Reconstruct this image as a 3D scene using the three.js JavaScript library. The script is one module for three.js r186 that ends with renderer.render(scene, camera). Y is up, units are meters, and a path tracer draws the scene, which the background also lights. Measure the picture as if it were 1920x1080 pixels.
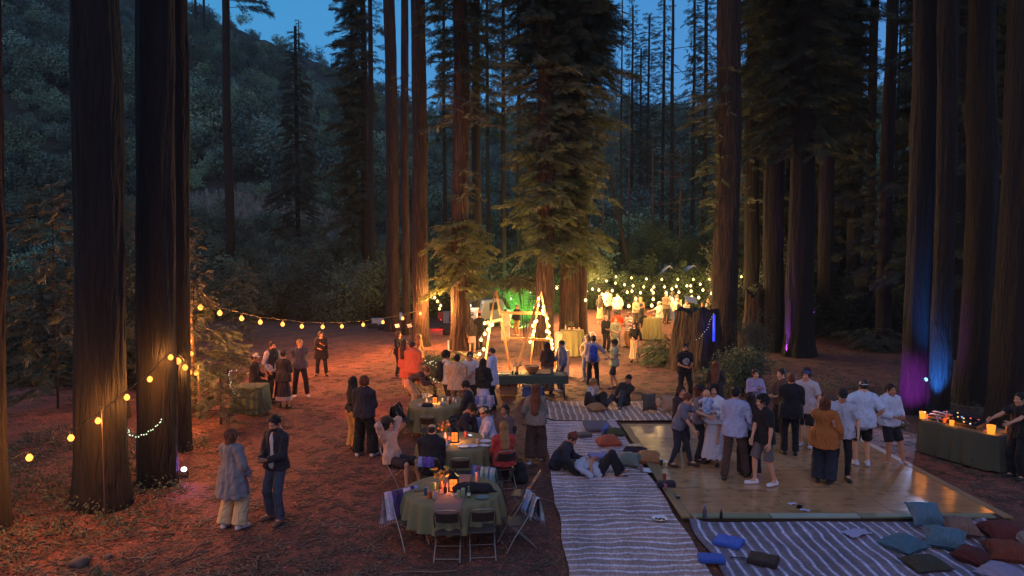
import * as THREE from 'three';
import { RoundedBoxGeometry } from 'three/addons/geometries/RoundedBoxGeometry.js';
import { ImprovedNoise } from 'three/addons/math/ImprovedNoise.js';

// ---------------------------------------------------------------- camera, sky, sun, exposure
const scene = new THREE.Scene();
const FOCAL = 1290, EYE = 4.5, PITCH = Math.atan(60 / FOCAL);
const camera = new THREE.PerspectiveCamera(2 * Math.atan(540 / FOCAL) * 180 / Math.PI, 16 / 9, 0.1, 900);
camera.position.set(0, EYE, 0);
camera.rotation.x = -PITCH;
scene.add(camera);

const SKY_GAIN = 1.0;
{ // clear dusk sky: deep blue overhead, paler towards the horizon, a lavender afterglow on the side behind the camera
  const w = 512, h = 256, data = new Float32Array(w * h * 4);
  for (let j = 0; j < h; j++) for (let i = 0; i < w; i++) {
    const el = ((j + .5) / h - .5) * Math.PI, az = ((i + .5) / w - .5) * 2 * Math.PI;
    const y = Math.sin(el), x = Math.cos(el) * Math.cos(az), z = Math.cos(el) * Math.sin(az);
    const up = Math.pow(Math.max(0, y), .62), back = Math.pow(.5 + .5 * z, 1.4), left = .5 - .5 * x;
    const hz = [.17 - .06 * left, .36 + .06 * left, .78], ze = [.022 - .02 * left, .17 + .12 * left, .56];
    let c = hz.map((v, k) => v + (ze[k] - v) * Math.min(1, up * 1.25));
    const glow = [.44, .37, .60];
    c = c.map((v, k) => (v + (glow[k] - v) * back * .75) * SKY_GAIN);
    data.set([...c, 1], (j * w + i) * 4);
  }
  const sky = new THREE.DataTexture(data, w, h, THREE.RGBAFormat, THREE.FloatType);
  sky.mapping = THREE.EquirectangularReflectionMapping;
  sky.magFilter = sky.minFilter = THREE.LinearFilter;
  sky.needsUpdate = true;
  scene.background = sky; scene.environment = sky;
}
const sun = new THREE.DirectionalLight(0xfae6e2, .36); // the last of the afterglow, from low behind the camera
sun.position.set(-15, 60, 48); sun.target.position.set(0, 0, -25);
sun.castShadow = true; sun.shadow.radius = 60;
Object.assign(sun.shadow.camera, { left: -60, right: 60, top: 60, bottom: -60, far: 200 });
scene.add(sun, sun.target);

const renderer = new THREE.WebGLRenderer({ antialias: true });
renderer.toneMapping = THREE.LinearToneMapping;
renderer.toneMappingExposure = 1;
renderer.shadowMap.enabled = true;
scene.fog = new THREE.FogExp2(0xc4d8dc, .00026);


// ---------------------------------------------------------------- helpers
const R = Math.PI / 180, V = (x, y, z) => new THREE.Vector3(x, y, z);
function rng(seed) { let a = seed >>> 0; return () => { a = (a + 0x6D2B79F5) | 0; let t = Math.imul(a ^ (a >>> 15), 1 | a); t = (t + Math.imul(t ^ (t >>> 7), 61 | t)) ^ t; return ((t ^ (t >>> 14)) >>> 0) / 4294967296; }; }
const perlin = new ImprovedNoise(), noise = (x, y, z) => perlin.noise(x + 57.3, y + 31.7, z + 11.9);
const clamp = (v, a = 0, b = 1) => Math.min(b, Math.max(a, v)), mix = (a, b, t) => a + (b - a) * t;
const smooth = (a, b, v) => { const t = clamp((v - a) / (b - a)); return t * t * (3 - 2 * t); };
// where the line of sight through a spot of the photograph meets a level plane, or a given distance ahead: only used to read off real positions
const cosP = Math.cos(PITCH), sinP = Math.sin(PITCH);
function sight(px, py) { const a = (px - 960) / FOCAL, b = (540 - py) / FOCAL; return [a, b * cosP - sinP, -(b * sinP + cosP)]; }
function on(px, py, h = 0) { const s = sight(px, py), t = (h - EYE) / s[1]; return V(s[0] * t, h, s[2] * t); }
function ahead(px, py, d) { const s = sight(px, py), t = d / -s[2]; return V(s[0] * t, EYE + s[1] * t, -d); }
const headDistance = (py, h) => { const s = sight(960, py); return -s[2] * (h - EYE) / s[1]; };

const taken = {};
function numbered(n) { taken[n] = (taken[n] || 0) + 1; return taken[n] === 1 ? n : n + '_' + String(taken[n] - 1).padStart(3, '0'); }
function tag(o, label, category, group, kind) {
  if (label) o.userData.label = label;
  if (category) o.userData.category = category;
  if (group) o.userData.group = group;
  if (kind) o.userData.kind = kind;
  return o;
}
function thing(name, label, category, pos = [0, 0, 0], turn = 0, group) {
  const o = new THREE.Group(); o.name = numbered(name); scene.add(o);
  if (pos.isVector3) o.position.copy(pos); else o.position.set(...pos);
  o.rotation.y = turn;
  return tag(o, label, category, group);
}
function copyOf(root, pos, turn, label, group) {
  const r = root.clone(); r.name = numbered(root.name.replace(/_\d+$/, '')); scene.add(r);
  r.userData = { ...root.userData };
  if (pos) { if (pos.isVector3) r.position.copy(pos); else r.position.set(...pos); }
  r.rotation.set(0, turn || 0, 0);
  return tag(r, label, null, group);
}
function join(list) { // merges geometries (position, normal, uv; colour where all have one)
  list = list.flat();
  const parts = list.map(g => g.index ? g.toNonIndexed() : g);
  const n = parts.reduce((s, g) => s + g.attributes.position.count, 0), out = new THREE.BufferGeometry();
  const col = parts.every(g => g.attributes.color);
  for (const [k, w] of [['position', 3], ['normal', 3], ['uv', 2], ...(col ? [['color', 3]] : [])]) {
    const a = new Float32Array(n * w); let at = 0;
    for (const g of parts) { const s = g.attributes[k]; if (s) a.set(s.array.subarray(0, s.count * w), at); at += g.attributes.position.count * w; }
    out.setAttribute(k, new THREE.BufferAttribute(a, w));
  }
  return out;
}
function mesh(name, geo, mat, parent) {
  const m = new THREE.Mesh(Array.isArray(geo) ? (geo.length === 1 ? geo[0] : join(geo)) : geo, mat);
  m.castShadow = m.receiveShadow = true;
  if (parent) { m.name = name; parent.add(m); } else { m.name = numbered(name); scene.add(m); }
  return m;
}
const put = (g, x = 0, y = 0, z = 0, rx = 0, ry = 0, rz = 0, s = 1) => g.applyMatrix4(new THREE.Matrix4().compose(V(x, y, z), new THREE.Quaternion().setFromEuler(new THREE.Euler(rx, ry, rz)), Array.isArray(s) ? V(...s) : V(s, s, s)));
const box = (w, h, d, r = Math.min(w, h, d) * .12) => new RoundedBoxGeometry(w, h, d, 2, r);
const tri = (w, h, d, ...a) => put(box(w, h, d), ...a);
function rod(a, b, r0, r1 = r0, seg = 8) { // straight tapered rod from a to b
  a = a.isVector3 ? a : V(...a); b = b.isVector3 ? b : V(...b);
  const d = b.clone().sub(a), g = new THREE.CylinderGeometry(r1, r0, d.length(), seg, 1);
  g.applyQuaternion(new THREE.Quaternion().setFromUnitVectors(V(0, 1, 0), d.clone().normalize()));
  return g.translate((a.x + b.x) / 2, (a.y + b.y) / 2, (a.z + b.z) / 2);
}
const tube = (pts, r, n = pts.length * 6, seg = 7, closed = false) => new THREE.TubeGeometry(new THREE.CatmullRomCurve3(pts.map(p => p.isVector3 ? p : V(...p)), closed, 'centripetal'), n, r, seg, closed);
const lathe = (prof, seg = 20) => new THREE.LatheGeometry(prof.map(p => new THREE.Vector2(...p)), seg);
const ball = (r, x = 0, y = 0, z = 0, s = [1, 1, 1], n = 12) => new THREE.SphereGeometry(r, n, Math.round(n * .7)).scale(...s).translate(x, y, z);

const mats = new Map();
function M(color, rough = .85, extra = {}) {
  const key = color + '|' + rough + '|' + JSON.stringify(extra, (k, v) => v && v.isTexture ? v.uuid : v);
  if (!mats.has(key)) mats.set(key, new (extra.transmission || extra.clearcoat || extra.sheen ? THREE.MeshPhysicalMaterial : THREE.MeshStandardMaterial)({ color, roughness: rough, ...extra }));
  return mats.get(key);
}
const glowing = (rgb, gain) => { const m = new THREE.MeshStandardMaterial({ color: 0x222222, roughness: .5 }); m.emissive.setRGB(...rgb); m.emissiveIntensity = gain; return m; };

// tileable value noise for textures
function tileNoise(seed) {
  const perm = new Float32Array(4096), r = rng(seed); for (let i = 0; i < 4096; i++) perm[i] = r();
  const at = (i, j, fu, fv) => perm[((((i % fu) + fu) % fu) * 61 + (((j % fv) + fv) % fv) * 977 + seed * 13) & 4095];
  const f = (u, v, fu, fv) => { const x = u * fu, y = v * fv, i = Math.floor(x), j = Math.floor(y); let a = x - i, b = y - j; a = a * a * (3 - 2 * a); b = b * b * (3 - 2 * b); return mix(mix(at(i, j, fu, fv), at(i + 1, j, fu, fv), a), mix(at(i, j + 1, fu, fv), at(i + 1, j + 1, fu, fv), a), b); };
  f.fbm = (u, v, fu, fv, o = 4) => { let s = 0, w = .5, t = 0; for (let k = 0; k < o; k++) { s += w * f(u, v, fu << k, fv << k); t += w; w *= .55; } return s / t; };
  return f;
}
function texture(w, h, fn, repeat = [1, 1]) { // fn(u, v) -> [r, g, b (sRGB 0..1), height 0..1]
  const c = new Uint8Array(w * h * 4), b = new Uint8Array(w * h * 4);
  for (let j = 0; j < h; j++) for (let i = 0; i < w; i++) { const p = fn((i + .5) / w, (j + .5) / h), k = (j * w + i) * 4; for (let q = 0; q < 3; q++) { c[k + q] = clamp(p[q]) * 255; b[k + q] = clamp(p[3] ?? 0) * 255; } c[k + 3] = b[k + 3] = 255; }
  const make = (d, srgb) => { const t = new THREE.DataTexture(d, w, h); t.wrapS = t.wrapT = THREE.RepeatWrapping; t.magFilter = t.minFilter = THREE.LinearFilter; t.repeat.set(...repeat); if (srgb) t.colorSpace = THREE.SRGBColorSpace; t.needsUpdate = true; return t; };
  return { map: make(c, true), bumpMap: make(b, false) };
}

// ---------------------------------------------------------------- terrain
const RIDGE = [[-1.6, .56, 150], [-.75, .47, 150], [-.45, .345, 165], [-.36, .31, 175], [-.24, .262, 190], [-.186, .235, 205], [-.108, .205, 230], [0, .208, 235], [.155, .212, 235], [.264, .212, 230], [.42, .22, 220], [.527, .232, 210], [.6, .27, 200], [.75, .33, 190], [1.6, .40, 190]];
function ridge(u) { for (let i = 1; i < RIDGE.length; i++) if (u <= RIDGE[i][0] || i === RIDGE.length - 1) { const a = RIDGE[i - 1], b = RIDGE[i], t = clamp((u - a[0]) / (b[0] - a[0])); return [mix(a[1], b[1], t), mix(a[2], b[2], t)]; } }
function groundY(x, z) {
  const d = Math.max(1, -z);
  let y = .035 * noise(x * .5, 3, z * .5) + .05 * noise(x * .13, 7, z * .13);
  y += .55 * smooth(-5.8, -9.5, x + .12 * (z + 12)) * smooth(-2, -9, z) * smooth(-30, -16, z) * (.6 + .5 * noise(x * .3, 1, z * .3)); // low bank by the left redwoods
  y += .95 * smooth(33, 43, d) * smooth(.5, 4.5, x) * smooth(30, 18, x); // the party ground rises gently towards the back right
  if (d > 36) {
    const u = clamp(x / d, -1.6, 1.6), [tan, D] = ridge(u), top = tan * D + EYE, start = mix(47, 55, smooth(-.35, .05, u));
    const t = clamp((d - start) / (D - start), 0, 1.25);
    y += top * (t < 1 ? (.8 * t + .2 * t * t) : 1 - (t - 1) * .5) * smooth(start - 4, start + 14, d) + (t > .02 ? noise(x * .03, 2, z * .03) * 3.5 * Math.min(1, t * 3) * (1 - smooth(.8, 1, t) * .8) : 0);
  }
  return y;
}
// ground material: redwood duff and wood chips
const nz1 = tileNoise(3), nz2 = tileNoise(17);
const duff = texture(1024, 1024, (u, v) => {
  const a = nz1.fbm(u, v, 6, 6, 3), chip = nz2(u + .03 * nz1(u, v, 9, 9), v, 150, 90), chip2 = nz1(u, v + .02 * nz2(u, v, 13, 13), 70, 190), f = nz2.fbm(u, v, 128, 128, 3);
  let l = .255 + .15 * a + .16 * (chip - .5) + .15 * (chip2 - .5) + .13 * (f - .5);
  const pale = smooth(.80, .92, chip * .6 + chip2 * .4) * .35; l += pale;
  return [l * 1.12 + .03, l * .78, l * .67, .25 + .4 * chip * chip2 + .35 * f];
}, [1 / 3.1, 1 / 3.1]);
{
  const xs = [], zs = [];
  for (let t = -1; t <= 1.0001; t += 1 / 80) xs.push(Math.sign(t) * (26 * Math.abs(t) + 360 * Math.pow(Math.abs(t), 4)));
  for (let t = 0; t <= 1.0001; t += 1 / 130) zs.push(18 - 58 * t - 240 * Math.pow(t, 3.2));
  const pos = [], uv = [], col = [], idx = [], nx = xs.length;
  for (const z of zs) for (const x of xs) {
    const y = groundY(x, z), d = -z, u = x / Math.max(20, d);
    pos.push(x, y, z); uv.push(x, -z);
    const hill = smooth(43, 52, d + 3 * noise(x * .1, 0, z * .1)), meadow = smooth(7, 3, Math.hypot((x + 25) * .45, d - 68));
    const n = .85 + .28 * noise(x * .22, 5, z * .22);
    const duffC = [.98 * n, .76 * n, .66 * n], grass = [.10 * n, .30 * n, .20 * n], dry = [1.3, 2.5, 2.5];
    for (let k = 0; k < 3; k++) col.push(mix(mix(duffC[k], grass[k], hill), dry[k], meadow));
  }
  for (let j = 0; j + 1 < zs.length; j++) for (let i = 0; i + 1 < nx; i++) { const a = j * nx + i, b = a + 1, c = a + nx, d = c + 1; idx.push(a, b, c, b, d, c); }
  const g = new THREE.BufferGeometry();
  g.setAttribute('position', new THREE.Float32BufferAttribute(pos, 3)); g.setAttribute('uv', new THREE.Float32BufferAttribute(uv, 2)); g.setAttribute('color', new THREE.Float32BufferAttribute(col, 3));
  g.setIndex(idx); g.computeVertexNormals();
  tag(mesh('ground', g, M(0xffffff, .97, { ...duff, bumpScale: .03, vertexColors: true })), null, null, null, 'structure');
}
// litter: chips, twigs and fallen needle sprays over the near ground
{
  const r = rng(71), leaf = [];
  for (let k = 0; k < 5; k++) leaf.push(put(box(.16 * (.4 + r()), .008, .018 + .012 * r(), .003), (r() - .5) * .3, .005, (r() - .5) * .3, 0, r() * 3, (r() - .5) * .25));
  const g = join(leaf), n = 8500, im = new THREE.InstancedMesh(g, M(0xffffff, .9), n), m = new THREE.Matrix4(), c = new THREE.Color();
  for (let i = 0; i < n; i++) {
    let x, z, tries = 0;
    do { const t = r(); z = -8.2 - 32 * Math.pow(t, 1.6); x = (r() - .5) * 1.7 * Math.abs(z); } while (tries++ < 20 && x > .6 && x < 8.7 && z > -21);
    const s = .35 + .75 * r();
    m.compose(V(x, groundY(x, z) + .006, z), new THREE.Quaternion().setFromEuler(new THREE.Euler(0, r() * 6.3, 0)), V(s, s, s)); im.setMatrixAt(i, m);
    const v = .035 + .1 * r() * r(); im.setColorAt(i, c.setRGB(v * 1.25, v * .85, v * .62));
  }
  im.name = 'leaf_litter'; im.receiveShadow = true; scene.add(im);
  tag(im, 'brown twigs, chips and needles scattered over the forest floor', 'leaf litter', null, 'stuff');
}

{ // fallen branches and sticks
  const r = rng(77), sticks = [0, 1, 2].map(k => tube([[-.5, 0, 0], [-.2, .03, .04 * (k - 1)], [.15, .05, .06], [.5, .02, -.05 * k]], .014, 12, 5)), cps = sticks.map(() => []), m = new THREE.Matrix4();
  for (let i = 0; i < 230; i++) { let x, z, q = 0; do { z = -8.5 - 36 * Math.pow(r(), 1.4); x = (r() - .5) * 1.6 * Math.abs(z); } while (q++ < 20 && x > .5 && x < 8.8 && z > -21.5); const s = .25 + .7 * r() * r(); cps[i % 3].push(new THREE.Matrix4().compose(V(x, groundY(x, z) + .012, z), new THREE.Quaternion().setFromEuler(new THREE.Euler(0, r() * 6.3, (r() - .5) * .1)), V(s, s * .9, s))); }
  const o = new THREE.Group(); o.name = 'fallen_twigs'; scene.add(o); tag(o, 'fallen twigs and sticks lying about the forest floor', 'twigs', null, 'stuff');
  sticks.forEach((g, k) => { const im = new THREE.InstancedMesh(g, M([0x5a4238, 0x6f5a4c, 0x40302a][k], .95), cps[k].length); cps[k].forEach((q, i) => im.setMatrixAt(i, q)); im.name = 'twigs'; im.castShadow = im.receiveShadow = true; im.userData.kind = 'stuff'; o.add(im); });
}
// ---------------------------------------------------------------- redwoods
const barkTex = texture(512, 1024, (u, v) => {
  const wob = .10 * nz1.fbm(u, v, 3, 6, 3), strip = nz2.fbm(u + wob, v, 22, 4, 3), fine = nz1.fbm(u + wob, v, 90, 12, 3), crack = smooth(.34, .54, strip);
  const l = .30 + .16 * crack + .34 * (fine - .5) + .12 * (nz2.fbm(u, v, 4, 5, 3) - .5);
  return [l * 1.06, l * .84, l * .72, crack * .65 + .35 * fine];
}, [1 / 1.1, 1 / 3.2]);
const barkLit = M(0xa8937f, .95, { ...barkTex, bumpScale: .09 }), bark = M(0x786a61, .95, { ...barkTex, bumpScale: .09 }), barkPale = M(0xd0c8c4, .95, { ...barkTex, bumpScale: .03 }), barkDark = M(0x383230, .95, { ...barkTex, bumpScale: .05 });  // one bark: lamplight put into the barkLit colour, dusk shade into barkDark
function trunkGeo(r, h, seed, { seg = 36, rings = 40, flare = .35, ridgeDepth = .07, taper = .55, lean = [0, 0], jag = 0 } = {}) {
  const pos = [], uv = [], idx = [], rr = rng(seed), so = rr() * 100, burls = Array.from({ length: 5 }, () => [rr() * 6.3, rr() * Math.min(12, h * .7), .3 + .9 * rr(), .05 + .16 * rr()]);
  for (let j = 0; j <= rings; j++) {
    const t = j / rings, y = -.35 + (h + .35) * Math.pow(t, 1.25);
    for (let i = 0; i <= seg; i++) {
      const a = (i % seg) / seg * Math.PI * 2, c = Math.cos(a), s = Math.sin(a), q = Math.max(0, y) / h;
      const k = 2.2, n1 = noise(c * k + so, y * .3, s * k), n2 = noise(c * 7 + so, y * .5, s * 7 + 9), n3 = noise(c * 17 + so, y * 1.1, s * 17);
      let rad = r * (1 - (1 - taper) * q) * (1 + ridgeDepth * (1.6 * n1 - 1.2 * Math.abs(n2) + .7 * n3));
      rad += r * flare * Math.exp(-Math.max(0, y) / (r * 1.5)) * (1 + .9 * noise(c * 1.7 + so, 2, s * 1.7));
      const yy = y + (jag && j >= rings - 2 ? jag * (noise(c * 2.2 + so, 9, s * 2.2) + .5 * n2) : 0);
      const bx = r * .5 * noise(so, y * .09, 3) * Math.min(1, y / 4), bz = r * .4 * noise(so, y * .08, 8) * Math.min(1, y / 4); for (const [ba, by, bs, bh] of burls) { const da = Math.atan2(Math.sin(a - ba), Math.cos(a - ba)); rad += r * bh * Math.exp(-da * da * 5 - (y - by) * (y - by) / (bs * bs)); }
      pos.push(c * rad + lean[0] * y + bx, yy, s * rad + lean[1] * y + bz); uv.push(i / seg * Math.max(1, Math.round(2 * Math.PI * r / 1.1)) * 1.1, y);
    }
  }
  for (let j = 0; j < rings; j++) for (let i = 0; i < seg; i++) { const a = j * (seg + 1) + i, b = a + 1, c = a + seg + 1, d = c + 1; idx.push(a, c, b, b, c, d); }
  if (jag) { const base = pos.length / 3; let y0 = 0; for (let i = 0; i < seg; i++) y0 += pos[(rings * (seg + 1) + i) * 3 + 1] / seg; pos.push(0, y0 - .12, 0); uv.push(0, 0); for (let i = 0; i < seg; i++) idx.push(rings * (seg + 1) + i, base, rings * (seg + 1) + i + 1); }
  const g = new THREE.BufferGeometry();
  g.setAttribute('position', new THREE.Float32BufferAttribute(pos, 3)); g.setAttribute('uv', new THREE.Float32BufferAttribute(uv, 2)); g.setIndex(idx); g.computeVertexNormals();
  return g;
}
function sprayGeo(seed, twigs = 6, wide = .25, lw = .034, n = 3) { // a flat drooping conifer spray, 1 m long: side twigs set with short leaf faces
  const r = rng(seed), pos = [], idx = [];
  const blade = (a, d, len, w) => { const k = pos.length / 3, s = V(-d.z, (r() - .5) * .7, d.x).normalize().multiplyScalar(w / 2), m = a.clone().addScaledVector(d, len * .5), e = a.clone().addScaledVector(d, len); e.y -= len * .14; pos.push(a.x, a.y, a.z, m.x + s.x, m.y + s.y, m.z + s.z, e.x, e.y, e.z, m.x - s.x, m.y - s.y, m.z - s.z); idx.push(k, k + 1, k + 2, k, k + 2, k + 3); };
  const twig = (o, d, L, m) => { blade(o, d, L, lw * .5); for (let q = 0; q < m; q++) { const t = (q + .5) / m, p = o.clone().addScaledVector(d, L * t); p.y -= L * .16 * t * t; for (const s of [-1, 1]) { const dd = d.clone().applyAxisAngle(V(0, 1, 0), s * (50 + 25 * (r() - .5)) * R); dd.y += .35 * (r() - .5) - .1; blade(p, dd.normalize(), (.075 + .06 * r()) * (1.15 - .5 * t), lw * (.8 + .5 * r())); } } };
  for (let k = 0; k < twigs; k++) { const t = (k + .3) / twigs, o = V(t * .9, -.14 * t * t, 0); for (const s of [-1, 1]) { const ang = (46 + 24 * (r() - .5)) * R; twig(o, V(Math.cos(ang), -.05 + .25 * (r() - .5), s * Math.sin(ang)).normalize(), wide * (.5 + .55 * Math.sin(Math.PI * Math.min(1, t * .8 + .2))) * (.7 + .5 * r()), n); } }
  twig(V(0, 0, 0), V(1, -.1, 0).normalize(), 1, n * 2);
  const g = new THREE.BufferGeometry(); g.setAttribute('position', new THREE.Float32BufferAttribute(pos, 3)); g.setIndex(idx); g.computeVertexNormals(); return g;
}
function clusterGeo(seed, n = 16, size = .16, narrow = .55) { // a loose cluster of broad leaves within a unit ball
  const r = rng(seed), pos = [], idx = [];
  for (let k = 0; k < n; k++) {
    const c = V(r() - .5, r() - .5, r() - .5).normalize().multiplyScalar(.5 * Math.cbrt(r())), d = V(r() - .5, r() * .8 - .3, r() - .5).normalize(), s = V(r() - .5, r() - .5, r() - .5).cross(d).normalize().multiplyScalar(size * narrow * .5), L = size * (.7 + .6 * r()), b = pos.length / 3;
    const m = c.clone().addScaledVector(d, L * .5), e = c.clone().addScaledVector(d, L);
    pos.push(c.x, c.y, c.z, m.x + s.x, m.y + s.y, m.z + s.z, e.x, e.y - L * .15, e.z, m.x - s.x, m.y - s.y, m.z - s.z); idx.push(b, b + 1, b + 2, b, b + 2, b + 3);
  }
  const g = new THREE.BufferGeometry(); g.setAttribute('position', new THREE.Float32BufferAttribute(pos, 3)); g.setIndex(idx); g.computeVertexNormals(); return g;
}
const SPRAY = [sprayGeo(5), sprayGeo(6, 5, .32, .036, 4), sprayGeo(7, 7, .20, .032, 3)], CLUSTER = [clusterGeo(11), clusterGeo(12, 14, .2, .5), clusterGeo(13, 22, .13, .45)], CLUMP = clusterGeo(15, 150, .13, .62);
const leafMat = M(0xffffff, .8, { transmission: .35, thickness: 0, side: THREE.DoubleSide }), leafFar = M(0xffffff, .9, { side: THREE.DoubleSide });
class Copies { // collects placed and tinted copies for one InstancedMesh
  constructor() { this.m = []; this.c = []; }
  add(p, q, s, c) { this.m.push(new THREE.Matrix4().compose(p, q, Array.isArray(s) ? V(...s) : V(s, s, s))); this.c.push(c); }
  build(name, geo, mat, parent) {
    const im = new THREE.InstancedMesh(geo, mat, this.m.length), c = new THREE.Color();
    this.m.forEach((m, i) => { im.setMatrixAt(i, m); im.setColorAt(i, c.setRGB(...this.c[i])); });
    im.castShadow = im.receiveShadow = true; im.name = parent ? name : numbered(name); im.userData.kind = 'stuff'; (parent || scene).add(im); return im;
  }
}
const turnTo = (d, roll = 0) => { const x = d.clone().normalize(), z = V(x.z, 0, -x.x); if (z.lengthSq() < 1e-4) z.set(0, 0, 1); z.normalize().negate(); const y = z.clone().cross(x); return new THREE.Quaternion().setFromRotationMatrix(new THREE.Matrix4().makeBasis(x, y, z)).multiply(new THREE.Quaternion().setFromAxisAngle(V(1, 0, 0), roll)); };
const tint = (r, base, vary = .35) => { const v = 1 + vary * (r() * 2 - 1), w = 1 + .25 * (r() - .5); return [base[0] * v * w, base[1] * v, base[2] * v / w]; };
// branches with sprays between heights y0 and y1; reach(t) is their length, t running from 0 at y0 to 1 at y1
function crown(tree, { y0, y1, reach, per = 7, size = .8, sprays = 9, color = [.05, .075, .03], seed = 1, drop = -.25, from = .2, side = null, far = false, wood = true, lean = [0, 0], name = 'crown', twig = .02 }) {
  const r = rng(seed), cps = [0, 1, 2].map(() => new Copies()), limbs = [], n = Math.round((y1 - y0) * per);
  for (let k = 0; k < n; k++) {
    const t = (k + r()) / n, y = mix(y0, y1, t), tier = .5 + .5 * Math.sin(y * 2.1 + seed) , L = reach(t) * (.35 + .95 * r() * (.35 + .65 * tier)), az = side ? side[0] + (r() - .5) * side[1] : k * 2.4 + r() * 1.2, dp = drop * .7 * (.4 + 1.1 * r()) * (1.1 - .7 * t);
    const o = V(lean[0] * y, y, lean[1] * y), at = s => V(o.x + Math.cos(az) * L * s, y + L * s * (.18 * (1 - s)) + dp * L * s * s, o.z + Math.sin(az) * L * s), end = at(1);
    if (wood && L > .7) { const m = at(.5); limbs.push(rod(o, m, twig * (.6 + L * .25), twig * .5, 5), rod(m, end, twig * .5, twig * .2, 4)); }
    const ns = Math.max(2, Math.round(sprays * L * .68));
    for (let i = 0; i < ns; i++) {
      const s = mix(from, 1, Math.pow((i + r()) / ns, .8)), p = at(s).add(V((r() - .5) * .2, (r() - .5) * .16, (r() - .5) * .2)), d = at(Math.min(1.05, s + .1)).sub(at(s - .05)).normalize();
      d.applyAxisAngle(V(0, 1, 0), (r() - .5) * 3.4 * (1.1 - s * .45)); d.y = d.y * .5 + .55 * (r() - .62);
      cps[Math.floor(r() * 3)].add(p, turnTo(d, (r() - .5) * 2.6), size * .82 * (.5 + .75 * r()), tint(r, color));
    }
  }
  cps.forEach((c, i) => c.m.length && c.build(name, SPRAY[i], far ? leafFar : leafMat, tree));
  if (limbs.length) mesh('branches', limbs, barkDark, tree).userData.kind = 'stuff';
}
const TREES = {};
function tree(key, px, d, r, h, label, opt = {}) {
  const p = ahead(px, 480, d), y = opt.base ?? groundY(p.x, p.z), t = thing(opt.name || 'redwood_tree', label, 'tree', [p.x, y, p.z], 0, opt.group);
  mesh('trunk', trunkGeo(r, h, px, opt.trunk), opt.bark || bark, t);
  for (const c of opt.crowns || []) crown(t, { seed: px + d, lean: opt.trunk?.lean, ...c });
  TREES[key] = t; return t;
}
const near = { seg: 72, rings: 90, flare: .42 }, midT = { seg: 40, rings: 56, flare: .3 }, farT = { seg: 14, rings: 20, flare: .15, ridgeDepth: .05 };
const GREEN = [.055, .07, .03], DARK = [.026, .038, .022], LAMPLIT = [.105, .125, .025];  // one leaf colour: lamplight put into the brightest tint, shade into the darkest
// left, close to the camera
const highCrown = (y0, y1, rad, seed) => ({ y0, y1, reach: t => rad * (1 - .6 * t) + .5, per: 5, sprays: 13, size: 1.25, color: DARK, seed, far: true, wood: false });
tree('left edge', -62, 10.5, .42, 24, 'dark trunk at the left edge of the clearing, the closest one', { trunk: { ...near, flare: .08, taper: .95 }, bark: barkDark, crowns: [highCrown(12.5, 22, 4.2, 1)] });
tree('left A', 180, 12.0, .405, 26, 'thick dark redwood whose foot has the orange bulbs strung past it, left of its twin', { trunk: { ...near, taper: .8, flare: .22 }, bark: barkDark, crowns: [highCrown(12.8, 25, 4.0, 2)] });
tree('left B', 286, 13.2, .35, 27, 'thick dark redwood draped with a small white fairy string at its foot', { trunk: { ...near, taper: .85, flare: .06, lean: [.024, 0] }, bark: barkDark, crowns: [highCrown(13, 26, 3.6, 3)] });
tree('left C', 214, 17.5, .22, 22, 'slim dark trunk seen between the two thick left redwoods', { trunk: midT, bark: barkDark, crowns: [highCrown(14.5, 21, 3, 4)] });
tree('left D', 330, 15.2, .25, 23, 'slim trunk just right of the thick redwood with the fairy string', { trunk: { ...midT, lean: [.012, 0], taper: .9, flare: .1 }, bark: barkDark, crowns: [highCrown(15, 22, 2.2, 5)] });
// on the slope, left
tree('slope A', 431, 52, .34, 30, 'single straight trunk on the left slope with two branches against the sky', { trunk: { ...midT, taper: .7 }, bark: barkDark, crowns: [{ y0: 21.5, y1: 24.6, reach: () => 3.1, per: 2.0, side: [0, .5], sprays: 20, size: .9, color: DARK, drop: -.1 }] });
tree('slope B', 560, 58, .22, 20, 'dark narrow fir standing alone on the left slope above the pale clearing', { name: 'fir_tree', trunk: farT, bark: barkDark, crowns: [{ y0: 2.8, y1: 19.6, reach: t => 2.6 * (1 - t) + .25, per: 9, sprays: 11, size: 1.0, color: [.022, .032, .022], far: true }] });
tree('slope C', 588, 88, .14, 13, 'thin dead snag on the left slope', { name: 'dead_tree', trunk: { ...farT, taper: .2 }, bark: barkPale });
tree('ridge', 566, 178, .3, 9, 'small lone tree on the crest of the left ridge', { name: 'pine_tree', trunk: { ...farT, taper: .3 }, bark: barkDark, crowns: [{ y0: 2.5, y1: 9, reach: t => 1.9 * (1 - t) + .3, per: 3, sprays: 5, size: 1.1, color: DARK, far: true }] });
for (const [px, h, l] of [[392, 11, 'left'], [376, 9, 'right']]) tree('ridge ' + px, px, 150, .3, h + 14, `bare pole of a tree on the ridge by the left trunks, the ${l === 'left' ? 'taller' : 'shorter'} of two`, { name: 'dead_tree', trunk: { ...farT, taper: .5 }, bark: barkDark });
tree('grove A', 684, 50, .30, 28, 'leafy conifer left of the grove with a ragged crown against the sky', { trunk: midT, bark: barkDark, crowns: [{ y0: 5, y1: 24, reach: t => 2.6 - .6 * t, per: 11, sprays: 14, size: .9, color: DARK, far: true, side: [Math.PI, 3.4] }] });
tree('grove B', 698, 47, .22, 28, 'slim trunk between the leafy conifer and the red lit pair', { trunk: midT, bark: barkDark, crowns: [{ y0: 17, y1: 26, reach: () => 1.6, per: 3.4, sprays: 9, color: DARK, far: true }] });
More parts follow.
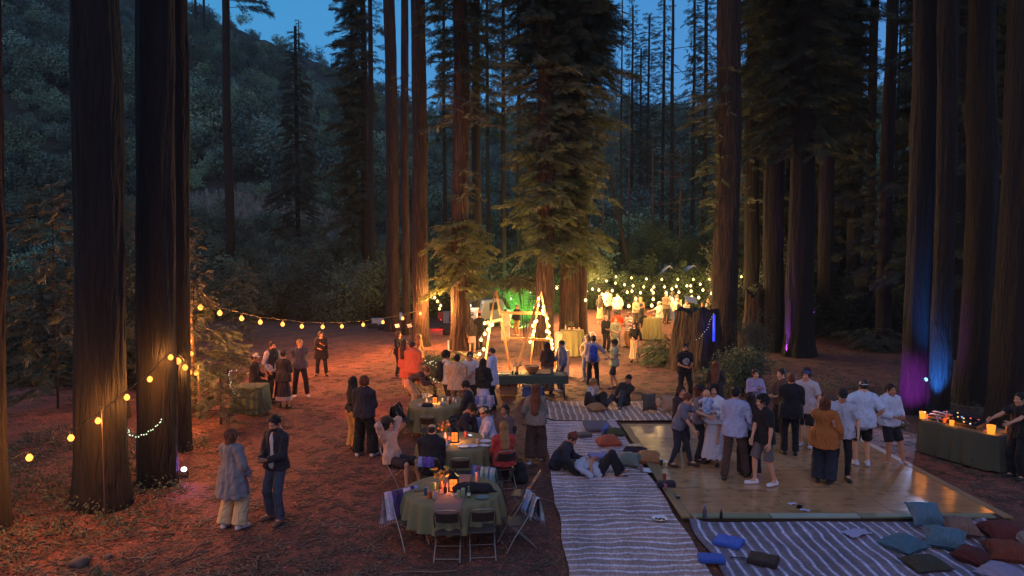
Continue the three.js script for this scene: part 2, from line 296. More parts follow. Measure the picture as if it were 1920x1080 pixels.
tree('grove C', 664, 62, .2, 30, 'dark conifer behind the leafy one, with short tufted branches', { name: 'fir_tree', trunk: farT, bark: barkDark, crowns: [{ y0: 12, y1: 28, reach: t => 2.2 - t, per: 5, sprays: 9, size: 1, color: DARK, far: true }] });
tree('grove D', 735, 41, .39, 30, 'tall bare trunk with a red glow at its foot, left of the slim one', { trunk: { ...midT, taper: .8 } });
tree('grove E', 761, 39.5, .235, 29, 'slim bare trunk between two thicker red lit redwoods', { trunk: { ...midT, taper: .85 }, crowns: [{ y0: 13, y1: 15, reach: () => 1.1, per: 4, sprays: 10, size: .6, color: [.06, .06, .03] }] });
tree('grove F', 789, 34.2, .40, 28, 'tall redwood lit orange from below beside the red group', { trunk: { ...near, taper: .76, flare: .28 } });
// centre
tree('centre A', 864, 33, .45, 26, 'redwood with a low skirt of foliage tinted lamplit gold beside the parked car', { bark: barkLit, trunk: { ...near, taper: .6 }, crowns: [
  { y0: 2.9, y1: 6.2, reach: t => 2.1 - 1.0 * t, per: 34, sprays: 20, size: .55, color: LAMPLIT, seed: 22, drop: -.35, twig: .015 },
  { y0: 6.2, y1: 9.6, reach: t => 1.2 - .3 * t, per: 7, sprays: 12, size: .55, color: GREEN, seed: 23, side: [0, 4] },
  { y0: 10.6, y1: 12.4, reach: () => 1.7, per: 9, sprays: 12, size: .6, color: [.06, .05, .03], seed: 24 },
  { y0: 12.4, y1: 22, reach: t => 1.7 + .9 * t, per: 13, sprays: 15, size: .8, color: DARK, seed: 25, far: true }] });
tree('centre B', 893, 41, .3, 27, 'dark redwood trunk behind the golden skirted one', { trunk: midT, bark: barkDark, crowns: [{ y0: 12.8, y1: 25, reach: t => 1.9, per: 6, sprays: 11, color: DARK, far: true }] });
tree('centre C', 944, 46, .17, 27, 'slender dark trunk left of the great central redwood', { trunk: midT, bark: barkDark, crowns: [{ y0: 15, y1: 25, reach: t => 1.6, per: 5, sprays: 9, color: DARK, far: true }] });
tree('centre D', 834, 60, .2, 27, 'dark conifer with open tiers of branches behind the orange lit redwood', { name: 'fir_tree', trunk: farT, bark: barkDark, crowns: [{ y0: 13, y1: 27, reach: t => 2.4 - t, per: 4, sprays: 9, size: 1, color: DARK, far: true }] });
tree('centre E', 914, 58, .2, 27, 'dark conifer with open tiers of branches behind the dark centre trunk', { name: 'fir_tree', trunk: farT, bark: barkDark, crowns: [{ y0: 14, y1: 27, reach: t => 2.4 - t, per: 4.5, sprays: 9, size: 1, color: DARK, far: true }] });
tree('centre F', 972, 52, .2, 26, 'thin dark trunk half hidden by the crown of the central redwood', { trunk: farT, bark: barkDark, crowns: [{ y0: 12, y1: 25, reach: () => 1.5, per: 4, sprays: 9, color: DARK, far: true }] });
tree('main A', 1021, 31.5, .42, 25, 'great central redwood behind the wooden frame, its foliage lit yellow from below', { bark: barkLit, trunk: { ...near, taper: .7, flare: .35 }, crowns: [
  { y0: 4.6, y1: 9.4, reach: t => 2.0 - .5 * t, per: 22, sprays: 18, size: .55, color: LAMPLIT, seed: 31, drop: -.4, side: [Math.PI * .6, 4.4] },
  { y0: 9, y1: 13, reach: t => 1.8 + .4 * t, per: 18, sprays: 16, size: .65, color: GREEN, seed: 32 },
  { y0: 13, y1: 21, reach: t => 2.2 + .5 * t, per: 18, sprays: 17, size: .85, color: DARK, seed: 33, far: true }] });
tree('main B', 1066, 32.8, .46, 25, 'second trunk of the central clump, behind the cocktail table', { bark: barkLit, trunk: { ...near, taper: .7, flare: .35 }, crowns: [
  { y0: 4.2, y1: 8.6, reach: t => 2.0 - .4 * t, per: 20, sprays: 18, size: .55, color: LAMPLIT, seed: 34, drop: -.45, side: [Math.PI * .35, 3.6] },
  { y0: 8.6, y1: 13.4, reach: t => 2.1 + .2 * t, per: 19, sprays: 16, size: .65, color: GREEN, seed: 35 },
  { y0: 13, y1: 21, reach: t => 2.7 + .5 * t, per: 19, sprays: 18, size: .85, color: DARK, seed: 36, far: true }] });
tree('main C', 1089, 36, .33, 26, 'slimmer trunk at the right of the central clump', { bark: barkLit, trunk: { ...midT, taper: .7 }, crowns: [
  { y0: 7.5, y1: 13, reach: t => 1.5 + .3 * t, per: 12, sprays: 14, size: .65, color: GREEN, seed: 37 }, { y0: 13, y1: 22, reach: t => 2.0 + .8 * t, per: 14, sprays: 15, size: .85, color: DARK, seed: 38, far: true }] });
// behind, right of centre
function bareTree(key, px, d, r, h, label, seed, opts = {}) { // a snag with a few crooked dead branches
  const t = tree(key, px, d, r, h, label, { name: 'dead_tree', trunk: { ...midT, seg: 16, taper: .35, flare: .2, ...opts.trunk }, bark: opts.bark || barkDark }), q = rng(seed), g = [];
  for (let k = 0; k < (opts.n ?? 14); k++) { const y = h * (.35 + .62 * q()), az = q() * 6.3, L = (opts.len ?? 2.6) * (.4 + q()), a = V((opts.trunk?.lean?.[0] || 0) * y, y, 0), b = a.clone().add(V(Math.cos(az) * L * .55, L * .12 * (q() - .3), Math.sin(az) * L * .55)), c = b.clone().add(V(Math.cos(az + .5) * L * .5, L * (.5 * q() - .25), Math.sin(az + .5) * L * .5)); g.push(tube([a, b, c], .022 * (opts.fat ?? 1), 8, 5)); }
  mesh('branches', g, opts.bark || barkDark, t).userData.kind = 'stuff'; return t;
}
bareTree('snag A', 1163, 55, .13, 24, 'thin grey snag right of the central clump', 5, { len: 3 });
bareTree('snag B', 1257, 62, .24, 31, 'dead straight trunk with curling bare branches against the sky', 8, { len: 4.5, n: 16, fat: 1.4 });
tree('behind A', 1241, 70, .2, 29, 'narrow feathery conifer beside the dead straight trunk', { name: 'fir_tree', trunk: farT, bark: barkDark, crowns: [{ y0: 9, y1: 29.4, reach: t => 1.5 * (1 - t) + .5, per: 6, sprays: 8, size: .85, color: DARK, far: true }] });
tree('behind B', 1297, 68, .2, 28, 'narrow conifer left of the big right redwood, shorter of two', { name: 'fir_tree', trunk: farT, bark: barkDark, crowns: [{ y0: 8, y1: 26, reach: t => 1.5 * (1 - t) + .45, per: 6, sprays: 8, size: .9, color: DARK, far: true }] });
tree('behind C', 1319, 60, .22, 32, 'feathery conifer right against the big right redwood, taller of two', { name: 'fir_tree', trunk: farT, bark: barkDark, crowns: [{ y0: 7, y1: 31, reach: t => 1.9 * (1 - t) + .7, per: 7, sprays: 9, size: .95, color: DARK, far: true }] });
for (const [k, px, d, h, l] of [['a', 1183, 92, 28, 'tallest'], ['b', 1199, 95, 22.5, 'shortest'], ['c', 1213, 90, 26.6, 'rightmost']]) tree('cypress ' + k, px, d, .22, h, `slim cypress top on the far slope, ${l} of three`, { name: 'cypress_tree', trunk: farT, bark: barkDark, crowns: [{ y0: 4, y1: h + .3, reach: t => 1.3 * Math.pow(1 - t, .6) + .3, per: 7, sprays: 8, size: 1, color: [.02, .034, .026], far: true, drop: .5 }] });
tree('leaning', 1195, 50, .17, 10, 'dark leaning trunk in the gap right of the central clump', { name: 'dead_tree', trunk: { ...midT, lean: [-.22, 0], taper: .5 }, bark: barkDark });
for (const [px, d, h, s] of [[1130, 58, 17, 1], [1150, 62, 15, 2], [1222, 58, 14, 3], [1275, 55, 12, 4], [1178, 66, 18, 7]]) bareTree('thin ' + px, px, d, .09, h, ['grey pole like trunk close right of the central clump', 'grey pole trunk below the thin snag', 'pale pole trunk right of the leaning one', 'pale short pole trunk below the feathery conifers', 'grey pole trunk between the cypresses and the leaning one'][[1, 2, 3, 4, 7].indexOf(s)], s, { bark: barkPale, n: 9, len: 2 });
// right
tree('right A', 1361, 29.6, .52, 26, 'big redwood with the added blue tube at its foot', { trunk: { ...near, taper: .95, flare: .2, lean: [.0035, 0] }, crowns: [
  { y0: 5.5, y1: 10, reach: t => 1.3, per: 4, sprays: 10, size: .55, color: LAMPLIT, seed: 41, side: [Math.PI * .9, 2] }, { y0: 10, y1: 12.5, reach: t => 1.5, per: 7, sprays: 12, size: .65, color: GREEN, seed: 42, side: [Math.PI * .9, 2.4] }] });
tree('right B', 1408, 38, .42, 27, 'dim redwood trunk behind the jagged stump', { bark: barkDark, trunk: { ...midT, taper: .75 }, crowns: [{ y0: 6, y1: 13, reach: () => 1.3, per: 6, sprays: 11, size: .7, color: GREEN, seed: 43 }, { y0: 12, y1: 23, reach: t => 1.3 + t, per: 9, sprays: 14, size: .9, color: DARK, seed: 48, far: true }] });
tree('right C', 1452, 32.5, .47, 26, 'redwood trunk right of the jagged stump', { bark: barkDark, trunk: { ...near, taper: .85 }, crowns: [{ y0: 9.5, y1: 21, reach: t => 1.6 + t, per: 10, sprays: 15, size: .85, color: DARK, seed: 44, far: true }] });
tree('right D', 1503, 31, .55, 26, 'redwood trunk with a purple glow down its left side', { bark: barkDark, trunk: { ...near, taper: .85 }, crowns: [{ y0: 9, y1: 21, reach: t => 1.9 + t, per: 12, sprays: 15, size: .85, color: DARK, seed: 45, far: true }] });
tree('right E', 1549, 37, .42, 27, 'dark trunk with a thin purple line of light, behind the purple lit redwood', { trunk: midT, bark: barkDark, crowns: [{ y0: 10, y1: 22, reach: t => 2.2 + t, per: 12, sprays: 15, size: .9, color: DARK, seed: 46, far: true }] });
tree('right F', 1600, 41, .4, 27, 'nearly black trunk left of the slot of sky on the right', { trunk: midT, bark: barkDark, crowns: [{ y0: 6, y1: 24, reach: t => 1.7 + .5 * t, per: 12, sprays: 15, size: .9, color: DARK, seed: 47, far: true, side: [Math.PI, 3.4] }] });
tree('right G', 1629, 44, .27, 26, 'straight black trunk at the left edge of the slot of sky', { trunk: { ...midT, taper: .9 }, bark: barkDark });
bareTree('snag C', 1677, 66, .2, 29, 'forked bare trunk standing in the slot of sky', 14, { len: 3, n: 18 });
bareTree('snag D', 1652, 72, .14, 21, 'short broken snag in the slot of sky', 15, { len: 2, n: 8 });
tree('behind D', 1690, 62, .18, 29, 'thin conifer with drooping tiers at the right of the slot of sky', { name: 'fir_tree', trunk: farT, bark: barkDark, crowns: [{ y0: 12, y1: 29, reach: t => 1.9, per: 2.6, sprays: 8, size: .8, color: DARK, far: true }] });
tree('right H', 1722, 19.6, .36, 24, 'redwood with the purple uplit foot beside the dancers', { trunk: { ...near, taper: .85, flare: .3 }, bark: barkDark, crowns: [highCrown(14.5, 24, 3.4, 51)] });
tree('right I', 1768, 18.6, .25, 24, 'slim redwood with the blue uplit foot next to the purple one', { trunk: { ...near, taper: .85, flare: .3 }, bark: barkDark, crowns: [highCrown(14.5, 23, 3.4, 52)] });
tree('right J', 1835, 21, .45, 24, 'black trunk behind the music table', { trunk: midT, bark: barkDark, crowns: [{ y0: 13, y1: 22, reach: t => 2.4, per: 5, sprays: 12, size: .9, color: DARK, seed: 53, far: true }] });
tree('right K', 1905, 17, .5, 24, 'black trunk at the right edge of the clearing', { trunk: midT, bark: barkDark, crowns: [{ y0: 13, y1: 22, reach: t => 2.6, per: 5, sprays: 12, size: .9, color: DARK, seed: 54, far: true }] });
tree('right L', 1660, 33, .35, 25, 'black leafy redwood behind the purple uplit one', { trunk: midT, bark: barkDark, crowns: [{ y0: 2.5, y1: 9, reach: t => 2, per: 6, sprays: 11, size: .8, color: DARK, seed: 55, far: true }] });
tree('right M', 1790, 30, .4, 26, 'black leafy redwood in the dark right background', { trunk: midT, bark: barkDark, crowns: [{ y0: 3, y1: 22, reach: t => 2.6, per: 6, sprays: 12, size: 1, color: DARK, seed: 56, far: true }] });
tree('right N', 1890, 34, .4, 26, 'black leafy redwood behind the trunk at the right edge', { trunk: midT, bark: barkDark, crowns: [{ y0: 3, y1: 22, reach: t => 2.8, per: 6, sprays: 12, size: 1, color: DARK, seed: 57, far: true }] });

// dense black forest closing off the right and the back of the grove
[[1425, 47, 1.9, 'right of the big right redwood'], [1478, 50, 2.2, 'between two right redwoods'], [1530, 46, 2.2, 'behind the trunk with the thin purple line'], [1583, 52, 2.4, 'left of the slot of sky, half hidden'], [1745, 38, 2.3, 'above the blue lit foot'], [1815, 42, 2.8, 'behind the music table'], [1868, 36, 2.6, 'left of the right edge trunk'], [1935, 40, 3, 'at the far right edge'], [1715, 50, 2, 'at the right side of the slot of sky']].forEach(([px, d, w, l], i) => tree('dark ' + i, px, d, .3, 27, 'dense black conifer ' + l, { name: 'fir_tree', trunk: farT, bark: barkDark, crowns: [{ y0: .8, y1: 25, reach: t => w * (1 - .35 * t), per: 8, sprays: 12, size: 1.15, color: [.018, .024, .016], far: true, seed: 400 + i }] }));
// stumps
function stump(px, py, r, h, label, seed, jag) { const p = on(px, py), t = thing('tree_stump', label, 'stump', [p.x, groundY(p.x, p.z), p.z]); mesh('trunk', trunkGeo(r, h, seed, { seg: 64, rings: 40, flare: .28, ridgeDepth: .16, taper: .92, jag }), bark, t); return t; }
const bigStump = stump(1303, 690, .93, 2.35, 'wide burnt redwood stump with a white menu board on top', 301, .14);
stump(1412, 656, .5, 2.75, 'tall jagged stump between the big redwood and the next trunk', 302, .7);

// ---------------------------------------------------------------- undergrowth
function shrub(name, label, px, py, w, h, n, color, { leaf = 0, size = .3, seed = px, depth = w, group, cat = 'shrub', p, lift = 0 } = {}) {
  p = p || on(px, py); const t = thing(name, label, cat, [p.x, groundY(p.x, p.z), p.z], 0, group), r = rng(seed), cps = new Copies(), stems = [];
  const lobes = Array.from({ length: 7 }, () => [(r() - .5) * w * .6, lift + h * (.3 + .5 * r()), (r() - .5) * depth * .6, .25 + .3 * r()]);
  for (let k = 0; k < n; k++) {
    const l = lobes[Math.floor(r() * 7)], a = V(r() - .5, r() - .42, r() - .5).normalize().multiplyScalar(Math.pow(r(), .4));
    const q = V(l[0] + a.x * w * l[3], Math.max(.04, l[1] + a.y * h * l[3] * 1.15), l[2] + a.z * depth * l[3]);
    cps.add(q, leaf === 'spray' ? turnTo(V(a.x + (r() - .5) * .4, -.15 + .3 * (r() - .5), a.z + (r() - .5) * .4), (r() - .5)) : new THREE.Quaternion().setFromEuler(new THREE.Euler(r() * 6, r() * 6, r() * 6)), size * (.6 + .8 * r()), tint(r, color, .45));
  }
  for (const l of lobes) for (let k = 0; k < 2; k++) stems.push(tube([[(r() - .5) * .1, 0, (r() - .5) * .1], [l[0] * .4, l[1] * .6, l[2] * .4], [l[0] + (r() - .5) * .2, l[1] + h * .1, l[2]]], .012 * Math.max(.6, h * .5), 8, 5));
  mesh('stems', stems, barkDark, t).userData.kind = 'stuff';
  cps.build('foliage', leaf === 'spray' ? SPRAY[seed % 3] : CLUSTER[leaf], leafMat, t); return t;
}
{ // scrub and young trees on the slopes: one mass that nobody could count
  const r = rng(99), near = new Copies(), cps = new Copies(), m = V(0, 0, 0);
  const q = () => new THREE.Quaternion().setFromEuler(new THREE.Euler(r() * 6, r() * 6, r() * 6));
  for (let k = 0; k < 5600; k++) {
    const u = -1.0 + 2.0 * r(), d = 52 + 185 * Math.pow(r(), 1.25); const [, D] = ridge(u); if (d > D + 3) continue;
    const x = u * d, z = -d, y = groundY(x, z); if (Math.hypot((x + 25) * .45, d - 68) < 5.5) continue;
    const s = (1.2 + 3.6 * r() * r()) * (d < 80 ? .9 : 1.25), tone = .5 + 1.5 * Math.pow(r(), 2), grn = r();
    const base = [mix(.06, .085, grn) * tone, mix(.115, .15, grn) * tone, mix(.095, .075, grn) * tone];
    const parts = d < 110 ? 9 : 6;
    for (let i = 0; i < parts; i++) {
      const a = r() * 6.3, e = Math.pow(r(), .6), ps = s * (.45 + .4 * r());
      cps.add(V(x + Math.cos(a) * s * .6 * e, y + s * (.12 + .75 * r()), z + Math.sin(a) * s * .6 * e), q(), [ps, ps * .9, ps], tint(r, base, .25));
    }
  }
  const o = cps.build('hillside_scrub', CLUMP, leafFar); tag(o, 'grey green scrub and small trees covering the slopes behind the clearing', 'scrub', null, 'stuff');
}
{ // thicket along the foot of the slope
  const r = rng(123), cps = new Copies();
  const band = (u0, u1, d0, d1, n, h0, h1, col, sz) => { for (let k = 0; k < n; k++) { const d = mix(d0, d1, r()), u = mix(u0, u1, r()), x = u * d, z = -d, y = groundY(x, z), H = mix(h0, h1, r() * r()) * (.75 + .5 * noise(x * .25, 4, z * .25)), tone = .8 + .5 * noise(x * .4, 9, z * .4); for (let i = 0; i < 7; i++) { const s = sz * (.6 + .8 * r()); cps.add(V(x + (r() - .5) * 1.4, y + H * Math.sqrt(r()), z + (r() - .5) * 1.4), new THREE.Quaternion().setFromEuler(new THREE.Euler(r() * 6, r() * 6, r() * 6)), s, tint(r, col.map(c => c * tone), .35)); } } };
  band(-.62, -.16, 47, 58, 900, 2.2, 6.5, [.06, .10, .068], .95);
  band(-.16, .34, 52, 62, 700, 2.5, 8, [.045, .09, .042], .95);
  band(.02, .33, 46, 54, 420, .8, 4.5, [.03, .058, .022], .8);
  band(.30, 1.0, 36, 60, 900, 1, 6, [.028, .036, .024], 1);
  band(-1.1, -.5, 22, 50, 900, .6, 5.5, [.03, .05, .032], .9);
  const o = cps.build('thicket', CLUMP, leafFar); tag(o, 'dense thicket of bushes along the foot of the slope', 'thicket', null, 'stuff');
}
{ // low weeds on the bank by the left redwoods and in the dark right corner
  const r = rng(321), cps = new Copies();
  for (let k = 0; k < 2600; k++) { const right = k % 3 === 0, x = right ? 9.3 + 5 * r() : -5.4 - 5.5 * Math.pow(r(), .8), z = right ? -11 - 14 * r() : -7 - 9 * r(); if (!right && x > -5.8 + .35 * (z + 12)) continue; if (noise(x * .5, 1, z * .5) < -.15) continue; const s = .16 + .26 * r(); cps.add(V(x, groundY(x, z) + s * .25, z), new THREE.Quaternion().setFromEuler(new THREE.Euler(r() * 6, r() * 6, r() * 6)), s, tint(r, [.05, .065, .03], .5)); }
  tag(cps.build('ground_cover', CLUSTER[1], leafMat), 'low weeds and seedlings on the bank by the left redwoods and in the dark right corner', 'ground cover', null, 'stuff');
}
{ // pale dry grass of the small clearing on the left slope
  const r = rng(555), cps = new Copies();
  for (let k = 0; k < 1500; k++) { const a = r() * 6.3, q = Math.sqrt(r()), x = -25 + Math.cos(a) * q * 9.5, z = -68 + Math.sin(a) * q * 5.5; cps.add(V(x, groundY(x, z) + .15, z), turnTo(V((r() - .5) * .5, 1, (r() - .5) * .5), r() * 6), .5 + .5 * r(), tint(r, [.17, .20, .16], .3)); }
  tag(cps.build('meadow_grass', SPRAY[2], leafFar), 'pale dry grass of the small clearing on the left slope', 'grass', null, 'stuff');
}
// saplings and shrubs one can tell apart
function sapling(px, py, h, label, seed, color, rad, opt = {}) { const p = on(px, py), t = thing('redwood_sapling', label, 'sapling', [p.x, groundY(p.x, p.z), p.z]); mesh('trunk', rod([0, -.1, 0], [0, h, 0], .035, .012, 8), bark, t); crown(t, { y0: opt.y0 ?? .3, y1: h, reach: k => rad * 1.1 * (1 - k * k * .8) + .1, per: (opt.per ?? 9) * 1.8, sprays: 20, size: (opt.size ?? .5) * .85, color, seed, drop: -.2, twig: .012 }); return t; }
sapling(368, 800, 3.5, 'young redwood glowing orange under the bulbs at the end of the left string', 61, [.05, .06, .025], 1.25, { y0: .2, per: 7 });
sapling(352, 735, 5.6, 'taller young redwood behind the orange lit one, bulbs running down its side', 62, [.04, .05, .022], 1.2, { y0: 1.2, per: 5 });
sapling(428, 735, 2.0, 'small fir by the left drinks table with white fairy lights', 63, [.055, .085, .032], .95, { per: 16, size: .42 });
sapling(415, 815, 1.2, 'low fir shrub beside the foot of the left drinks table', 64, [.04, .05, .025], .9, { per: 18, size: .42 });
sapling(455, 640, 4.2, 'pale young redwood at the edge of the clearing below the string', 65, [.05, .06, .03], 1.3, { per: 6 });
sapling(110, 790, 6.0, 'dim young redwood behind the thick left trunks', 66, [.028, .045, .022], 1.7, { per: 7, size: .6 });
sapling(240, 700, 6.5, 'dim young redwood seen between the thick left trunks', 67, [.028, .045, .022], 1.5, { per: 6, size: .6 });
shrub('potted_shrub', 'leafy shrub with fairy lights beside the bending woman', 816, 738, 1.25, 1.25, 420, [.06, .10, .03], { leaf: 2, size: .34, seed: 7 });
shrub('fir_shrub', 'low fir shoots at the foot of the golden skirted redwood', 848, 705, 1.5, .95, 130, [.075, .10, .03], { leaf: 'spray', size: .5, seed: 8 });
shrub('fern', 'bright fern at the left foot of the wide stump', 1246, 684, 1.25, 1.05, 190, [.075, .10, .025], { leaf: 'spray', size: .5, seed: 12, cat: 'fern' });
shrub('rhododendron', 'broad leaved shrub below the redwood with the blue tube', 1392, 742, 2.0, 1.35, 500, [.06, .085, .035], { leaf: 1, size: .45, seed: 13 });
shrub('huckleberry_shrub', 'low dim shrub between the man in the black print shirt and the dancers', 1318, 728, 1.3, .5, 200, [.06, .06, .03], { leaf: 2, size: .3, seed: 14 });
shrub('huckleberry_shrub', 'taller dim shrub in front of the right redwood trunks', 1424, 690, 1.6, 1.9, 360, [.045, .06, .03], { leaf: 2, size: .42, seed: 15 });
shrub('sword_fern', 'dark fern clump in the dim ground right of the trunks', 1640, 655, 2.2, 1.1, 160, [.03, .04, .022], { leaf: 'spray', size: .7, seed: 16, cat: 'fern' });
shrub('grass_bank', 'bank of tall grass lit vivid green behind the wooden frame', 962, 600, 3.8, 2.2, 3200, [.11, .19, .06], { leaf: 2, size: .5, seed: 17, depth: 1.6, cat: 'grass', p: V(.15, 0, -46.5) });
shrub('leafy_shoots', 'golden leafy shoots left of the central redwood at bulb height', 985, 0, 1.9, 1.0, 260, [.10, .10, .03], { leaf: 'spray', size: .42, seed: 18, p: V(.62, 0, -33.5), lift: 2.6 });  // redwood burl sprouts, raised on long stems to bulb height
shrub('leafy_shoots', 'leafy green shoots hanging among the first bulbs right of the central clump', 1125, 0, 1.4, 1.4, 200, [.07, .11, .035], { leaf: 0, size: .4, seed: 19, p: V(5.1, 0, -41), lift: 2.1 });
shrub('laurel_bush', 'rounded bush in front of the trunks at the back of the left clearing', 660, 605, 3.6, 3.8, 520, [.06, .10, .05], { leaf: 1, size: .9, seed: 20 });
shrub('laurel_bush', 'dark rounded bush behind the white shirted guests', 1112, 618, 3, 2.6, 520, [.04, .065, .03], { leaf: 1, size: .8, seed: 21, p: V(5.3, 0, -47) });

// ---------------------------------------------------------------- people: one smooth skin per body, clothes as shells of their own
const sub = (a, b) => [a[0] - b[0], a[1] - b[1], a[2] - b[2]], addv = (a, b, s = 1) => [a[0] + b[0] * s, a[1] + b[1] * s, a[2] + b[2] * s];
const dot3 = (a, b) => a[0] * b[0] + a[1] * b[1] + a[2] * b[2], len3 = a => Math.hypot(...a), unit = a => { const l = len3(a) || 1; return [a[0] / l, a[1] / l, a[2] / l]; };
const cross3 = (a, b) => [a[1] * b[2] - a[2] * b[1], a[2] * b[0] - a[0] * b[2], a[0] * b[1] - a[1] * b[0]], lerp3 = (a, b, t) => [mix(a[0], b[0], t), mix(a[1], b[1], t), mix(a[2], b[2], t)];
class Field { // a distance field on a grid, meshed with surface nets
  constructor(lo, hi, h) { this.h = h; this.lo = lo.map(v => v - 2 * h); this.n = [0, 1, 2].map(k => Math.ceil((hi[k] - lo[k]) / h) + 5); this.v = new Float32Array(this.n[0] * this.n[1] * this.n[2]).fill(9); }
  each(lo, hi, fn) {
    const [nx, ny, nz] = this.n, h = this.h, L = this.lo, a = [0, 1, 2].map(k => Math.max(0, Math.floor((lo[k] - L[k]) / h))), b = [0, 1, 2].map(k => Math.min(this.n[k] - 1, Math.ceil((hi[k] - L[k]) / h)));
    for (let k = a[2]; k <= b[2]; k++) for (let j = a[1]; j <= b[1]; j++) { let at = (k * ny + j) * nx + a[0]; for (let i = a[0]; i <= b[0]; i++, at++) this.v[at] = fn(L[0] + i * h, L[1] + j * h, L[2] + k * h, this.v[at]); }
  }
  static blend(v, d, k, cut) { if (cut) { const m = Math.max(v, -d); return m; } if (k <= 0) return Math.min(v, d); const t = Math.max(0, k - Math.abs(v - d)); return Math.min(v, d) - t * t / (4 * k); }
  cap(a, b, ra, rb, k = .03, o = {}) { // tapered capsule; o.flat = [axis, scale]; o.end / o.start cut it flat; o.cut carves
    const m = (Math.max(ra, rb) * Math.max(1, o.flat ? o.flat[1] : 1)) + k + 3 * this.h, ab = sub(b, a), l2 = dot3(ab, ab) || 1e-9, l = Math.sqrt(l2), fl = o.flat, n = fl && fl[0], fs = fl ? 1 / fl[1] - 1 : 0;
    this.each([0, 1, 2].map(q => Math.min(a[q], b[q]) - m), [0, 1, 2].map(q => Math.max(a[q], b[q]) + m), (x, y, z, v) => {
      const px = x - a[0], py = y - a[1], pz = z - a[2], tt = (px * ab[0] + py * ab[1] + pz * ab[2]) / l2, t = tt < 0 ? 0 : tt > 1 ? 1 : tt;
      let qx = px - ab[0] * t, qy = py - ab[1] * t, qz = pz - ab[2] * t;
      if (fl) { const e = (qx * n[0] + qy * n[1] + qz * n[2]) * fs; qx += n[0] * e; qy += n[1] * e; qz += n[2] * e; }
      let d = Math.sqrt(qx * qx + qy * qy + qz * qz) - (ra + (rb - ra) * t);
      if (o.end) d = Math.max(d, (tt - 1) * l); if (o.start) d = Math.max(d, -tt * l);
      return Field.blend(v, d, k, o.cut);
    });
  }
  ell(c, r, k = .02, cut = false) {
    const m = Math.max(...r) + k + 3 * this.h;
    this.each(c.map(q => q - m), c.map(q => q + m), (x, y, z, v) => { const a = (x - c[0]) / r[0], b = (y - c[1]) / r[1], e = (z - c[2]) / r[2], k0 = Math.sqrt(a * a + b * b + e * e), k1 = Math.sqrt((a / r[0]) ** 2 + (b / r[1]) ** 2 + (e / r[2]) ** 2); return Field.blend(v, k1 < 1e-6 ? -Math.min(...r) : k0 * (k0 - 1) / k1, k, cut); });
  }
  all(fn) { this.each(this.lo, this.lo.map((v, k) => v + this.n[k] * this.h), fn); }
  rough(amp, fn) { this.all((x, y, z, v) => Math.abs(v) < .08 ? v + amp * fn(x, y, z) : v); }
  mesh(color) {
    const [nx, ny, nz] = this.n, v = this.v, h = this.h, L = this.lo, id = new Int32Array(v.length).fill(-1), pos = [], nor = [], idx = [], sx = 1, sy = nx, sz = nx * ny, off = [0, sx, sy, sx + sy, sz, sx + sz, sy + sz, sx + sy + sz], E = [[0, 1], [2, 3], [4, 5], [6, 7], [0, 2], [1, 3], [4, 6], [5, 7], [0, 4], [1, 5], [2, 6], [3, 7]];
    for (let k = 0; k < nz - 1; k++) for (let j = 0; j < ny - 1; j++) for (let i = 0; i < nx - 1; i++) {
      const c = k * sz + j * sy + i; let mask = 0; for (let q = 0; q < 8; q++) if (v[c + off[q]] < 0) mask |= 1 << q;
      if (mask === 0 || mask === 255) continue;
      let x = 0, y = 0, z = 0, n = 0;
      for (const [p, q] of E) if ((mask >> p & 1) !== (mask >> q & 1)) { const a = v[c + off[p]], b = v[c + off[q]], t = a / (a - b); x += (p & 1) + ((q & 1) - (p & 1)) * t; y += (p >> 1 & 1) + ((q >> 1 & 1) - (p >> 1 & 1)) * t; z += (p >> 2) + ((q >> 2) - (p >> 2)) * t; n++; }
      x /= n; y /= n; z /= n; id[c] = pos.length / 3; pos.push(L[0] + (i + x) * h, L[1] + (j + y) * h, L[2] + (k + z) * h);
      const f = (a, b) => v[c + off[b]] - v[c + off[a]], cl = q => Math.max(-1, Math.min(1, q));
      const g = [mix(mix(cl(f(0, 1)), cl(f(2, 3)), y), mix(cl(f(4, 5)), cl(f(6, 7)), y), z), mix(mix(cl(f(0, 2)), cl(f(1, 3)), x), mix(cl(f(4, 6)), cl(f(5, 7)), x), z), mix(mix(cl(f(0, 4)), cl(f(1, 5)), x), mix(cl(f(2, 6)), cl(f(3, 7)), x), y)], gl = Math.hypot(...g) || 1;
      nor.push(g[0] / gl, g[1] / gl, g[2] / gl);
    }
    for (let k = 1; k < nz - 1; k++) for (let j = 1; j < ny - 1; j++) for (let i = 1; i < nx - 1; i++) {
      const c = k * sz + j * sy + i, s = v[c] < 0;
      for (const [d, u, w] of [[sx, sy, sz], [sy, sz, sx], [sz, sx, sy]]) { const e = v[c + d] < 0; if (s === e) continue; const q0 = id[c], q1 = id[c - u], q2 = id[c - u - w], q3 = id[c - w]; if (q0 < 0 || q1 < 0 || q2 < 0 || q3 < 0) continue; if (s) idx.push(q0, q1, q2, q0, q2, q3); else idx.push(q0, q2, q1, q0, q3, q2); }
    }
    const g = new THREE.BufferGeometry(); g.setAttribute('position', new THREE.Float32BufferAttribute(pos, 3)); g.setAttribute('normal', new THREE.Float32BufferAttribute(nor, 3)); g.setIndex(idx);
    const uv = []; for (let i = 0; i < pos.length; i += 3) uv.push(pos[i] + .6 * pos[i + 2], pos[i + 1]); g.setAttribute('uv', new THREE.Float32BufferAttribute(uv, 2));
    if (color) { const c = []; for (let i = 0; i < pos.length; i += 3) c.push(...color(pos[i], pos[i + 1], pos[i + 2])); g.setAttribute('color', new THREE.Float32BufferAttribute(c, 3)); }
    return g;
  }
}
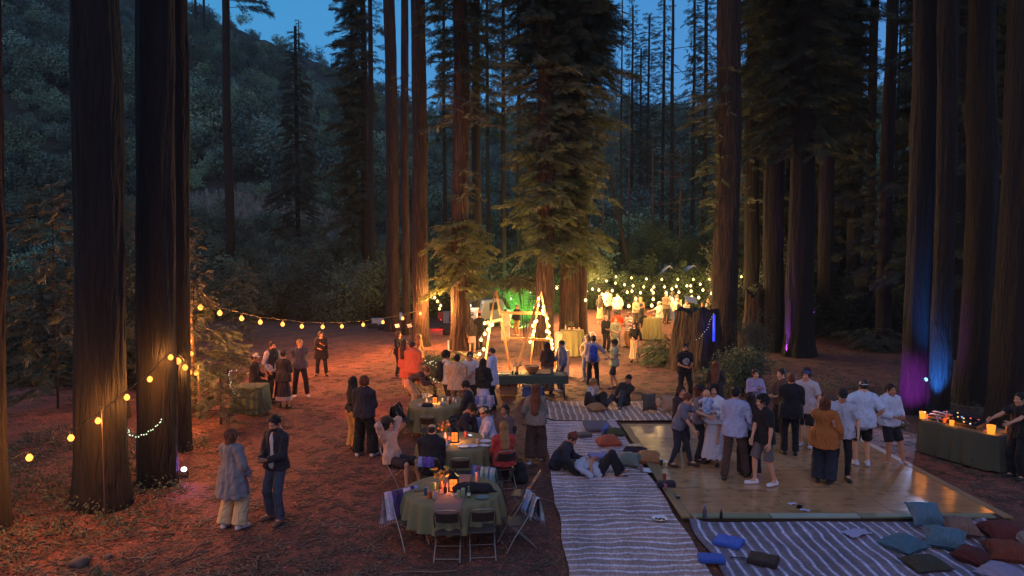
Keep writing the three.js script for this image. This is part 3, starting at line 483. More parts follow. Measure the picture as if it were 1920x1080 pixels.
// heads, hands and hair are shaped once per level of detail and shared
const protos = {};
const proto = (key, make) => protos[key] || (protos[key] = make());
const headGeo = (sex, h) => proto('head' + sex + h, () => {
  const f = new Field([-.1, -.2, -.13], [.1, .13, .14], h), m = sex === 'm';
  f.ell([0, .036, -.012], [.073, .082, .094], .02); f.ell([0, -.035, .022], [m ? .058 : .053, .074, .066], .03); f.cap([-.018, -.098, .062], [.018, -.098, .062], m ? .021 : .016, m ? .021 : .016, .025);
  f.cap([0, .004, .086], [0, -.032, .108], .009, .013, .014); f.cap([-.012, -.036, .094], [.012, -.036, .094], .009, .009, .01); f.cap([-.035, .026, .078], [.035, .026, .078], m ? .012 : .008, m ? .012 : .008, .02);
  for (const s of [-1, 1]) { f.ell([s * .033, .002, .103], [.019, .013, .019], .012, true); f.ell([s * .032, .003, .077], [.0145, .0125, .0125], .003); f.ell([s * .077, -.008, -.008], [.010, .031, .019], .008); f.ell([s * .04, -.035, .07], [.02, .02, .02], .03); }
  f.cap([-.02, -.062, .086], [.02, -.062, .086], .007, .007, .006); f.cap([-.016, -.073, .085], [.016, -.073, .085], .008, .008, .007);
  f.cap([0, -.05, -.022], [0, -.2, -.03], m ? .056 : .047, m ? .058 : .048, .025);
  return f.mesh((x, y, z) => { const ax = Math.abs(x); if (z > .07 && Math.hypot(ax - .032, (y - .003) * 1.3) < .015) return Math.hypot(ax - .032, y - .003) < .008 ? [.12, .1, .1] : [1.15, 1.25, 1.4]; if (z > .078 && ax < .026 && y < -.055 && y > -.082) return [.95, .6, .58]; if (z > .065 && y > .018 && y < .031 && ax > .013 && ax < .052) return [.3, .26, .25]; return z > .05 && y < 0 && ax > .02 ? [1.05, .95, .94] : [1, 1, 1]; });
});
const handGeo = (grip, h) => proto('hand' + grip + h, () => { // fingers along y, palm towards z, thumb towards x
  const f = new Field([-.06, -.03, -.03], [.09, .2, .08], h), c = grip ? 1.15 : .38;
  f.cap([0, -.02, 0], [0, .02, 0], .026, .028, .02, { flat: [[0, 0, 1], .75] });
  for (const x of [-.026, -.009, .009, .026]) f.cap([x * .7, .02, .002], [x, .085, 0], .014, .0125, .014);
  [[-.031, .060, .085, -.12], [-.0105, .076, .092, -.03], [.0105, .082, .094, .02], [.031, .073, .09, .08]].forEach(([x, L, y0, sp]) => { let p = [x, y0 - .006, 0], a = c * .35; for (const [q, r0, r1] of [[.45, .0092, .0085], [.30, .0085, .0078], [.25, .0078, .0068]]) { const e = [p[0] + sp * L * q, p[1] + Math.cos(a) * L * q, p[2] + Math.sin(a) * L * q]; f.cap(p, e, r0, r1, .003); p = e; a += c * .75; } });
  const t = grip ? [[.022, .022, .012], [.044, .052, .03], [.036, .083, .046], [.024, .1, .052]] : [[.022, .022, .008], [.05, .05, .018], [.062, .082, .024], [.066, .104, .028]];
  for (let i = 0; i < 3; i++) f.cap(t[i], t[i + 1], .0135 - .0015 * i, .012 - .0015 * i, .006);
  return f.mesh(() => [1, 1, 1]);
});
const hairGeo = (type, h) => proto('hair' + type + h, () => {
  const f = new Field([-.24, -.62, -.26], [.24, .24, .2], h), face = (w = .068, up = .0, deep = .1) => f.ell([0, -.024 + up, .095], [w, .098, deep], .012, true), below = y0 => f.all((x, y, z, v) => Math.max(v, (y0 + .6 * (z + .02)) - y)), strands = (amp, fr = 90) => f.rough(amp * 1.5, (x, y, z) => Math.sin(Math.atan2(x, z + .02) * fr / 3 + 5 * noise(x * 9, y * 5, z * 9)) + 1.2 * noise(x * 30, y * 12, z * 30));
  const skull = (g, gy = g) => f.ell([0, .04, -.021], [.075 + g, .083 + gy, .095 + g], .015);
  if (type === 'short') { skull(.014, .022); face(); below(-.05); strands(.005); }
  else if (type === 'crop') { skull(.006); face(.064, .004); below(-.045); }
  else if (type === 'fringe') { skull(.006); f.ell([0, .115, .01], [.085, .085, .115], .01, true); face(.07, .03); below(-.05); }
  else if (type === 'wavy') { skull(.026, .034); face(.062, -.004); below(-.07); strands(.011, 40); }
  else if (type === 'curly') { skull(.05, .05); f.ell([0, -.05, -.05], [.13, .12, .09], .05); face(.062, -.01, .14); f.rough(.018, (x, y, z) => noise(x * 26, y * 26, z * 26) + .5 * noise(x * 55, y * 55, z * 55)); }
  else if (type === 'bun') { skull(.012, .016); face(); below(-.06); f.ell([0, .09, -.11], [.045, .042, .042], .01); strands(.004); }
  else if (type === 'topbun') { skull(.012, .016); face(); below(-.06); f.ell([0, .15, -.04], [.042, .05, .042], .012); strands(.004); }
  else if (type === 'bob') { skull(.02, .02); f.cap([0, 0, -.04], [0, -.17, -.045], .098, .09, .04, { flat: [[0, 0, 1], .8], end: true }); face(.06, -.01, .13); f.ell([0, -.14, .07], [.06, .12, .09], .02, true); strands(.007); }
  else if (type === 'pony') { skull(.012, .016); face(); below(-.06); f.cap([0, .05, -.11], [0, .0, -.16], .03, .038, .02); f.cap([0, 0, -.16], [0, -.26, -.14], .038, .012, .02); strands(.004); }
  else if (type === 'long') { skull(.02, .02); f.cap([0, 0, -.05], [0, -.2, -.105], .098, .112, .04, { flat: [[0, 0, 1], .62] }); f.cap([0, -.2, -.105], [.01, -.46, -.165], .112, .085, .03, { flat: [[0, 0, 1], .45] }); face(.059, -.01, .13); f.ell([0, -.2, .08], [.055, .19, .095], .02, true); strands(.008, 70); }
  else if (type === 'straight') { skull(.014, .016); f.cap([0, 0, -.05], [0, -.22, -.105], .09, .098, .04, { flat: [[0, 0, 1], .55] }); f.cap([0, -.22, -.105], [0, -.36, -.135], .098, .085, .03, { flat: [[0, 0, 1], .4] }); face(.059, -.01, .13); f.ell([0, -.2, .08], [.06, .19, .1], .02, true); strands(.006, 100); }
  else if (type === 'hood') { f.cap([0, .06, -.03], [0, -.14, -.03], .112, .14, .05, { flat: [[0, 0, 1], 1] }); f.ell([0, -.02, .11], [.075, .115, .1], .02, true); f.rough(.005, (x, y, z) => noise(x * 20, y * 14, z * 20)); }
  else if (type === 'hoodback') { f.ell([0, -.15, -.075], [.125, .075, .075], .02); f.ell([0, -.10, -.05], [.085, .06, .05], .02, true); f.rough(.006, (x, y, z) => noise(x * 20, y * 14, z * 20)); }
  else if (type === 'beard') { f.ell([0, -.065, .04], [.062, .066, .066], .02); f.ell([0, .01, .07], [.11, .052, .12], .012, true); f.ell([0, -.066, .105], [.019, .008, .03], .006, true); f.all((x, y, z, v) => Math.max(v, -.005 - z)); strands(.004); }
  else if (type === 'cap' || type === 'capback') { const s = type === 'cap' ? 1 : -1; f.ell([0, .055, -.012], [.09, .085, .108], .01); f.all((x, y, z, v) => Math.max(v, .035 - y)); f.ell([0, .02, -.012], [.08, .08, .1], .005, true); f.all((x, y, z, v) => { const q = (z + .012) * s, a = Math.hypot(x / .072, Math.max(0, q - .07) / .1), d = Math.max((a - 1) * .07, Math.abs(y - .045 + Math.max(0, q - .08) * .28 + x * x * 2) - .006, .075 - q); return Math.min(v, d); }); }
  else if (type === 'beanie') { f.ell([0, .06, -.014], [.088, .098, .108], .01); f.all((x, y, z, v) => Math.max(v, .022 + z * .12 - y)); f.cap([0, .14, -.02], [.01, .19, -.035], .03, .012, .04); f.rough(.003, (x, y, z) => Math.sin(y * 500)); }
  else if (type === 'brim') { f.ell([0, .085, -.012], [.086, .075, .1], .01); f.all((x, y, z, v) => Math.max(v, .05 - y)); f.all((x, y, z, v) => { const a = Math.hypot(x / .16, (z + .01) / .18), d = Math.max((a - 1) * .16, Math.abs(y - .056 - .02 * x * x / .02) - .006); return Math.min(v, d); }); }
  else if (type === 'band') { f.all((x, y, z) => { const a = Math.hypot(x / .088, (y - .03) / .1); return Math.max(Math.abs(a - 1) * .09 - .007, Math.abs(z - .005 + .15 * y) - .012, -.02 - y); }); }
  return f.mesh();
});
const HANDS = { // reach for the wrist, as [out, up, forward] for a 1.75 m body
  hang: [.25, .84, .05], relax: [.27, .92, .13], front: [.07, 1.08, .27], low: [.05, .92, .22], cup: [.13, 1.17, .27], chest: [.04, 1.24, .22], cross: [-.12, 1.2, .19], back: [-.03, .95, -.17], pocket: [.2, .92, .10], hip: [.23, 1.0, .02], chin: [.06, 1.46, .2], phone: [.13, 1.5, .16],
  up: [.28, 1.85, .16], high: [.18, 1.7, .34], reach: [.2, 1.2, .52], out: [.42, 1.2, .32], wide: [.62, 1.28, .16], head: [.10, 1.66, -.13], lap: [.1, .66, .28], knee: [.16, .6, .4],
};
function limb(a, c, l1, l2, pole) { // two bones from a towards c; returns [joint, end]
  let d = sub(c, a), L = len3(d); const m = (l1 + l2) * .995; if (L > m) { c = addv(a, unit(d), m); L = m; d = sub(c, a); } if (L < Math.abs(l1 - l2) + .02) L = Math.abs(l1 - l2) + .02;
  const u = unit(d), x = (l1 * l1 - l2 * l2 + L * L) / (2 * L), y = Math.sqrt(Math.max(0, l1 * l1 - x * x)); let p = addv(pole, u, -dot3(pole, u)); if (len3(p) < 1e-3) p = addv([0, 0, 1], u, -u[2]); return [addv(addv(a, u, x), unit(p), y), c];
}
const foldTex = texture(256, 256, (u, v) => { const a = nz1.fbm(u + .12 * nz2(u, v, 3, 3), v, 7, 4, 4), b = nz2.fbm(u, v + .1 * a, 12, 8, 3); return [1, 1, 1, .6 * (1 - Math.abs(2 * a - 1) * 1.4) + .4 * b]; }, [1.7, 1.3]).bumpMap;
const strandTex = texture(256, 64, (u, v) => [1, 1, 1, nz1.fbm(u, v, 90, 5, 3)], [9, 5]).bumpMap;
const clothMat = (c, o = {}) => M(c, .92, { bumpMap: foldTex, bumpScale: .035, ...o });
const HELD = {};
function person(label, at, yaw, o) {
  const s = o.h / 1.75, f = o.sex !== 'm', S = p => p.map(q => q * s), dist = Math.hypot(at[0], at[at.length - 1]), cell = dist < 15 ? .018 : dist < 24 ? .023 : .032, hc = dist < 24 ? .0085 : .013, hand = dist < 15 ? .005 : .0075, fat = o.fat || 1;
  const pos = at.length === 3 ? at : [at[0], groundY(at[0], at[1]), at[1]], g = thing('person', label, 'person', pos, yaw * R, o.group);
  // --- joints in the body's own axes: x to its left, z forward
  const P = S(o.pelvis || [0, .93, 0]), lean = (o.lean || 0) * R, roll = (o.roll || 0) * R, tw = (o.twist || 0) * R, ct = Math.cos(tw), st = Math.sin(tw);
  const dirAt = k => unit([-Math.sin(roll * k), Math.cos(lean * k), Math.sin(lean * k)]), W = addv(P, dirAt(.6), .17 * s), C = addv(W, dirAt(1.05), .33 * s), up = dirAt(1.1);
  const sideAxis = unit([ct, Math.sin(roll), -st]), fwd = unit(cross3(sideAxis, up));
  const shW = (f ? .158 : .178) * s * Math.sqrt(fat), hipW = (f ? .092 : .085) * s, sh = [-1, 1].map(q => addv(addv(C, sideAxis, q * shW), up, -.03 * s)), hip = [-1, 1].map(q => addv(P, [1, 0, 0], q * hipW));
  const nk = addv(C, up, .03 * s), hd = addv(addv(nk, unit(lerp3(up, [0, 1, 0], o.lie ? 0 : .5)), .155 * s), fwd, .022 * s);
  const hy = ((o.look || 0)) * R + tw, hp = (o.nod || 0) * R + (o.lie ? lean * .8 : lean * .25);
  const headM = new THREE.Matrix4().compose(V(...hd), new THREE.Quaternion().setFromEuler(new THREE.Euler(hp, hy, -roll * .4, 'YXZ')), V(s, s, s));
  const feet = (o.feet || [[-.11, 0], [.11, .02]]).map((q, i) => q.length === 2 ? [q[0], 0, q[1]] : q);
  const legs = hip.map((hj, i) => { const a = S([feet[i][0], feet[i][1] + .085, feet[i][2]]); return limb(hj, a, .44 * s, .43 * s, o.knees ? o.knees[i] : [(i ? 1 : -1) * .15, .1, 1]); });
  const toes = legs.map(([, a], i) => { const fy = ((o.footYaw ? o.footYaw[i] : (i ? 12 : -12))) * R; return o.toeUp ? addv(a, unit([Math.sin(fy) * .5, 1, .5]), .15 * s) : [a[0] + Math.sin(fy) * .165 * s, Math.max(.03 * s, a[1] - .055 * s), a[2] + Math.cos(fy) * .165 * s]; });
  const arms = sh.map((j, i) => { const q = (o.hands || ['hang', 'hang'])[i], q0 = typeof q === 'string' ? HANDS[q] : q, sg = i ? 1 : -1; let w = S([q0[0] * sg, q0[1], q0[2]]); if (typeof q === 'string') { w = addv(w, [0, C[1] - 1.43 * s, C[2]], o.pelvis ? 1 : .6); const cx = Math.cos(tw), sx = Math.sin(tw); w = [w[0] * cx + w[2] * sx, w[1], -w[0] * sx + w[2] * cx]; w[0] += C[0]; } const pole = o.poles ? o.poles[i] : q === 'head' ? [sg, .5, .5] : q === 'up' ? [sg * .6, -.2, -.1] : [sg * .55, -.75, q === 'back' ? -.4 : -.45]; return limb(j, w, .285 * s, .25 * s, pole); });
  const pts = [P, hd, addv(hd, [0, 1, 0], .16 * s), ...legs.flat(), ...toes, ...arms.flat(), ...sh], ext = (m, list = pts) => [[0, 1, 2].map(k => Math.min(...list.map(p => p[k])) - m), [0, 1, 2].map(k => Math.max(...list.map(p => p[k])) + m)];
  const fl = [fwd, .70], torso = (F, grow, kk, from = 0) => {
    if (from < 1) F.cap(hip[0], hip[1], (.098 + grow) * s * fat, (.098 + grow) * s * fat, kk, { flat: [[0, 0, 1], .92] });
    F.cap(P, W, (f ? .122 : .132) * s * fat + grow, (f ? .112 : .134) * s * fat + grow, kk, { flat: [fl[0], fat > 1.1 ? .9 : .74] });
    F.cap(W, addv(C, up, -.07 * s), (f ? .112 : .134) * s * fat + grow, (f ? .13 : .152) * s * fat + grow, kk, { flat: fl });
    F.cap(lerp3(sh[0], sh[1], .1), lerp3(sh[0], sh[1], .9), .052 * s + grow, .052 * s + grow, kk + .02); F.cap(nk, addv(C, up, -.06 * s), .055 * s, .085 * s, kk + .03);
    if (f) for (const q of [-1, 1]) F.ell(addv(addv(addv(C, up, -.13 * s), sideAxis, q * .062 * s), fwd, .068 * s), [.058 * s + grow, .058 * s + grow, .052 * s + grow], .04);
  };
  const legR = [[.082, .052], [.053, .038]];
  // --- the body: trunk, limbs, feet, with the head and two hands meshed finer and merged in
  { const F = new Field(...ext(.16), cell); torso(F, -.006, .04);
    hip.forEach((j, i) => { const [k, a] = legs[i]; F.cap(j, k, legR[0][0] * s * Math.sqrt(fat), legR[0][1] * s, .04); F.cap(k, a, legR[1][0] * s, legR[1][1] * s, .02); F.cap(lerp3(k, a, .2), lerp3(k, a, .45), .05 * s, .046 * s, .02); F.cap(a, toes[i], .036 * s, .03 * s, .02); });
    sh.forEach((j, i) => { const [e, w] = arms[i]; F.cap(j, e, .045 * s * Math.sqrt(fat), .037 * s, .03); F.cap(e, w, .037 * s, .026 * s, .015); F.cap(lerp3(e, w, .1), lerp3(e, w, .35), .039 * s, .037 * s, .015); });
    F.cap(nk, lerp3(nk, hd, .6), .05 * s, .046 * s, .02);
    const list = [F.mesh(() => [1, 1, 1])];
    list.push(headGeo(f ? 'f' : 'm', hc).clone().applyMatrix4(headM));
    arms.forEach(([e, w], i) => {
      const y = unit(sub(w, e)), body = [C[0] * .5, w[1] + .02, C[2] + .05], q = typeof (o.hands || [])[i] === 'string' ? o.hands[i] : '', grip = !!(o.grip && o.grip.includes(i));
      let t = addv(grip ? [0, 1, .15] : [0, .3, 1], y, -dot3(grip ? [0, 1, .15] : [0, .3, 1], y)); if (len3(t) < .05) t = [0, 1, 0]; t = unit(t); let z = cross3(t, y); if (dot3(z, sub(body, w)) < 0) z = [-z[0], -z[1], -z[2]];
      const m = new THREE.Matrix4().makeBasis(V(...t).multiplyScalar(s), V(...y).multiplyScalar(s), V(...z).multiplyScalar(s)).setPosition(...w), gg = handGeo(grip, hand).clone(); gg.applyMatrix4(m);
      if (m.determinant() < 0) { const ix = gg.index.array; for (let k = 0; k < ix.length; k += 3) { const b = ix[k]; ix[k] = ix[k + 1]; ix[k + 1] = b; } }
      list.push(gg);
      if (grip) { const c = addv(addv(w, y, .075 * s), z, .038 * s); g.updateMatrixWorld(); (HELD[label] = HELD[label] || []).push(V(...c).applyMatrix4(g.matrixWorld)); }
    });
    mesh('body', join(list), M(o.skin || 0x9a6a50, .62, { vertexColors: true }), g); }
  const fold = (F, amp, seed) => F.rough(amp, (x, y, z) => noise(x * 11 + seed, y * 7, z * 11) + .6 * noise(x * 24, y * 15 + seed, z * 24));
  // --- lower garment
  if (o.bot) { const [type, col, q = 0] = o.bot, wide = type === 'wide', F = new Field(...ext(.24), cell), grow = type === 'wide' ? .03 : type === 'slim' ? .008 : .018;
    if (type === 'skirt') { // q: height of the hem
      const hemY = (q || .2) * s, base = [mix(legs[0][1][0], legs[1][1][0], .5) * .8, hemY, mix(legs[0][1][2], legs[1][1][2], .5) * .8], rad = (o.hemR || .26) * s;
      F.cap(addv(P, [0, 1, 0], .1 * s), base, .128 * s * fat, rad, .02, { end: true, start: true, flat: [[0, 0, 1], .82] });
      F.rough(.016, (x, y, z) => { const t = clamp((P[1] - y) / P[1]); return t * Math.sin(Math.atan2(x - base[0], z - base[2]) * 11 + 2 * noise(x * 4, y * 3, z * 4)); });
      mesh('skirt', F.mesh(), clothMat(col, o.botM), g);
    } else {
      F.cap(hip[0], hip[1], .1 * s * fat + grow, .1 * s * fat + grow, .03, { flat: [[0, 0, 1], .94] }); F.cap(P, addv(P, dirAt(.6), .1 * s), .125 * s * fat + grow * .6, .122 * s * fat + grow * .6, .03, { end: true, flat: [fl[0], .76] });
      hip.forEach((j, i) => { const [k, a] = legs[i], w = wide ? .03 : 0; if (type === 'shorts') F.cap(j, lerp3(j, k, q || .8), .092 * s * fat, .085 * s + .012, .03, { end: true }); else { F.cap(j, k, .084 * s * fat + grow, .06 * s + grow + w, .035); F.cap(k, lerp3(k, a, 1.0), .058 * s + grow + w, (.045 + (wide ? .055 : type === 'slim' ? -.004 : .012)) * s + grow, .02, { end: true }); } });
      fold(F, .009, 3); mesh(type === 'shorts' ? 'shorts' : 'trousers', F.mesh(), clothMat(col, o.botM), g);
    } }
  // --- shoes
  if (o.shoe !== undefined) legs.forEach(([, a], i) => { const F = new Field(...ext(.1, [a, toes[i]]), Math.min(cell, .02)), d = unit(sub(toes[i], a)), heel = addv(a, d, -.045 * s); if (!o.toeUp) heel[1] = Math.max(.03, a[1] - .05 * s); F.cap(heel, toes[i], .04 * s, .041 * s, .02); F.cap(lerp3(heel, a, .3), addv(a, [0, 1, 0], .02), .042 * s, .042 * s, .03); F.cap(lerp3(heel, toes[i], .5), toes[i], .042 * s, .043 * s, .02); if (feet[i][1] === 0) F.all((x, y, z, v) => Math.max(v, .004 - y)); mesh('shoe', F.mesh(), M(o.shoe, .7), g); });
  // --- upper garments: [type, colour, sleeve 0..2, hem below the hips, looseness, flare]
  const topShell = (name, col, sleeve, hem, grow, flare, open, mt) => { const F = new Field(...ext(.3), cell), hemP = addv(P, lerp3(dirAt(-.25), dirAt(.5), .5), -hem * s), kk = .035;
    torso(F, grow, kk, 1); F.cap(P, hemP, .128 * s * fat + grow, .125 * s * fat + grow + flare, .03, { end: true, flat: [fl[0], .82] });
    if (hem > 0) for (const q of [0, 1]) { const b = addv(hip[q], sub(hemP, P)); F.cap(addv(hip[q], up, .07 * s), b, .112 * s * fat + Math.max(grow, .02) + .006, .108 * s * fat + Math.max(grow, .02) + .006 + flare * .7, .05, { end: true, flat: [fwd, .92] }); }
    if (hem < 0) { const n = dirAt(.5), c = dot3(hemP, n); F.all((x, y, z, v) => Math.max(v, c - (x * n[0] + y * n[1] + z * n[2]))); }
    sh.forEach((j, i) => { const [e, w] = arms[i]; if (sleeve <= 0) return; F.cap(j, lerp3(j, e, Math.min(1, sleeve)), .05 * s * Math.sqrt(fat) + grow, .043 * s + grow, .03, { end: sleeve < 1 }); if (sleeve > 1) F.cap(e, lerp3(e, w, sleeve - 1), .042 * s + grow, .032 * s + grow * .9, .02, { end: true }); });
    F.ell(addv(addv(nk, up, .05 * s), fwd, .03 * s), [.062 * s, .062 * s, .07 * s], .01, true);
    if (o.offShoulder) { const c = dot3(addv(C, up, -.055 * s), up); F.all((x, y, z, v) => Math.max(v, x * up[0] + y * up[1] + z * up[2] - c)); }
    if (open) F.cap(addv(addv(nk, fwd, .13 * s), up, .02), addv(hemP, fwd, .14 * s + flare), .045 * s, .07 * s, .01, { cut: true });
    fold(F, Math.min(.012, .005 + grow * .25), label.length); if (flare > .06) F.rough(.012, (x, y, z) => clamp((C[1] - y) * 1.6) * Math.sin(Math.atan2(x - P[0], z - P[2]) * 9 + 3 * noise(x * 3, y * 2, z * 3)));
    mesh(name, F.mesh(), clothMat(col, mt), g); };
  if (o.inner) topShell('shirt', o.inner, 0, .02, .008, 0);
  if (o.top) { const [type, col, sl = .6, hem = .06, grow = .016, flare = .01] = o.top; topShell(type, col, sl, hem, grow, flare, o.open, o.topM); }
  // --- hair, hats, beards
  for (const [type, col, part] of o.head || []) mesh(part || 'hair', hairGeo(type, dist < 24 ? .0105 : .016), M(col, /cap|beanie|brim|hood|band/.test(type) ? .9 : .55, /cap|beanie|brim|hood|band/.test(type) ? {} : { bumpMap: strandTex, bumpScale: .012 }), g).applyMatrix4(headM);
  for (const fn of o.extra || []) fn({ g, P, C, W, up, fwd, sideAxis, s, arms, nk, hd });
  g.updateMatrixWorld(); return g;
}
// where someone stands, from the top of the head at (px, py) and their height
function stand(px, py, h, lift = 0) {
  let d = headDistance(py, h + lift);
  if (!lift && d > 32) { let best = 9; for (let q = 28; q < 50; q += .05) { const p = ahead(px, py, q), e = Math.abs(p.y - h - groundY(p.x, p.z)); if (e < best) { best = e; d = q; } } }
  const p = ahead(px, py, d); return lift ? [p.x, lift, p.z] : [p.x, p.z];
}

// ---------------------------------------------------------------- printed and woven cloth, and what is worn
const hexRGB = h => [(h >> 16 & 255) / 255, (h >> 8 & 255) / 255, (h & 255) / 255];
function stripes(a, b) { const A = hexRGB(a), B = hexRGB(b), t = texture(8, 64, (u, v) => v % .5 < .28 ? A : B, [1, 6]); return { map: t.map }; }
function checks(a, b) { const A = hexRGB(a), B = hexRGB(b), t = texture(64, 64, (u, v) => ((u * 4 | 0) + (v * 4 | 0)) % 2 ? A : B, [4, 4]); return { map: t.map }; }
function spots(a, b) { const A = hexRGB(a), B = hexRGB(b), n = tileNoise(41), t = texture(128, 128, (u, v) => n(u, v, 16, 16) > .62 ? B : A, [3, 3]); return { map: t.map }; }
function floral() { const n = tileNoise(43), t = texture(256, 256, (u, v) => { const q = n(u, v, 14, 14), w = n(u, v, 34, 34); return q > .66 ? [.50, .14, .10] : q > .58 && w > .5 ? [.36, .30, .16] : [.90, .84, .76]; }, [2, 2]); return { map: t.map }; }
function pleats() { const t = texture(128, 8, u => { const k = .5 + .5 * Math.sin(u * 6.283 * 8); return k > .55 ? [.78, .66, .50] : [.52, .40, .30]; }, [2, 1]); return { map: t.map }; }
const onTorso = (q, x, y, z) => addv(addv(addv(q.C, q.sideAxis, x * q.s), q.up, y * q.s), q.fwd, z * q.s);
function frontPatch(q, w, h, y, z, mat, name, back = 1) { // a patch of print that follows the rounded chest or back
  const g = new THREE.PlaneGeometry(w, h, 8, 4), p = g.attributes.position; for (let i = 0; i < p.count; i++) p.setZ(i, -2.6 * p.getX(i) ** 2);
  const m = new THREE.Matrix4().makeBasis(V(...q.sideAxis).multiplyScalar(back), V(...q.up), V(...q.fwd).multiplyScalar(back)).setPosition(...onTorso(q, 0, y, z * back)); g.applyMatrix4(m); g.computeVertexNormals(); mesh(name, g, mat, q.g);
}
let printTex;
function printMat(col, seed) { const n = tileNoise(seed), c = hexRGB(col); const t = texture(96, 96, (u, v) => { const r = Math.hypot(u - .5, v - .5), k = (r < .42 && n(u, v, 18, 11) > .5) || Math.abs(r - .43) < .02; return k ? c : [.06, .055, .07]; }); return new THREE.MeshStandardMaterial({ roughness: .95, map: t.map }); }
const chestPrint = q => frontPatch(q, .25, .23, -.2, .148, printMat(0xa6a0a6, 51), 'print'), backPrint = q => frontPatch(q, .17, .12, -.24, .145, printMat(0xb5b0b8, 52), 'print', -1);
const badge = q => mesh('badge', put(new THREE.CylinderGeometry(.028, .028, .008, 14), ...onTorso(q, .05, -.14, .145), Math.PI / 2, 0, 0), M(0xd0522a, .6), q.g);
const glassesOn = q => { const y = q.hd[1] + .004, z = q.hd[2] + .098 * q.s, g = []; for (const s of [-1, 1]) g.push(new THREE.TorusGeometry(.023, .004, 6, 14).translate(q.hd[0] + s * .033, y, z), rod([q.hd[0] + s * .056, y, z], [q.hd[0] + s * .08, y, z - .1], .003)); g.push(rod([q.hd[0] - .01, y, z], [q.hd[0] + .01, y, z], .004)); mesh('glasses', g, M(0x0e0c0c, .4), q.g); };
function vest(q, col) { const F = new Field([-.4, .6, -.4], [.4, 1.7, .4], .022), a = addv(q.P, q.up, .02), b = addv(q.C, q.up, -.06); F.cap(a, b, .19 * q.s, .19 * q.s, .02, { flat: [q.fwd, .8], start: true }); F.cap(addv(q.C, q.sideAxis, -.1), addv(q.C, q.sideAxis, .1), .075, .075, .05); F.cap(addv(b, q.fwd, .16), addv(a, q.fwd, .16), .035, .035, .01, { cut: true }); F.ell(addv(q.nk, q.up, .06), [.075, .08, .08], .01, true); mesh('vest', F.mesh(), M(col, .85), q.g); }
const lace = q => mesh('lace_hem', new THREE.CylinderGeometry(.235 * q.s, .25 * q.s, .11, 26, 1, true).scale(1, 1, .85).translate(0, .32 * q.s, 0), M(0xa88f8a, .95, { side: THREE.DoubleSide }), q.g);
const strapPads = (q, col) => { for (const s of [-1, 1]) mesh('shoulder_strap', tube([onTorso(q, s * .1, -.05, -.15), onTorso(q, s * .105, .052, -.02), onTorso(q, s * .11, -.06, .125), onTorso(q, s * .15, -.26, .1), onTorso(q, s * .16, -.3, -.06)], .018, 24, 6), M(col, .85), q.g); };

// skin and hair tones
const S1 = 0xc08a6c, S2 = 0xa87253, S3 = 0x7d4f38, S4 = 0x5a3726, BLK = 0x15110f, BRN = 0x33221a, AUB = 0x6b3a22, BLD = 0x9c7444, GRY = 0x6e6660;
function guest(label, px, py, yaw, h, o) { return person(label, stand(px, py, h, o.lift), yaw, { h, skin: S1, shoe: 0x221c1a, ...o }); }
// left side
guest('woman in a long grey cardigan and cream trousers, her back turned, near the left redwoods', 433, 805, 158, 1.66, { sex: 'f', top: ['cardigan', 0x6c686c, 1.9, .34, .035, .10], bot: ['wide', 0xb59a72], shoe: 0xb9b2b4, head: [['bob', AUB], ['band', 0xc9c2c6, 'headband']], hands: ['relax', 'chest'], feet: [[-.15, 0], [.14, -.05]], look: -12 });
guest('man in open dark jacket, white tee and jeans facing the woman in grey cardigan', 517, 780, -25, 1.80, { sex: 'm', skin: S2, top: ['jacket', 0x231d22, 2, .05, .028, .03], open: 1, inner: 0xb9aeb0, bot: ['jeans', 0x3a3d4a], shoe: 0x6b4a38, head: [['short', BLK], ['beard', BLK, 'beard']], hands: ['front', 'front'], nod: 22, feet: [[-.14, 0], [.16, .1]] });
guest('man in grey sweatshirt and black vest, hands in pockets, by the left drinks table', 510, 650, 55, 1.78, { sex: 'm', top: ['sweatshirt', 0xa69aa0, 2, .04, .03, .01], bot: ['trousers', 0x17151a], head: [['short', BRN], ['beard', BRN, 'beard']], hands: ['pocket', 'pocket'], extra: [q => vest(q, 0x1b171c)] });
guest('woman in a dark dress with a pale lace hem, her back turned, between two men', 531, 664, 175, 1.68, { sex: 'f', skin: S2, top: ['dress', 0x2a2025, 1.4, .12, .02, .03], bot: ['skirt', 0x35282c, .34], hemR: .23, head: [['bun', BRN]], hands: ['front', 'front'], extra: [q => lace(q)] });
guest('man in a dark grey sweatshirt with hands behind his back and white sneakers, left clearing', 562, 643, 20, 1.80, { sex: 'm', top: ['sweatshirt', 0x3c3f4c, 2, .05, .03, .01], bot: ['trousers', 0x14131a], shoe: 0xc8beb8, head: [['short', BLD]], hands: ['back', 'back'], feet: [[-.17, 0], [.2, .06]], look: 10 });
guest('woman all in black standing alone below the string of bulbs, hands at her waist', 602, 626, 15, 1.64, { sex: 'f', fat: 1.12, top: ['tunic', 0x141116, 1.5, .26, .03, .06], bot: ['trousers', 0x171318], head: [['long', BLK]], hands: ['front', 'chest'], feet: [[-.16, 0], [.18, .05]], look: 15 });
guest('woman in off shoulder black top and wide mustard trousers, leaning to the navy jacketed man', 661, 709, 140, 1.70, { sex: 'f', top: ['blouse', 0x17131a, 1.9, .02, .012, .0], offShoulder: 1, bot: ['wide', 0x9b7440], shoe: 0x6b4a30, head: [['long', BLK]], hands: ['relax', 'front'], look: 40, feet: [[-.13, 0], [.12, .04]] });
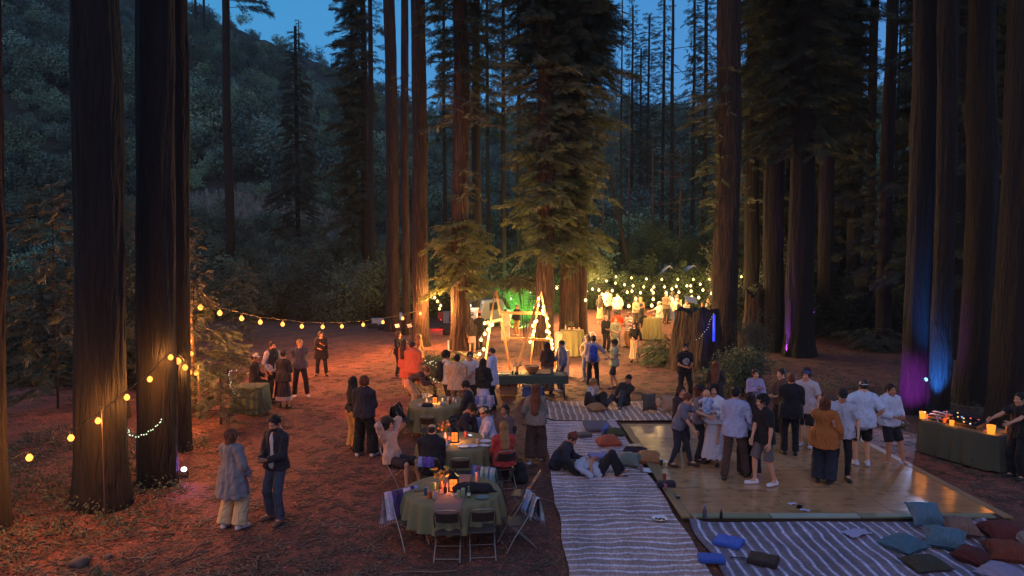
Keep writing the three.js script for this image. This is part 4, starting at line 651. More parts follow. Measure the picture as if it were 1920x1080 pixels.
guest('man in a quilted navy jacket and wide patterned trousers seen from behind, white shoes', 682, 708, 172, 1.80, { sex: 'm', fat: 1.05, top: ['jacket', 0x1e1c2a, 2, .06, .035, .02], bot: ['wide', 0x2b2833], botM: checks(0x37343f, 0x1a1820), shoe: 0xb7aeb0, head: [['wavy', AUB]], hands: ['front', 'front'], feet: [[-.18, .02], [.16, 0]], look: 20 });
// the red lit group
guest('person in a black jacket at the back of the red lit group, facing right', 747, 620, 60, 1.70, { sex: 'f', top: ['jacket', 0x1c1518, 2, .08, .025, .02], bot: ['trousers', 0x1c181c], head: [['bob', BRN]], hands: ['front', 'front'] });
guest('woman in an orange dress with long dark hair, beside the black capped man', 758, 637, 160, 1.68, { sex: 'f', top: ['dress', 0xa85a44, 1.3, .14, .02, .03], bot: ['skirt', 0xa85a44, .42], hemR: .24, shoe: 0x8a5a40, head: [['long', BRN]], hands: ['front', 'front'], feet: [[-.2, -.1], [.1, .1]] });
guest('man in a loose orange shirt and black cap, his back turned', 774, 641, 168, 1.76, { sex: 'm', fat: 1.1, top: ['shirt', 0x9c5a3e, 1.2, .14, .05, .05], bot: ['trousers', 0x7a5038], head: [['short', BLK], ['cap', 0x17120f, 'cap']], hands: ['front', 'front'], look: -30 });
guest('woman with long fair hair and a pleated brown cape beside the orange lit redwood', 785, 624, -80, 1.68, { sex: 'f', top: ['cape', 0xa2643a, 1.5, .22, .045, .14], bot: ['trousers', 0x5a3a28], head: [['long', BLD]], hands: ['out', 'front'] });
person('woman in a striped sweater and tan skirt bending towards the leafy shrub', on(779, 772).toArray().filter((v, i) => i !== 1), 78, { h: 1.68, skin: S1, shoe: 0x2a211e, sex: 'f', pelvis: [0, .88, -.18], lean: 68, top: ['sweater', 0x86706c, 1.9, -.02, .024, 0], topM: stripes(0x94807c, 0x6c5856), bot: ['wide', 0xa98463], head: [['short', AUB]], hands: [[.2, .92, .62], [.12, .8, .6]], nod: 20 });
// the group by the centre table
guest('man in a white shirt with a black backpack, leftmost of the group of five', 836, 658, 115, 1.80, { sex: 'm', top: ['shirt', 0xc7b6a6, .6, .08, .024, .02], bot: ['trousers', 0x3a3330], head: [['wavy', BLK]], hands: ['front', 'front'], extra: [q => strapPads(q, 0x1a1618)] });
guest('man in a beige pleated shirt seen from behind, second of the five', 857, 665, 178, 1.76, { sex: 'm', skin: S2, fat: 1.08, top: ['shirt', 0xb08f74, 1.7, .14, .04, .06], bot: ['trousers', 0x8a7257], head: [['short', BLK]], hands: ['front', 'front'] });
guest('man with dark glasses and a white shirt facing the others, middle of the five', 881, 659, 5, 1.76, { sex: 'm', fat: 1.08, top: ['shirt', 0xc8b8b0, .75, .1, .03, .02], bot: ['trousers', 0x2a2425], head: [['short', BRN]], hands: ['front', 'cup'], grip: [0, 1], extra: [q => glassesOn(q)] });
guest('woman in black hooded top with a white back print and a long pale skirt', 906, 672, 165, 1.66, { sex: 'f', top: ['hoodie', 0x1b161d, 1.9, .02, .03, .02], bot: ['skirt', 0xb4acc4, .32], hemR: .27, head: [['long', BLK]], hands: ['front', 'front'], extra: [q => backPrint(q)] });
guest('tall man in a long white shirt and dark trousers, rightmost of the five', 923, 650, -110, 1.84, { sex: 'm', top: ['shirt', 0xb9b2c4, 1.9, .22, .03, .04], bot: ['wide', 0x1d1a20], head: [['crop', BRN], ['beard', BRN, 'beard']], hands: ['front', 'relax'] });
// standing right of the tables
guest('woman with very long auburn hair, grey cardigan and brown flared trousers walking away', 1005, 720, 172, 1.70, { sex: 'f', top: ['cardigan', 0x746a62, 1.9, .08, .03, .03], bot: ['wide', 0x48302a], shoe: 0x8a7a70, head: [['long', AUB]], hands: ['front', 'relax'], feet: [[-.12, 0], [.12, -.06]] });
guest('woman in a brown top and taupe flared trousers with waist long hair at the buffet', 1026, 640, 176, 1.70, { sex: 'f', top: ['blouse', 0x4a3328, 1.6, .02, .02, .01], bot: ['wide', 0x8b6d5a], head: [['long', BRN]], hands: ['front', 'front'], feet: [[-.12, 0], [.13, -.03]] });
guest('person in a denim jacket and jeans next to the white boxes by the buffet', 1053, 637, -70, 1.72, { sex: 'm', top: ['jacket', 0x5d6478, 2, .04, .03, .02], open: 1, inner: 0xb8ab9c, bot: ['jeans', 0x3b4966], shoe: 0xb7aca2, head: [['short', BRN]], hands: ['front', 'relax'] });
// beyond the wooden frame
guest('person in a loose white jumpsuit seen from behind, beyond the wooden frame', 948, 579, 190, 1.72, { sex: 'f', top: ['smock', 0xd5bfa4, 1.6, .12, .035, .04], bot: ['wide', 0xd0bba2], shoe: 0xc0a890, head: [['bun', BRN]], hands: ['front', 'front'] });
guest('man in a black top and tan trousers facing the person in the white jumpsuit', 970, 571, -40, 1.76, { sex: 'm', skin: S2, top: ['sweater', 0x1d1715, 2, .05, .03, .01], bot: ['trousers', 0xa2794c], shoe: 0xb49a80, head: [['short', BLK]], hands: ['relax', 'chest'] });
guest('man in a brown striped shirt reaching forward in front of the green lit grass', 993, 549, 100, 1.78, { sex: 'm', top: ['shirt', 0x6e4538, 1.8, .06, .024, .01], topM: stripes(0x8a5a48, 0x4a2c26), bot: ['trousers', 0x241c1a], head: [['short', BRN]], hands: ['reach', 'reach'] });
guest('figure in dark clothes standing behind the parked car, lit red from the side', 899, 586, -150, 1.76, { sex: 'm', top: ['jacket', 0x1d1814, 2, .08, .03, .02], bot: ['trousers', 0x1b1815], head: [['short', BRN]], hands: ['front', 'hang'] });
guest('person in a dark top and short pink skirt just right of the golden skirted redwood', 885, 597, 170, 1.66, { sex: 'f', top: ['blouse', 0x30221c, 1.2, .02, .018, .01], bot: ['skirt', 0xbf8f7c, .58], hemR: .2, shoe: 0x3a2a22, head: [['straight', BRN]], hands: ['front', 'relax'] });
// around the cocktail tables
guest('bearded man in white tee and orange shorts, arms folded behind a cocktail table', 1092, 569, -38, 1.80, { sex: 'm', top: ['tee', 0xe0d3b4, .75, .08, .028, .01], bot: ['shorts', 0xd8762c, .95], shoe: 0x6b5a4a, head: [['wavy', BRN], ['beard', BRN, 'beard']], hands: ['cross', 'cross'], nod: -10, look: -25 });
guest('bald man in a black shirt left of the orange jacket', 1136, 590, 25, 1.76, { sex: 'm', top: ['shirt', 0x1b1819, 1.6, .06, .026, .01], bot: ['trousers', 0x2a2726], head: [['fringe', GRY]], hands: ['front', 'front'], look: 10 });
guest('person in a bright orange jacket seen from behind the man in grey green', 1157, 583, -165, 1.74, { sex: 'm', fat: 1.15, top: ['jacket', 0xd84a22, 1.9, .08, .04, .02], bot: ['trousers', 0x231e20], head: [['short', BRN]], hands: ['out', 'front'] });
guest('man in grey green shirt with a round orange badge, before the orange jacket', 1154, 594, 12, 1.74, { sex: 'm', top: ['shirt', 0x807d66, 1.6, .06, .026, .01], bot: ['trousers', 0x77745f], head: [['short', AUB]], hands: ['front', 'front'], look: -5, extra: [q => badge(q)] });
guest('bald bearded man in a white shirt with a red floral print', 1179, 584, -60, 1.78, { sex: 'm', skin: S2, top: ['shirt', 0xffffff, .9, .1, .03, .02], topM: floral(), bot: ['trousers', 0x97683f], head: [['fringe', BRN], ['beard', AUB, 'beard']], hands: ['front', 'front'] });
guest('tall man in a black hoodie looking right, behind the woman in the striped skirt', 1203, 569, 75, 1.84, { sex: 'm', fat: 1.05, top: ['hoodie', 0x1d1614, 2, .08, .035, .02], bot: ['trousers', 0x1a1615], head: [['short', BRN], ['beard', BRN, 'beard']], hands: ['front', 'pocket'] });
guest('woman in a black top and a long beige striped skirt standing with dark hair', 1190, 606, -15, 1.68, { sex: 'f', top: ['blouse', 0x1a1414, 1.9, -.02, .022, .0], bot: ['skirt', 0xffffff, .14], hemR: .24, botM: pleats(), head: [['long', BLK]], hands: ['front', 'relax'] });
guest('older man in a white polo and white cap behind the right cocktail table', 1237, 565, -80, 1.76, { sex: 'm', fat: 1.2, top: ['polo', 0xe2d3b8, .8, .08, .03, .02], bot: ['trousers', 0x4a4038], head: [['fringe', GRY], ['cap', 0xe6dcc8, 'cap']], hands: ['reach', 'front'] });
guest('man in a plain white shirt looking down, between the cocktail tables', 1158, 549, -20, 1.76, { sex: 'm', top: ['shirt', 0xd8cbb8, 1.6, .1, .03, .02], bot: ['trousers', 0x2a2320], head: [['crop', BRN]], hands: ['hang', 'relax'], nod: 15 });
guest('man in a white shirt seen from behind beside the woman in the patterned skirt', 1139, 542, 175, 1.80, { sex: 'm', fat: 1.15, top: ['shirt', 0xcdbfae, .9, .12, .035, .03], bot: ['trousers', 0x2c2522], head: [['crop', BRN]], hands: ['front', 'front'] });
guest('woman in a dark top and patterned skirt at the back left of the bulbs', 1125, 553, 150, 1.66, { sex: 'f', top: ['blouse', 0x2a2422, 1.3, .0, .018, .01], bot: ['skirt', 0x9c8462, .3], hemR: .25, shoe: 0x9a8468, head: [['straight', BRN]], hands: ['cup', 'front'], grip: [0] });
guest('man in black trousers wearing a blue backpack, his back turned', 1112, 629, 170, 1.80, { sex: 'm', top: ['shirt', 0x9a8f98, 1.3, .04, .026, .01], bot: ['trousers', 0x19171d], head: [['short', BLK]], hands: ['out', 'front'], feet: [[-.14, 0], [.16, .02]], look: 15 });
guest('woman with light brown hair and bare arms behind the man with the blue backpack', 1102, 627, -20, 1.68, { sex: 'f', top: ['vest', 0xb9a490, .0, .04, .014, .01], bot: ['jeans', 0x66708a], shoe: 0xb0a090, head: [['long', BLD]], hands: ['hip', 'relax'] });
guest('teenager in a pale green tee and dark patterned shorts holding a drink', 1152, 637, -80, 1.66, { sex: 'm', top: ['tee', 0x8f957c, .7, .1, .03, .02], bot: ['shorts', 0x2f332e, 1.0], shoe: 0x6b4a38, head: [['wavy', BRN]], hands: ['front', 'front'], grip: [1], feet: [[-.08, -.14], [.1, .1]] });
guest('man in black tee with a faded white print standing before the wide stump', 1284, 645, 8, 1.78, { sex: 'm', skin: S2, fat: 1.06, top: ['tee', 0x131217, .75, .08, .028, .01], bot: ['trousers', 0x17161b], head: [['short', BLK], ['beard', BLK, 'beard']], hands: ['front', 'front'], feet: [[-.2, 0], [.2, 0]], extra: [q => chestPrint(q)] });
// at the stump and beyond
guest('man in a tan shirt seen from behind at the left side of the wide stump', 1276, 577, 150, 1.72, { sex: 'm', skin: S2, top: ['shirt', 0x8a7350, 1.6, .06, .026, .01], bot: ['trousers', 0x3a3026], head: [['short', BLK]], hands: ['front', 'front'] });
guest('man in a white shirt looking down at the menu board on the stump', 1287, 562, 40, 1.76, { sex: 'm', top: ['shirt', 0xcdbca4, 1.8, .06, .026, .01], bot: ['trousers', 0x2a2420], head: [['short', BRN], ['beard', BRN, 'beard']], hands: ['front', 'front'], nod: 15 });
guest('woman in black with her hair tied up, left of the man reading the menu board', 1273, 561, 70, 1.68, { sex: 'f', top: ['blouse', 0x1d1716, 1.8, .02, .02, .01], bot: ['trousers', 0x1c1815], head: [['bun', AUB]], hands: ['front', 'front'] });
guest('man in a dark suit jacket and white collar behind the stump, near the big redwood', 1317, 566, -20, 1.76, { sex: 'm', skin: S2, top: ['jacket', 0x1a1514, 2, .08, .028, .01], open: 1, inner: 0xc8b8a4, bot: ['trousers', 0x1c1714], head: [['short', BLK]], hands: ['front', 'front'] });
guest('woman with tied reddish hair and a pale top against the big right redwood', 1329, 560, -150, 1.68, { sex: 'f', top: ['blouse', 0x9c8a78, 1.6, .04, .02, .01], bot: ['jeans', 0x3a4258], head: [['bun', AUB]], hands: ['front', 'relax'] });
guest('man in a pale shirt and blue jeans under the white tents', 1269, 552, 160, 1.80, { sex: 'm', top: ['shirt', 0xcfc1ad, 1.8, .08, .028, .01], bot: ['jeans', 0x3f5f96], head: [['short', GRY]], hands: ['front', 'relax'] });
guest('man in a grey brown jacket under the left white tent', 1249, 548, 20, 1.78, { sex: 'm', top: ['jacket', 0x7c6c58, 2, .1, .03, .02], bot: ['trousers', 0x3a332c], head: [['short', BRN]], hands: ['front', 'front'] });
guest('person in blue grey clothes further under the tents', 1261, 546, 190, 1.72, { sex: 'f', top: ['blouse', 0x6d7286, 1.7, .06, .022, .01], bot: ['jeans', 0x4a5a80], head: [['straight', BRN]], hands: ['front', 'relax'] });
guest('woman behind the tall man in the black hoodie, only her head and shoulders showing', 1192, 559, 30, 1.66, { sex: 'f', top: ['blouse', 0xa38c74, 1.5, .04, .02, .01], bot: ['trousers', 0x3a2f28], head: [['straight', AUB]], hands: ['front', 'front'] });
guest('woman with fair hair beside the one behind the tall man in the black hoodie', 1201, 557, -10, 1.68, { sex: 'f', top: ['blouse', 0x7d654e, 1.5, .04, .02, .01], bot: ['trousers', 0x3a2f28], head: [['bob', BLD]], hands: ['front', 'front'] });
guest('man in black tee and cap between the big right redwood and the jagged stump', 1383, 561, -30, 1.76, { sex: 'm', top: ['tee', 0x17171b, .75, .08, .026, .01], bot: ['trousers', 0x2b2b33], head: [['short', BLK], ['cap', 0x15151a, 'cap']], hands: ['front', 'chest'] });
guest('dark haired man in an olive jacket left of the jagged stump', 1393, 563, -75, 1.74, { sex: 'm', top: ['jacket', 0x6b5f48, 2, .08, .03, .01], bot: ['trousers', 0x24211f], head: [['wavy', BLK]], hands: ['front', 'front'] });
// dance floor
const DECK = .10;
guest('man in grey tee and dark jeans leaning forward at the left of the dancers', 1281, 733, 60, 1.60, { sex: 'm', lift: DECK, pelvis: [0, .93, -.12], lean: 22, top: ['tee', 0x66626f, .8, .04, .026, .01], bot: ['slim', 0x262231], shoe: 0x3a2420, head: [['short', AUB]], hands: [[.1, .86, .3], 'reach'], feet: [[-.1, -.24], [.14, .16]], nod: 10 });
guest('woman in a white blouse and long white skirt holding a bald baby', 1339, 720, -35, 1.70, { sex: 'f', lift: DECK, top: ['blouse', 0xc6c6d4, 1.9, .02, .03, .02], bot: ['skirt', 0xbfb6c0, .14], hemR: .29, head: [['long', BLK]], hands: [[.2, 1.2, .26], 'cup'], look: 20 });
guest('woman in a hat and grey top behind the woman with the baby', 1310, 722, 70, 1.64, { sex: 'f', lift: DECK, top: ['blouse', 0x6d6470, 1.2, .04, .02, .01], bot: ['trousers', 0x1b1720], head: [['bob', AUB], ['brim', 0x1c1a24, 'hat']], hands: ['cup', 'front'], grip: [0] });
guest('woman with brown hair half hidden behind the man in the grey tee', 1277, 722, 20, 1.60, { sex: 'f', top: ['blouse', 0x3b2a28, 1.6, .04, .02, .01], bot: ['trousers', 0x221c1c], head: [['long', BRN]], hands: ['front', 'front'] });
guest('woman with long copper hair and a dark coat standing behind the dance floor', 1342, 676, 160, 1.68, { sex: 'f', top: ['coat', 0x2a2224, 1.9, .3, .03, .05], bot: ['trousers', 0x221c1e], head: [['long', AUB]], hands: ['front', 'front'] });
guest('man in a lavender long sleeved tee and brown trousers stepping forward, his back turned', 1379, 726, 155, 1.82, { sex: 'm', lift: DECK, lean: 6, top: ['tee', 0x9a9bb8, 1.9, .1, .03, .02], bot: ['trousers', 0x4a342c], shoe: 0x26211f, head: [['short', BLK]], hands: ['relax', 'front'], feet: [[-.2, .18], [.16, -.16]], look: -10 });
guest('person in black with wide trousers beside the man in the lavender tee', 1407, 735, 170, 1.70, { sex: 'f', lift: DECK, top: ['blouse', 0x16131a, 1.9, .06, .022, .02], bot: ['wide', 0x17131a], head: [['straight', BRN]], hands: ['front', 'front'] });
guest('man in a black tee and grey shorts with white sneakers dancing in profile', 1436, 739, -75, 1.76, { sex: 'm', lift: DECK, lean: 6, top: ['tee', 0x141118, .8, .1, .03, .02], bot: ['shorts', 0x5d5558, 1.0], shoe: 0xc9c4cc, head: [['wavy', BLK]], hands: ['low', 'hang'], feet: [[-.1, .14], [.1, -.16, ]] });
guest('woman in a lilac hoodie and black leggings at the back of the dance floor', 1416, 690, 5, 1.66, { sex: 'f', lift: 0, top: ['hoodie', 0x9187ab, 2, .04, .035, .01], bot: ['slim', 0x18151c], head: [['straight', BRN]], hands: ['chest', 'front'] });
guest('dark haired man in brown looking left, at the back of the dancers', 1466, 689, -70, 1.74, { sex: 'm', top: ['shirt', 0x4f3b36, 1.7, .06, .024, .01], bot: ['trousers', 0x221d20], head: [['short', BLK]], hands: ['front', 'front'] });
guest('man in black jacket and black trousers amid the dancers, his back turned', 1484, 700, 165, 1.82, { sex: 'm', lift: DECK, fat: 1.08, top: ['jacket', 0x15131a, 2, .12, .04, .03], bot: ['trousers', 0x15131a], head: [['short', AUB]], hands: ['front', 'low'] });
guest('man in white tee, black shorts and a blue cap at the back of the dancers', 1513, 692, -40, 1.80, { sex: 'm', lift: DECK, top: ['tee', 0xa9a3ae, .75, .16, .03, .02], bot: ['shorts', 0x17151a, 1.0], shoe: 0x9aa0b8, head: [['wavy', BRN], ['capback', 0x5266b0, 'cap']], hands: ['front', 'relax'] });
guest('woman in a mustard sweater with her arms stretched forward', 1547, 745, 150, 1.68, { sex: 'f', lift: DECK, top: ['sweater', 0xa05a26, 1.9, .18, .05, .04], bot: ['wide', 0x1f2230], shoe: 0x1b1a20, head: [['bob', AUB]], hands: ['relax', [-.1, 1.34, .5]], look: 10 });
guest('man in a white tee and black cap facing the woman in mustard', 1580, 729, -20, 1.80, { sex: 'm', lift: DECK, top: ['tee', 0xa8a7b6, .8, .1, .03, .02], bot: ['slim', 0x18151a], head: [['short', BLK], ['cap', 0x17161c, 'cap']], hands: ['reach', 'relax'], nod: 12 });
guest('man in loose white shirt and black shorts with a cap turned backwards', 1620, 714, 170, 1.80, { sex: 'm', lift: DECK, fat: 1.12, top: ['shirt', 0xb4bfd6, .95, .1, .045, .0], bot: ['shorts', 0x131216, .95], shoe: 0xaab2c8, head: [['short', BRN], ['capback', 0xc6c9d2, 'cap']], hands: ['hip', 'wide'], nod: 20 });
guest('man in white hoodie and black shorts, hands folded, nearest the purple lit redwood', 1669, 719, 15, 1.76, { sex: 'm', lift: .02, skin: S2, fat: 1.06, top: ['hoodie', 0xb4bccf, 1.7, .06, .04, .0], bot: ['shorts', 0x15131a, .95], shoe: 0x9fb0d6, head: [['short', BLK], ['hoodback', 0xb4bccf, 'hood']], hands: ['front', 'front'], feet: [[-.12, .12], [.18, .24]] });
guest('person in black behind the music table at the right edge, one pale arm showing', 1914, 735, -75, 1.76, { sex: 'm', top: ['tee', 0x131117, .7, .08, .03, .01], bot: ['trousers', 0x131117], head: [['short', BLK]], hands: ['reach', 'reach'] });
{ // the baby on the white bloused woman's arm
  const d = headDistance(720, 1.8), p = ahead(1325, 760, d - .12);
  const baby = thing('baby', 'bald baby in a pale blue patterned romper held against a shoulder', 'baby', [p.x, p.y, p.z], 165 * R), F = new Field([-.2, -.32, -.2], [.2, .36, .26], .014);
  F.cap([0, -.12, 0], [0, .1, 0], .085, .08, .04, { flat: [[0, 0, 1], .85] }); for (const q of [-1, 1]) { F.cap([q * .05, -.15, 0], [q * .09, -.2, .1], .05, .042, .03); F.cap([q * .09, -.2, .1], [q * .08, -.29, .05], .04, .026, .02); F.cap([q * .08, .1, .01], [q * .13, .05, .08], .036, .03, .02); F.cap([q * .13, .05, .08], [q * .08, .06, .16], .028, .022, .02); F.ell([q * .07, .065, .18], [.02, .018, .024], .01); F.cap([q * .08, -.295, .05], [q * .08, -.3, .09], .024, .02, .01); }
  F.cap([0, .1, 0], [0, .2, .01], .04, .04, .03); F.ell([0, .25, .01], [.07, .08, .082], .02); F.ell([0, .215, .045], [.055, .05, .05], .03); F.ell([0, .225, .095], [.01, .012, .01], .01); for (const q of [-1, 1]) F.ell([q * .07, .235, 0], [.012, .02, .014], .008);
  mesh('body', F.mesh(), M(S1, .6), baby);
  const Cc = new Field([-.2, -.32, -.2], [.2, .3, .26], .014); Cc.cap([0, -.13, 0], [0, .1, 0], .097, .09, .04, { flat: [[0, 0, 1], .87] }); for (const q of [-1, 1]) { Cc.cap([q * .05, -.15, 0], [q * .09, -.2, .1], .062, .052, .03); Cc.cap([q * .08, .1, .01], [q * .13, .05, .08], .046, .04, .02); Cc.cap([q * .13, .05, .08], [q * .1, .055, .13], .038, .034, .02); } Cc.ell([0, .18, .02], [.05, .06, .06], .01, true);
  mesh('romper', Cc.mesh(), M(0xffffff, .9, spots(0xaeb6cf, 0x6f86bd)), baby);
}
// seated at the tables, on the rugs, lying
const seatAt = (px, py, d) => { const p = ahead(px, py, d); return [p.x, p.z]; };
const SIT = { pelvis: [0, .53, -.02], feet: [[-.13, .38], [.13, .40]], shoe: 0x221c1a };
person('seated person in a pale shirt stretching with both hands behind the head', seatAt(738, 850, 13.3), 62, { ...SIT, h: 1.74, sex: 'm', skin: S1, lean: -14, top: ['shirt', 0xb3917e, 1.1, .06, .03, .01], bot: ['shorts', 0x2a2026, 1.0], head: [['curly', BLK]], hands: ['head', 'head'], feet: [[-.13, .42], [.2, .48]], shoe: 0x6b4c3c });
person('balding man in a black shirt seated with his back turned at the middle round table', seatAt(808, 860, 12.75), 172, { ...SIT, h: 1.76, sex: 'm', fat: 1.16, lean: 8, top: ['shirt', 0x19151a, 1.2, .06, .032, .01], bot: ['trousers', 0x1b181d], head: [['fringe', BRN]], hands: ['lap', 'knee'], skin: S1 });
person('woman with long fair hair in a red top seated at the middle round table', seatAt(945, 850, 13.1), -165, { ...SIT, h: 1.68, sex: 'f', lean: 4, top: ['blouse', 0xa2322c, 1.5, .06, .03, .01], bot: ['trousers', 0x2a2024], head: [['straight', BLD]], hands: ['lap', 'knee'], skin: S1 });
person('seated person in a beige backwards cap and pale grey shirt', seatAt(922, 812, 14.5), -80, { ...SIT, h: 1.72, sex: 'm', lean: 16, top: ['shirt', 0xa49fb0, 1.0, .06, .032, .01], bot: ['trousers', 0x2a262b], head: [['short', BRN], ['capback', 0xb49a78, 'cap']], hands: ['lap', 'knee'], nod: 20 });
person('young woman with dark tied hair facing the camera behind the beige capped person', seatAt(948, 800, 14.9), -30, { ...SIT, h: 1.64, sex: 'f', lean: 4, top: ['blouse', 0x5a4a4c, 1.4, .06, .024, .01], bot: ['trousers', 0x2a2226], head: [['pony', BLK]], hands: ['lap', 'lap'] });
person('young man in navy with head bowed at the far side of the middle table', seatAt(863, 815, 15.3), 60, { ...SIT, h: 1.70, sex: 'm', lean: 34, top: ['shirt', 0x1d1e2c, 1.6, .06, .03, .01], bot: ['trousers', 0x1d1b22], head: [['short', BLK]], hands: ['lap', 'lap'], nod: 40, look: 10 });
person('bearded man in a dark jacket seated at the right of the rear round table', seatAt(884, 775, 16.6), -100, { ...SIT, h: 1.80, sex: 'm', pelvis: [0, .6, 0], lean: 12, fat: 1.08, top: ['jacket', 0x232024, 2, .1, .035, .02], bot: ['trousers', 0x1b1a1f], head: [['short', BLK], ['beard', BRN, 'beard']], hands: ['lap', 'lap'], nod: 25 });
person('man in a white cap and dark jacket seated behind the left drinks table', seatAt(477, 700, 20.1), 100, { ...SIT, h: 1.76, sex: 'm', pelvis: [0, .62, 0], top: ['jacket', 0x241d1e, 2, .1, .035, .02], bot: ['trousers', 0x1e1a1c], head: [['short', BRN], ['cap', 0xc2b4ac, 'cap']], hands: ['lap', 'front'] });
person('fair haired woman in white top sitting on the far rug with her knees up', [2.32, -20.3], 30, { h: 1.66, sex: 'f', skin: S1, pelvis: [0, .14, 0], lean: 20, feet: [[-.12, .5], [.1, .54]], top: ['blouse', 0xb4a8a2, 1.9, .02, .028, .0], bot: ['wide', 0x2c2224], shoe: 0x3a2c28, head: [['long', BLD]], hands: [[.1, .62, .34], [.05, .75, .2]], nod: 20 });
person('man in black cap and dark shirt sitting on the far rug', [3.3, -20.4], -35, { h: 1.78, sex: 'm', skin: S2, pelvis: [0, .13, 0], lean: -18, roll: -12, feet: [[-.2, .72], [.16, .5]], top: ['shirt', 0x26221f, 1.3, .06, .03, .01], bot: ['trousers', 0x34363e], shoe: 0x2a1e1c, head: [['short', BLK], ['cap', 0x1a1716, 'cap']], hands: [[.3, .06, .1], [.1, .36, .4]], look: -10 });
person('person in a knitted red cap crouched on the striped rug over the one lying down', seatAt(1046, 880, 14.2), 75, { h: 1.70, sex: 'm', skin: S2, pelvis: [0, .16, -.06], lean: 38, feet: [[-.26, .52], [.2, .36]], knees: [[-.7, .5, .8], [.7, .5, .6]], top: ['sweater', 0x2a2734, 1.9, .04, .035, .01], bot: ['trousers', 0x1c1a22], shoe: 0x1b191e, head: [['short', BRN], ['beanie', 0x6b2c20, 'beanie']], hands: [[.16, .28, .46], [.2, .24, .5]], nod: 25 });
person('person lying on the striped rug, knees drawn up, in black trousers and pale shirt', seatAt(1118, 893, 13.85), 90, { h: 1.72, sex: 'f', skin: S2, lie: 1, pelvis: [0, .12, .06], lean: -84, feet: [[-.12, .44], [.13, .56]], top: ['shirt', 0x9fa3b6, 1.2, .08, .02, .01], bot: ['trousers', 0x1a161b], shoe: 0x4a3630, head: [['straight', BRN]], hands: [[.12, .3, -.12], [.06, .3, -.05]], knees: [[-.05, 1, .3], [.05, 1, .3]] });

// ---------------------------------------------------------------- rugs and dance floor
const weave = tileNoise(61);
function rugTex(n, base, stripe, along) { // n stripes across the tile, waving a little
  const A = hexRGB(base), B = hexRGB(stripe);
  return texture(1024, 1024, (u, v) => { const s = along ? u : v, o = along ? v : u, k = (s * n + .34 * (weave.fbm(o, s, 4, n >> 2, 2) - .5) + .2 * (weave(o, s, 11, n >> 1) - .5) + 4) % 1, edge = smooth(.58, .70, k) * (1 - smooth(.84, .96, k)), f = .82 + .36 * weave(u, v, 200, 200), g = .86 + .28 * weave.fbm(u, v, 6, 6, 3), q = edge * (.72 + .4 * weave(u, v, 120, 30)); return [0, 1, 2].map(i => mix(A[i] * (.9 + .25 * weave(along ? u : .3, along ? .3 : v, n * 3, n * 3)), B[i], q) * f * g).concat(.4 + .4 * weave(u, v, 180, 180) + .2 * edge); });
}
function rug(label, x0, x1, z0, z1, n, along, base, stripe, amp = .018) {
  const w = x1 - x0, l = Math.abs(z1 - z0), g = new THREE.PlaneGeometry(w, l, 70, 90).rotateX(-Math.PI / 2), p = g.attributes.position, cx = (x0 + x1) / 2, cz = (z0 + z1) / 2;
  for (let i = 0; i < p.count; i++) { const x = p.getX(i), z = p.getZ(i), e = Math.min(w / 2 - Math.abs(x), l / 2 - Math.abs(z)); p.setY(i, .055 + amp * (noise(x * 1.6, 4, z * (along ? 1.3 : 3)) + .5 * noise(x * 4, 9, z * 5)) * smooth(0, .3, e)); const cor = smooth(w / 2 - .35, w / 2, Math.abs(x)) * smooth(l / 2 - .35, l / 2, Math.abs(z)); p.setY(i, p.getY(i) + cor * .07); p.setX(i, x + .07 * noise(3, x * .4, z * .9)); p.setZ(i, z + .06 * noise(x * 1.1, 6, z)); }
  g.computeVertexNormals(); const t = rugTex(n, base, stripe, along);
  const m = mesh('rug', g, M(0xffffff, .97, { ...t, bumpScale: .006 })); m.position.set(cx, 0, cz); return tag(m, label, 'rug');
}
rug('long brown rug with pale wavy stripes running across it, left of the dance floor', .80, 2.80, -9.0, -18.35, 49, false, 0x9a7e7a, 0xcdbfd0, .036);
rug('brown rug at the far end, its pale stripes running towards the camera', .92, 5.5, -18.45, -20.9, 25, true, 0x94705f, 0xd0bab4, .028);
rug('dark rug with pale slanting stripes in front of the dance floor', 2.95, 7.9, -8.6, -11.32, 27, true, 0x6c5e6a, 0xb6b2cc, .026);
const ply = texture(512, 512, (u, v) => { const g = nz1.fbm(u + .05 * nz2(u, v, 4, 4), v, 4, 60, 4), k = nz2.fbm(u, v, 6, 6, 3), spot = smooth(.78, .84, nz2(u, v, 17, 17)); const l = .60 + .14 * (g - .5) + .16 * (k - .5) - .08 * spot; return [l * 1.14, l * .88, l * .64, .3 + .4 * g]; });
const plyMats = [0xffffff, 0xefe6da, 0xf7efe9, 0xe6dcd2].map(c => M(c, .36, { map: ply.map, roughnessMap: ply.bumpMap, bumpMap: ply.bumpMap, bumpScale: .0012 }));
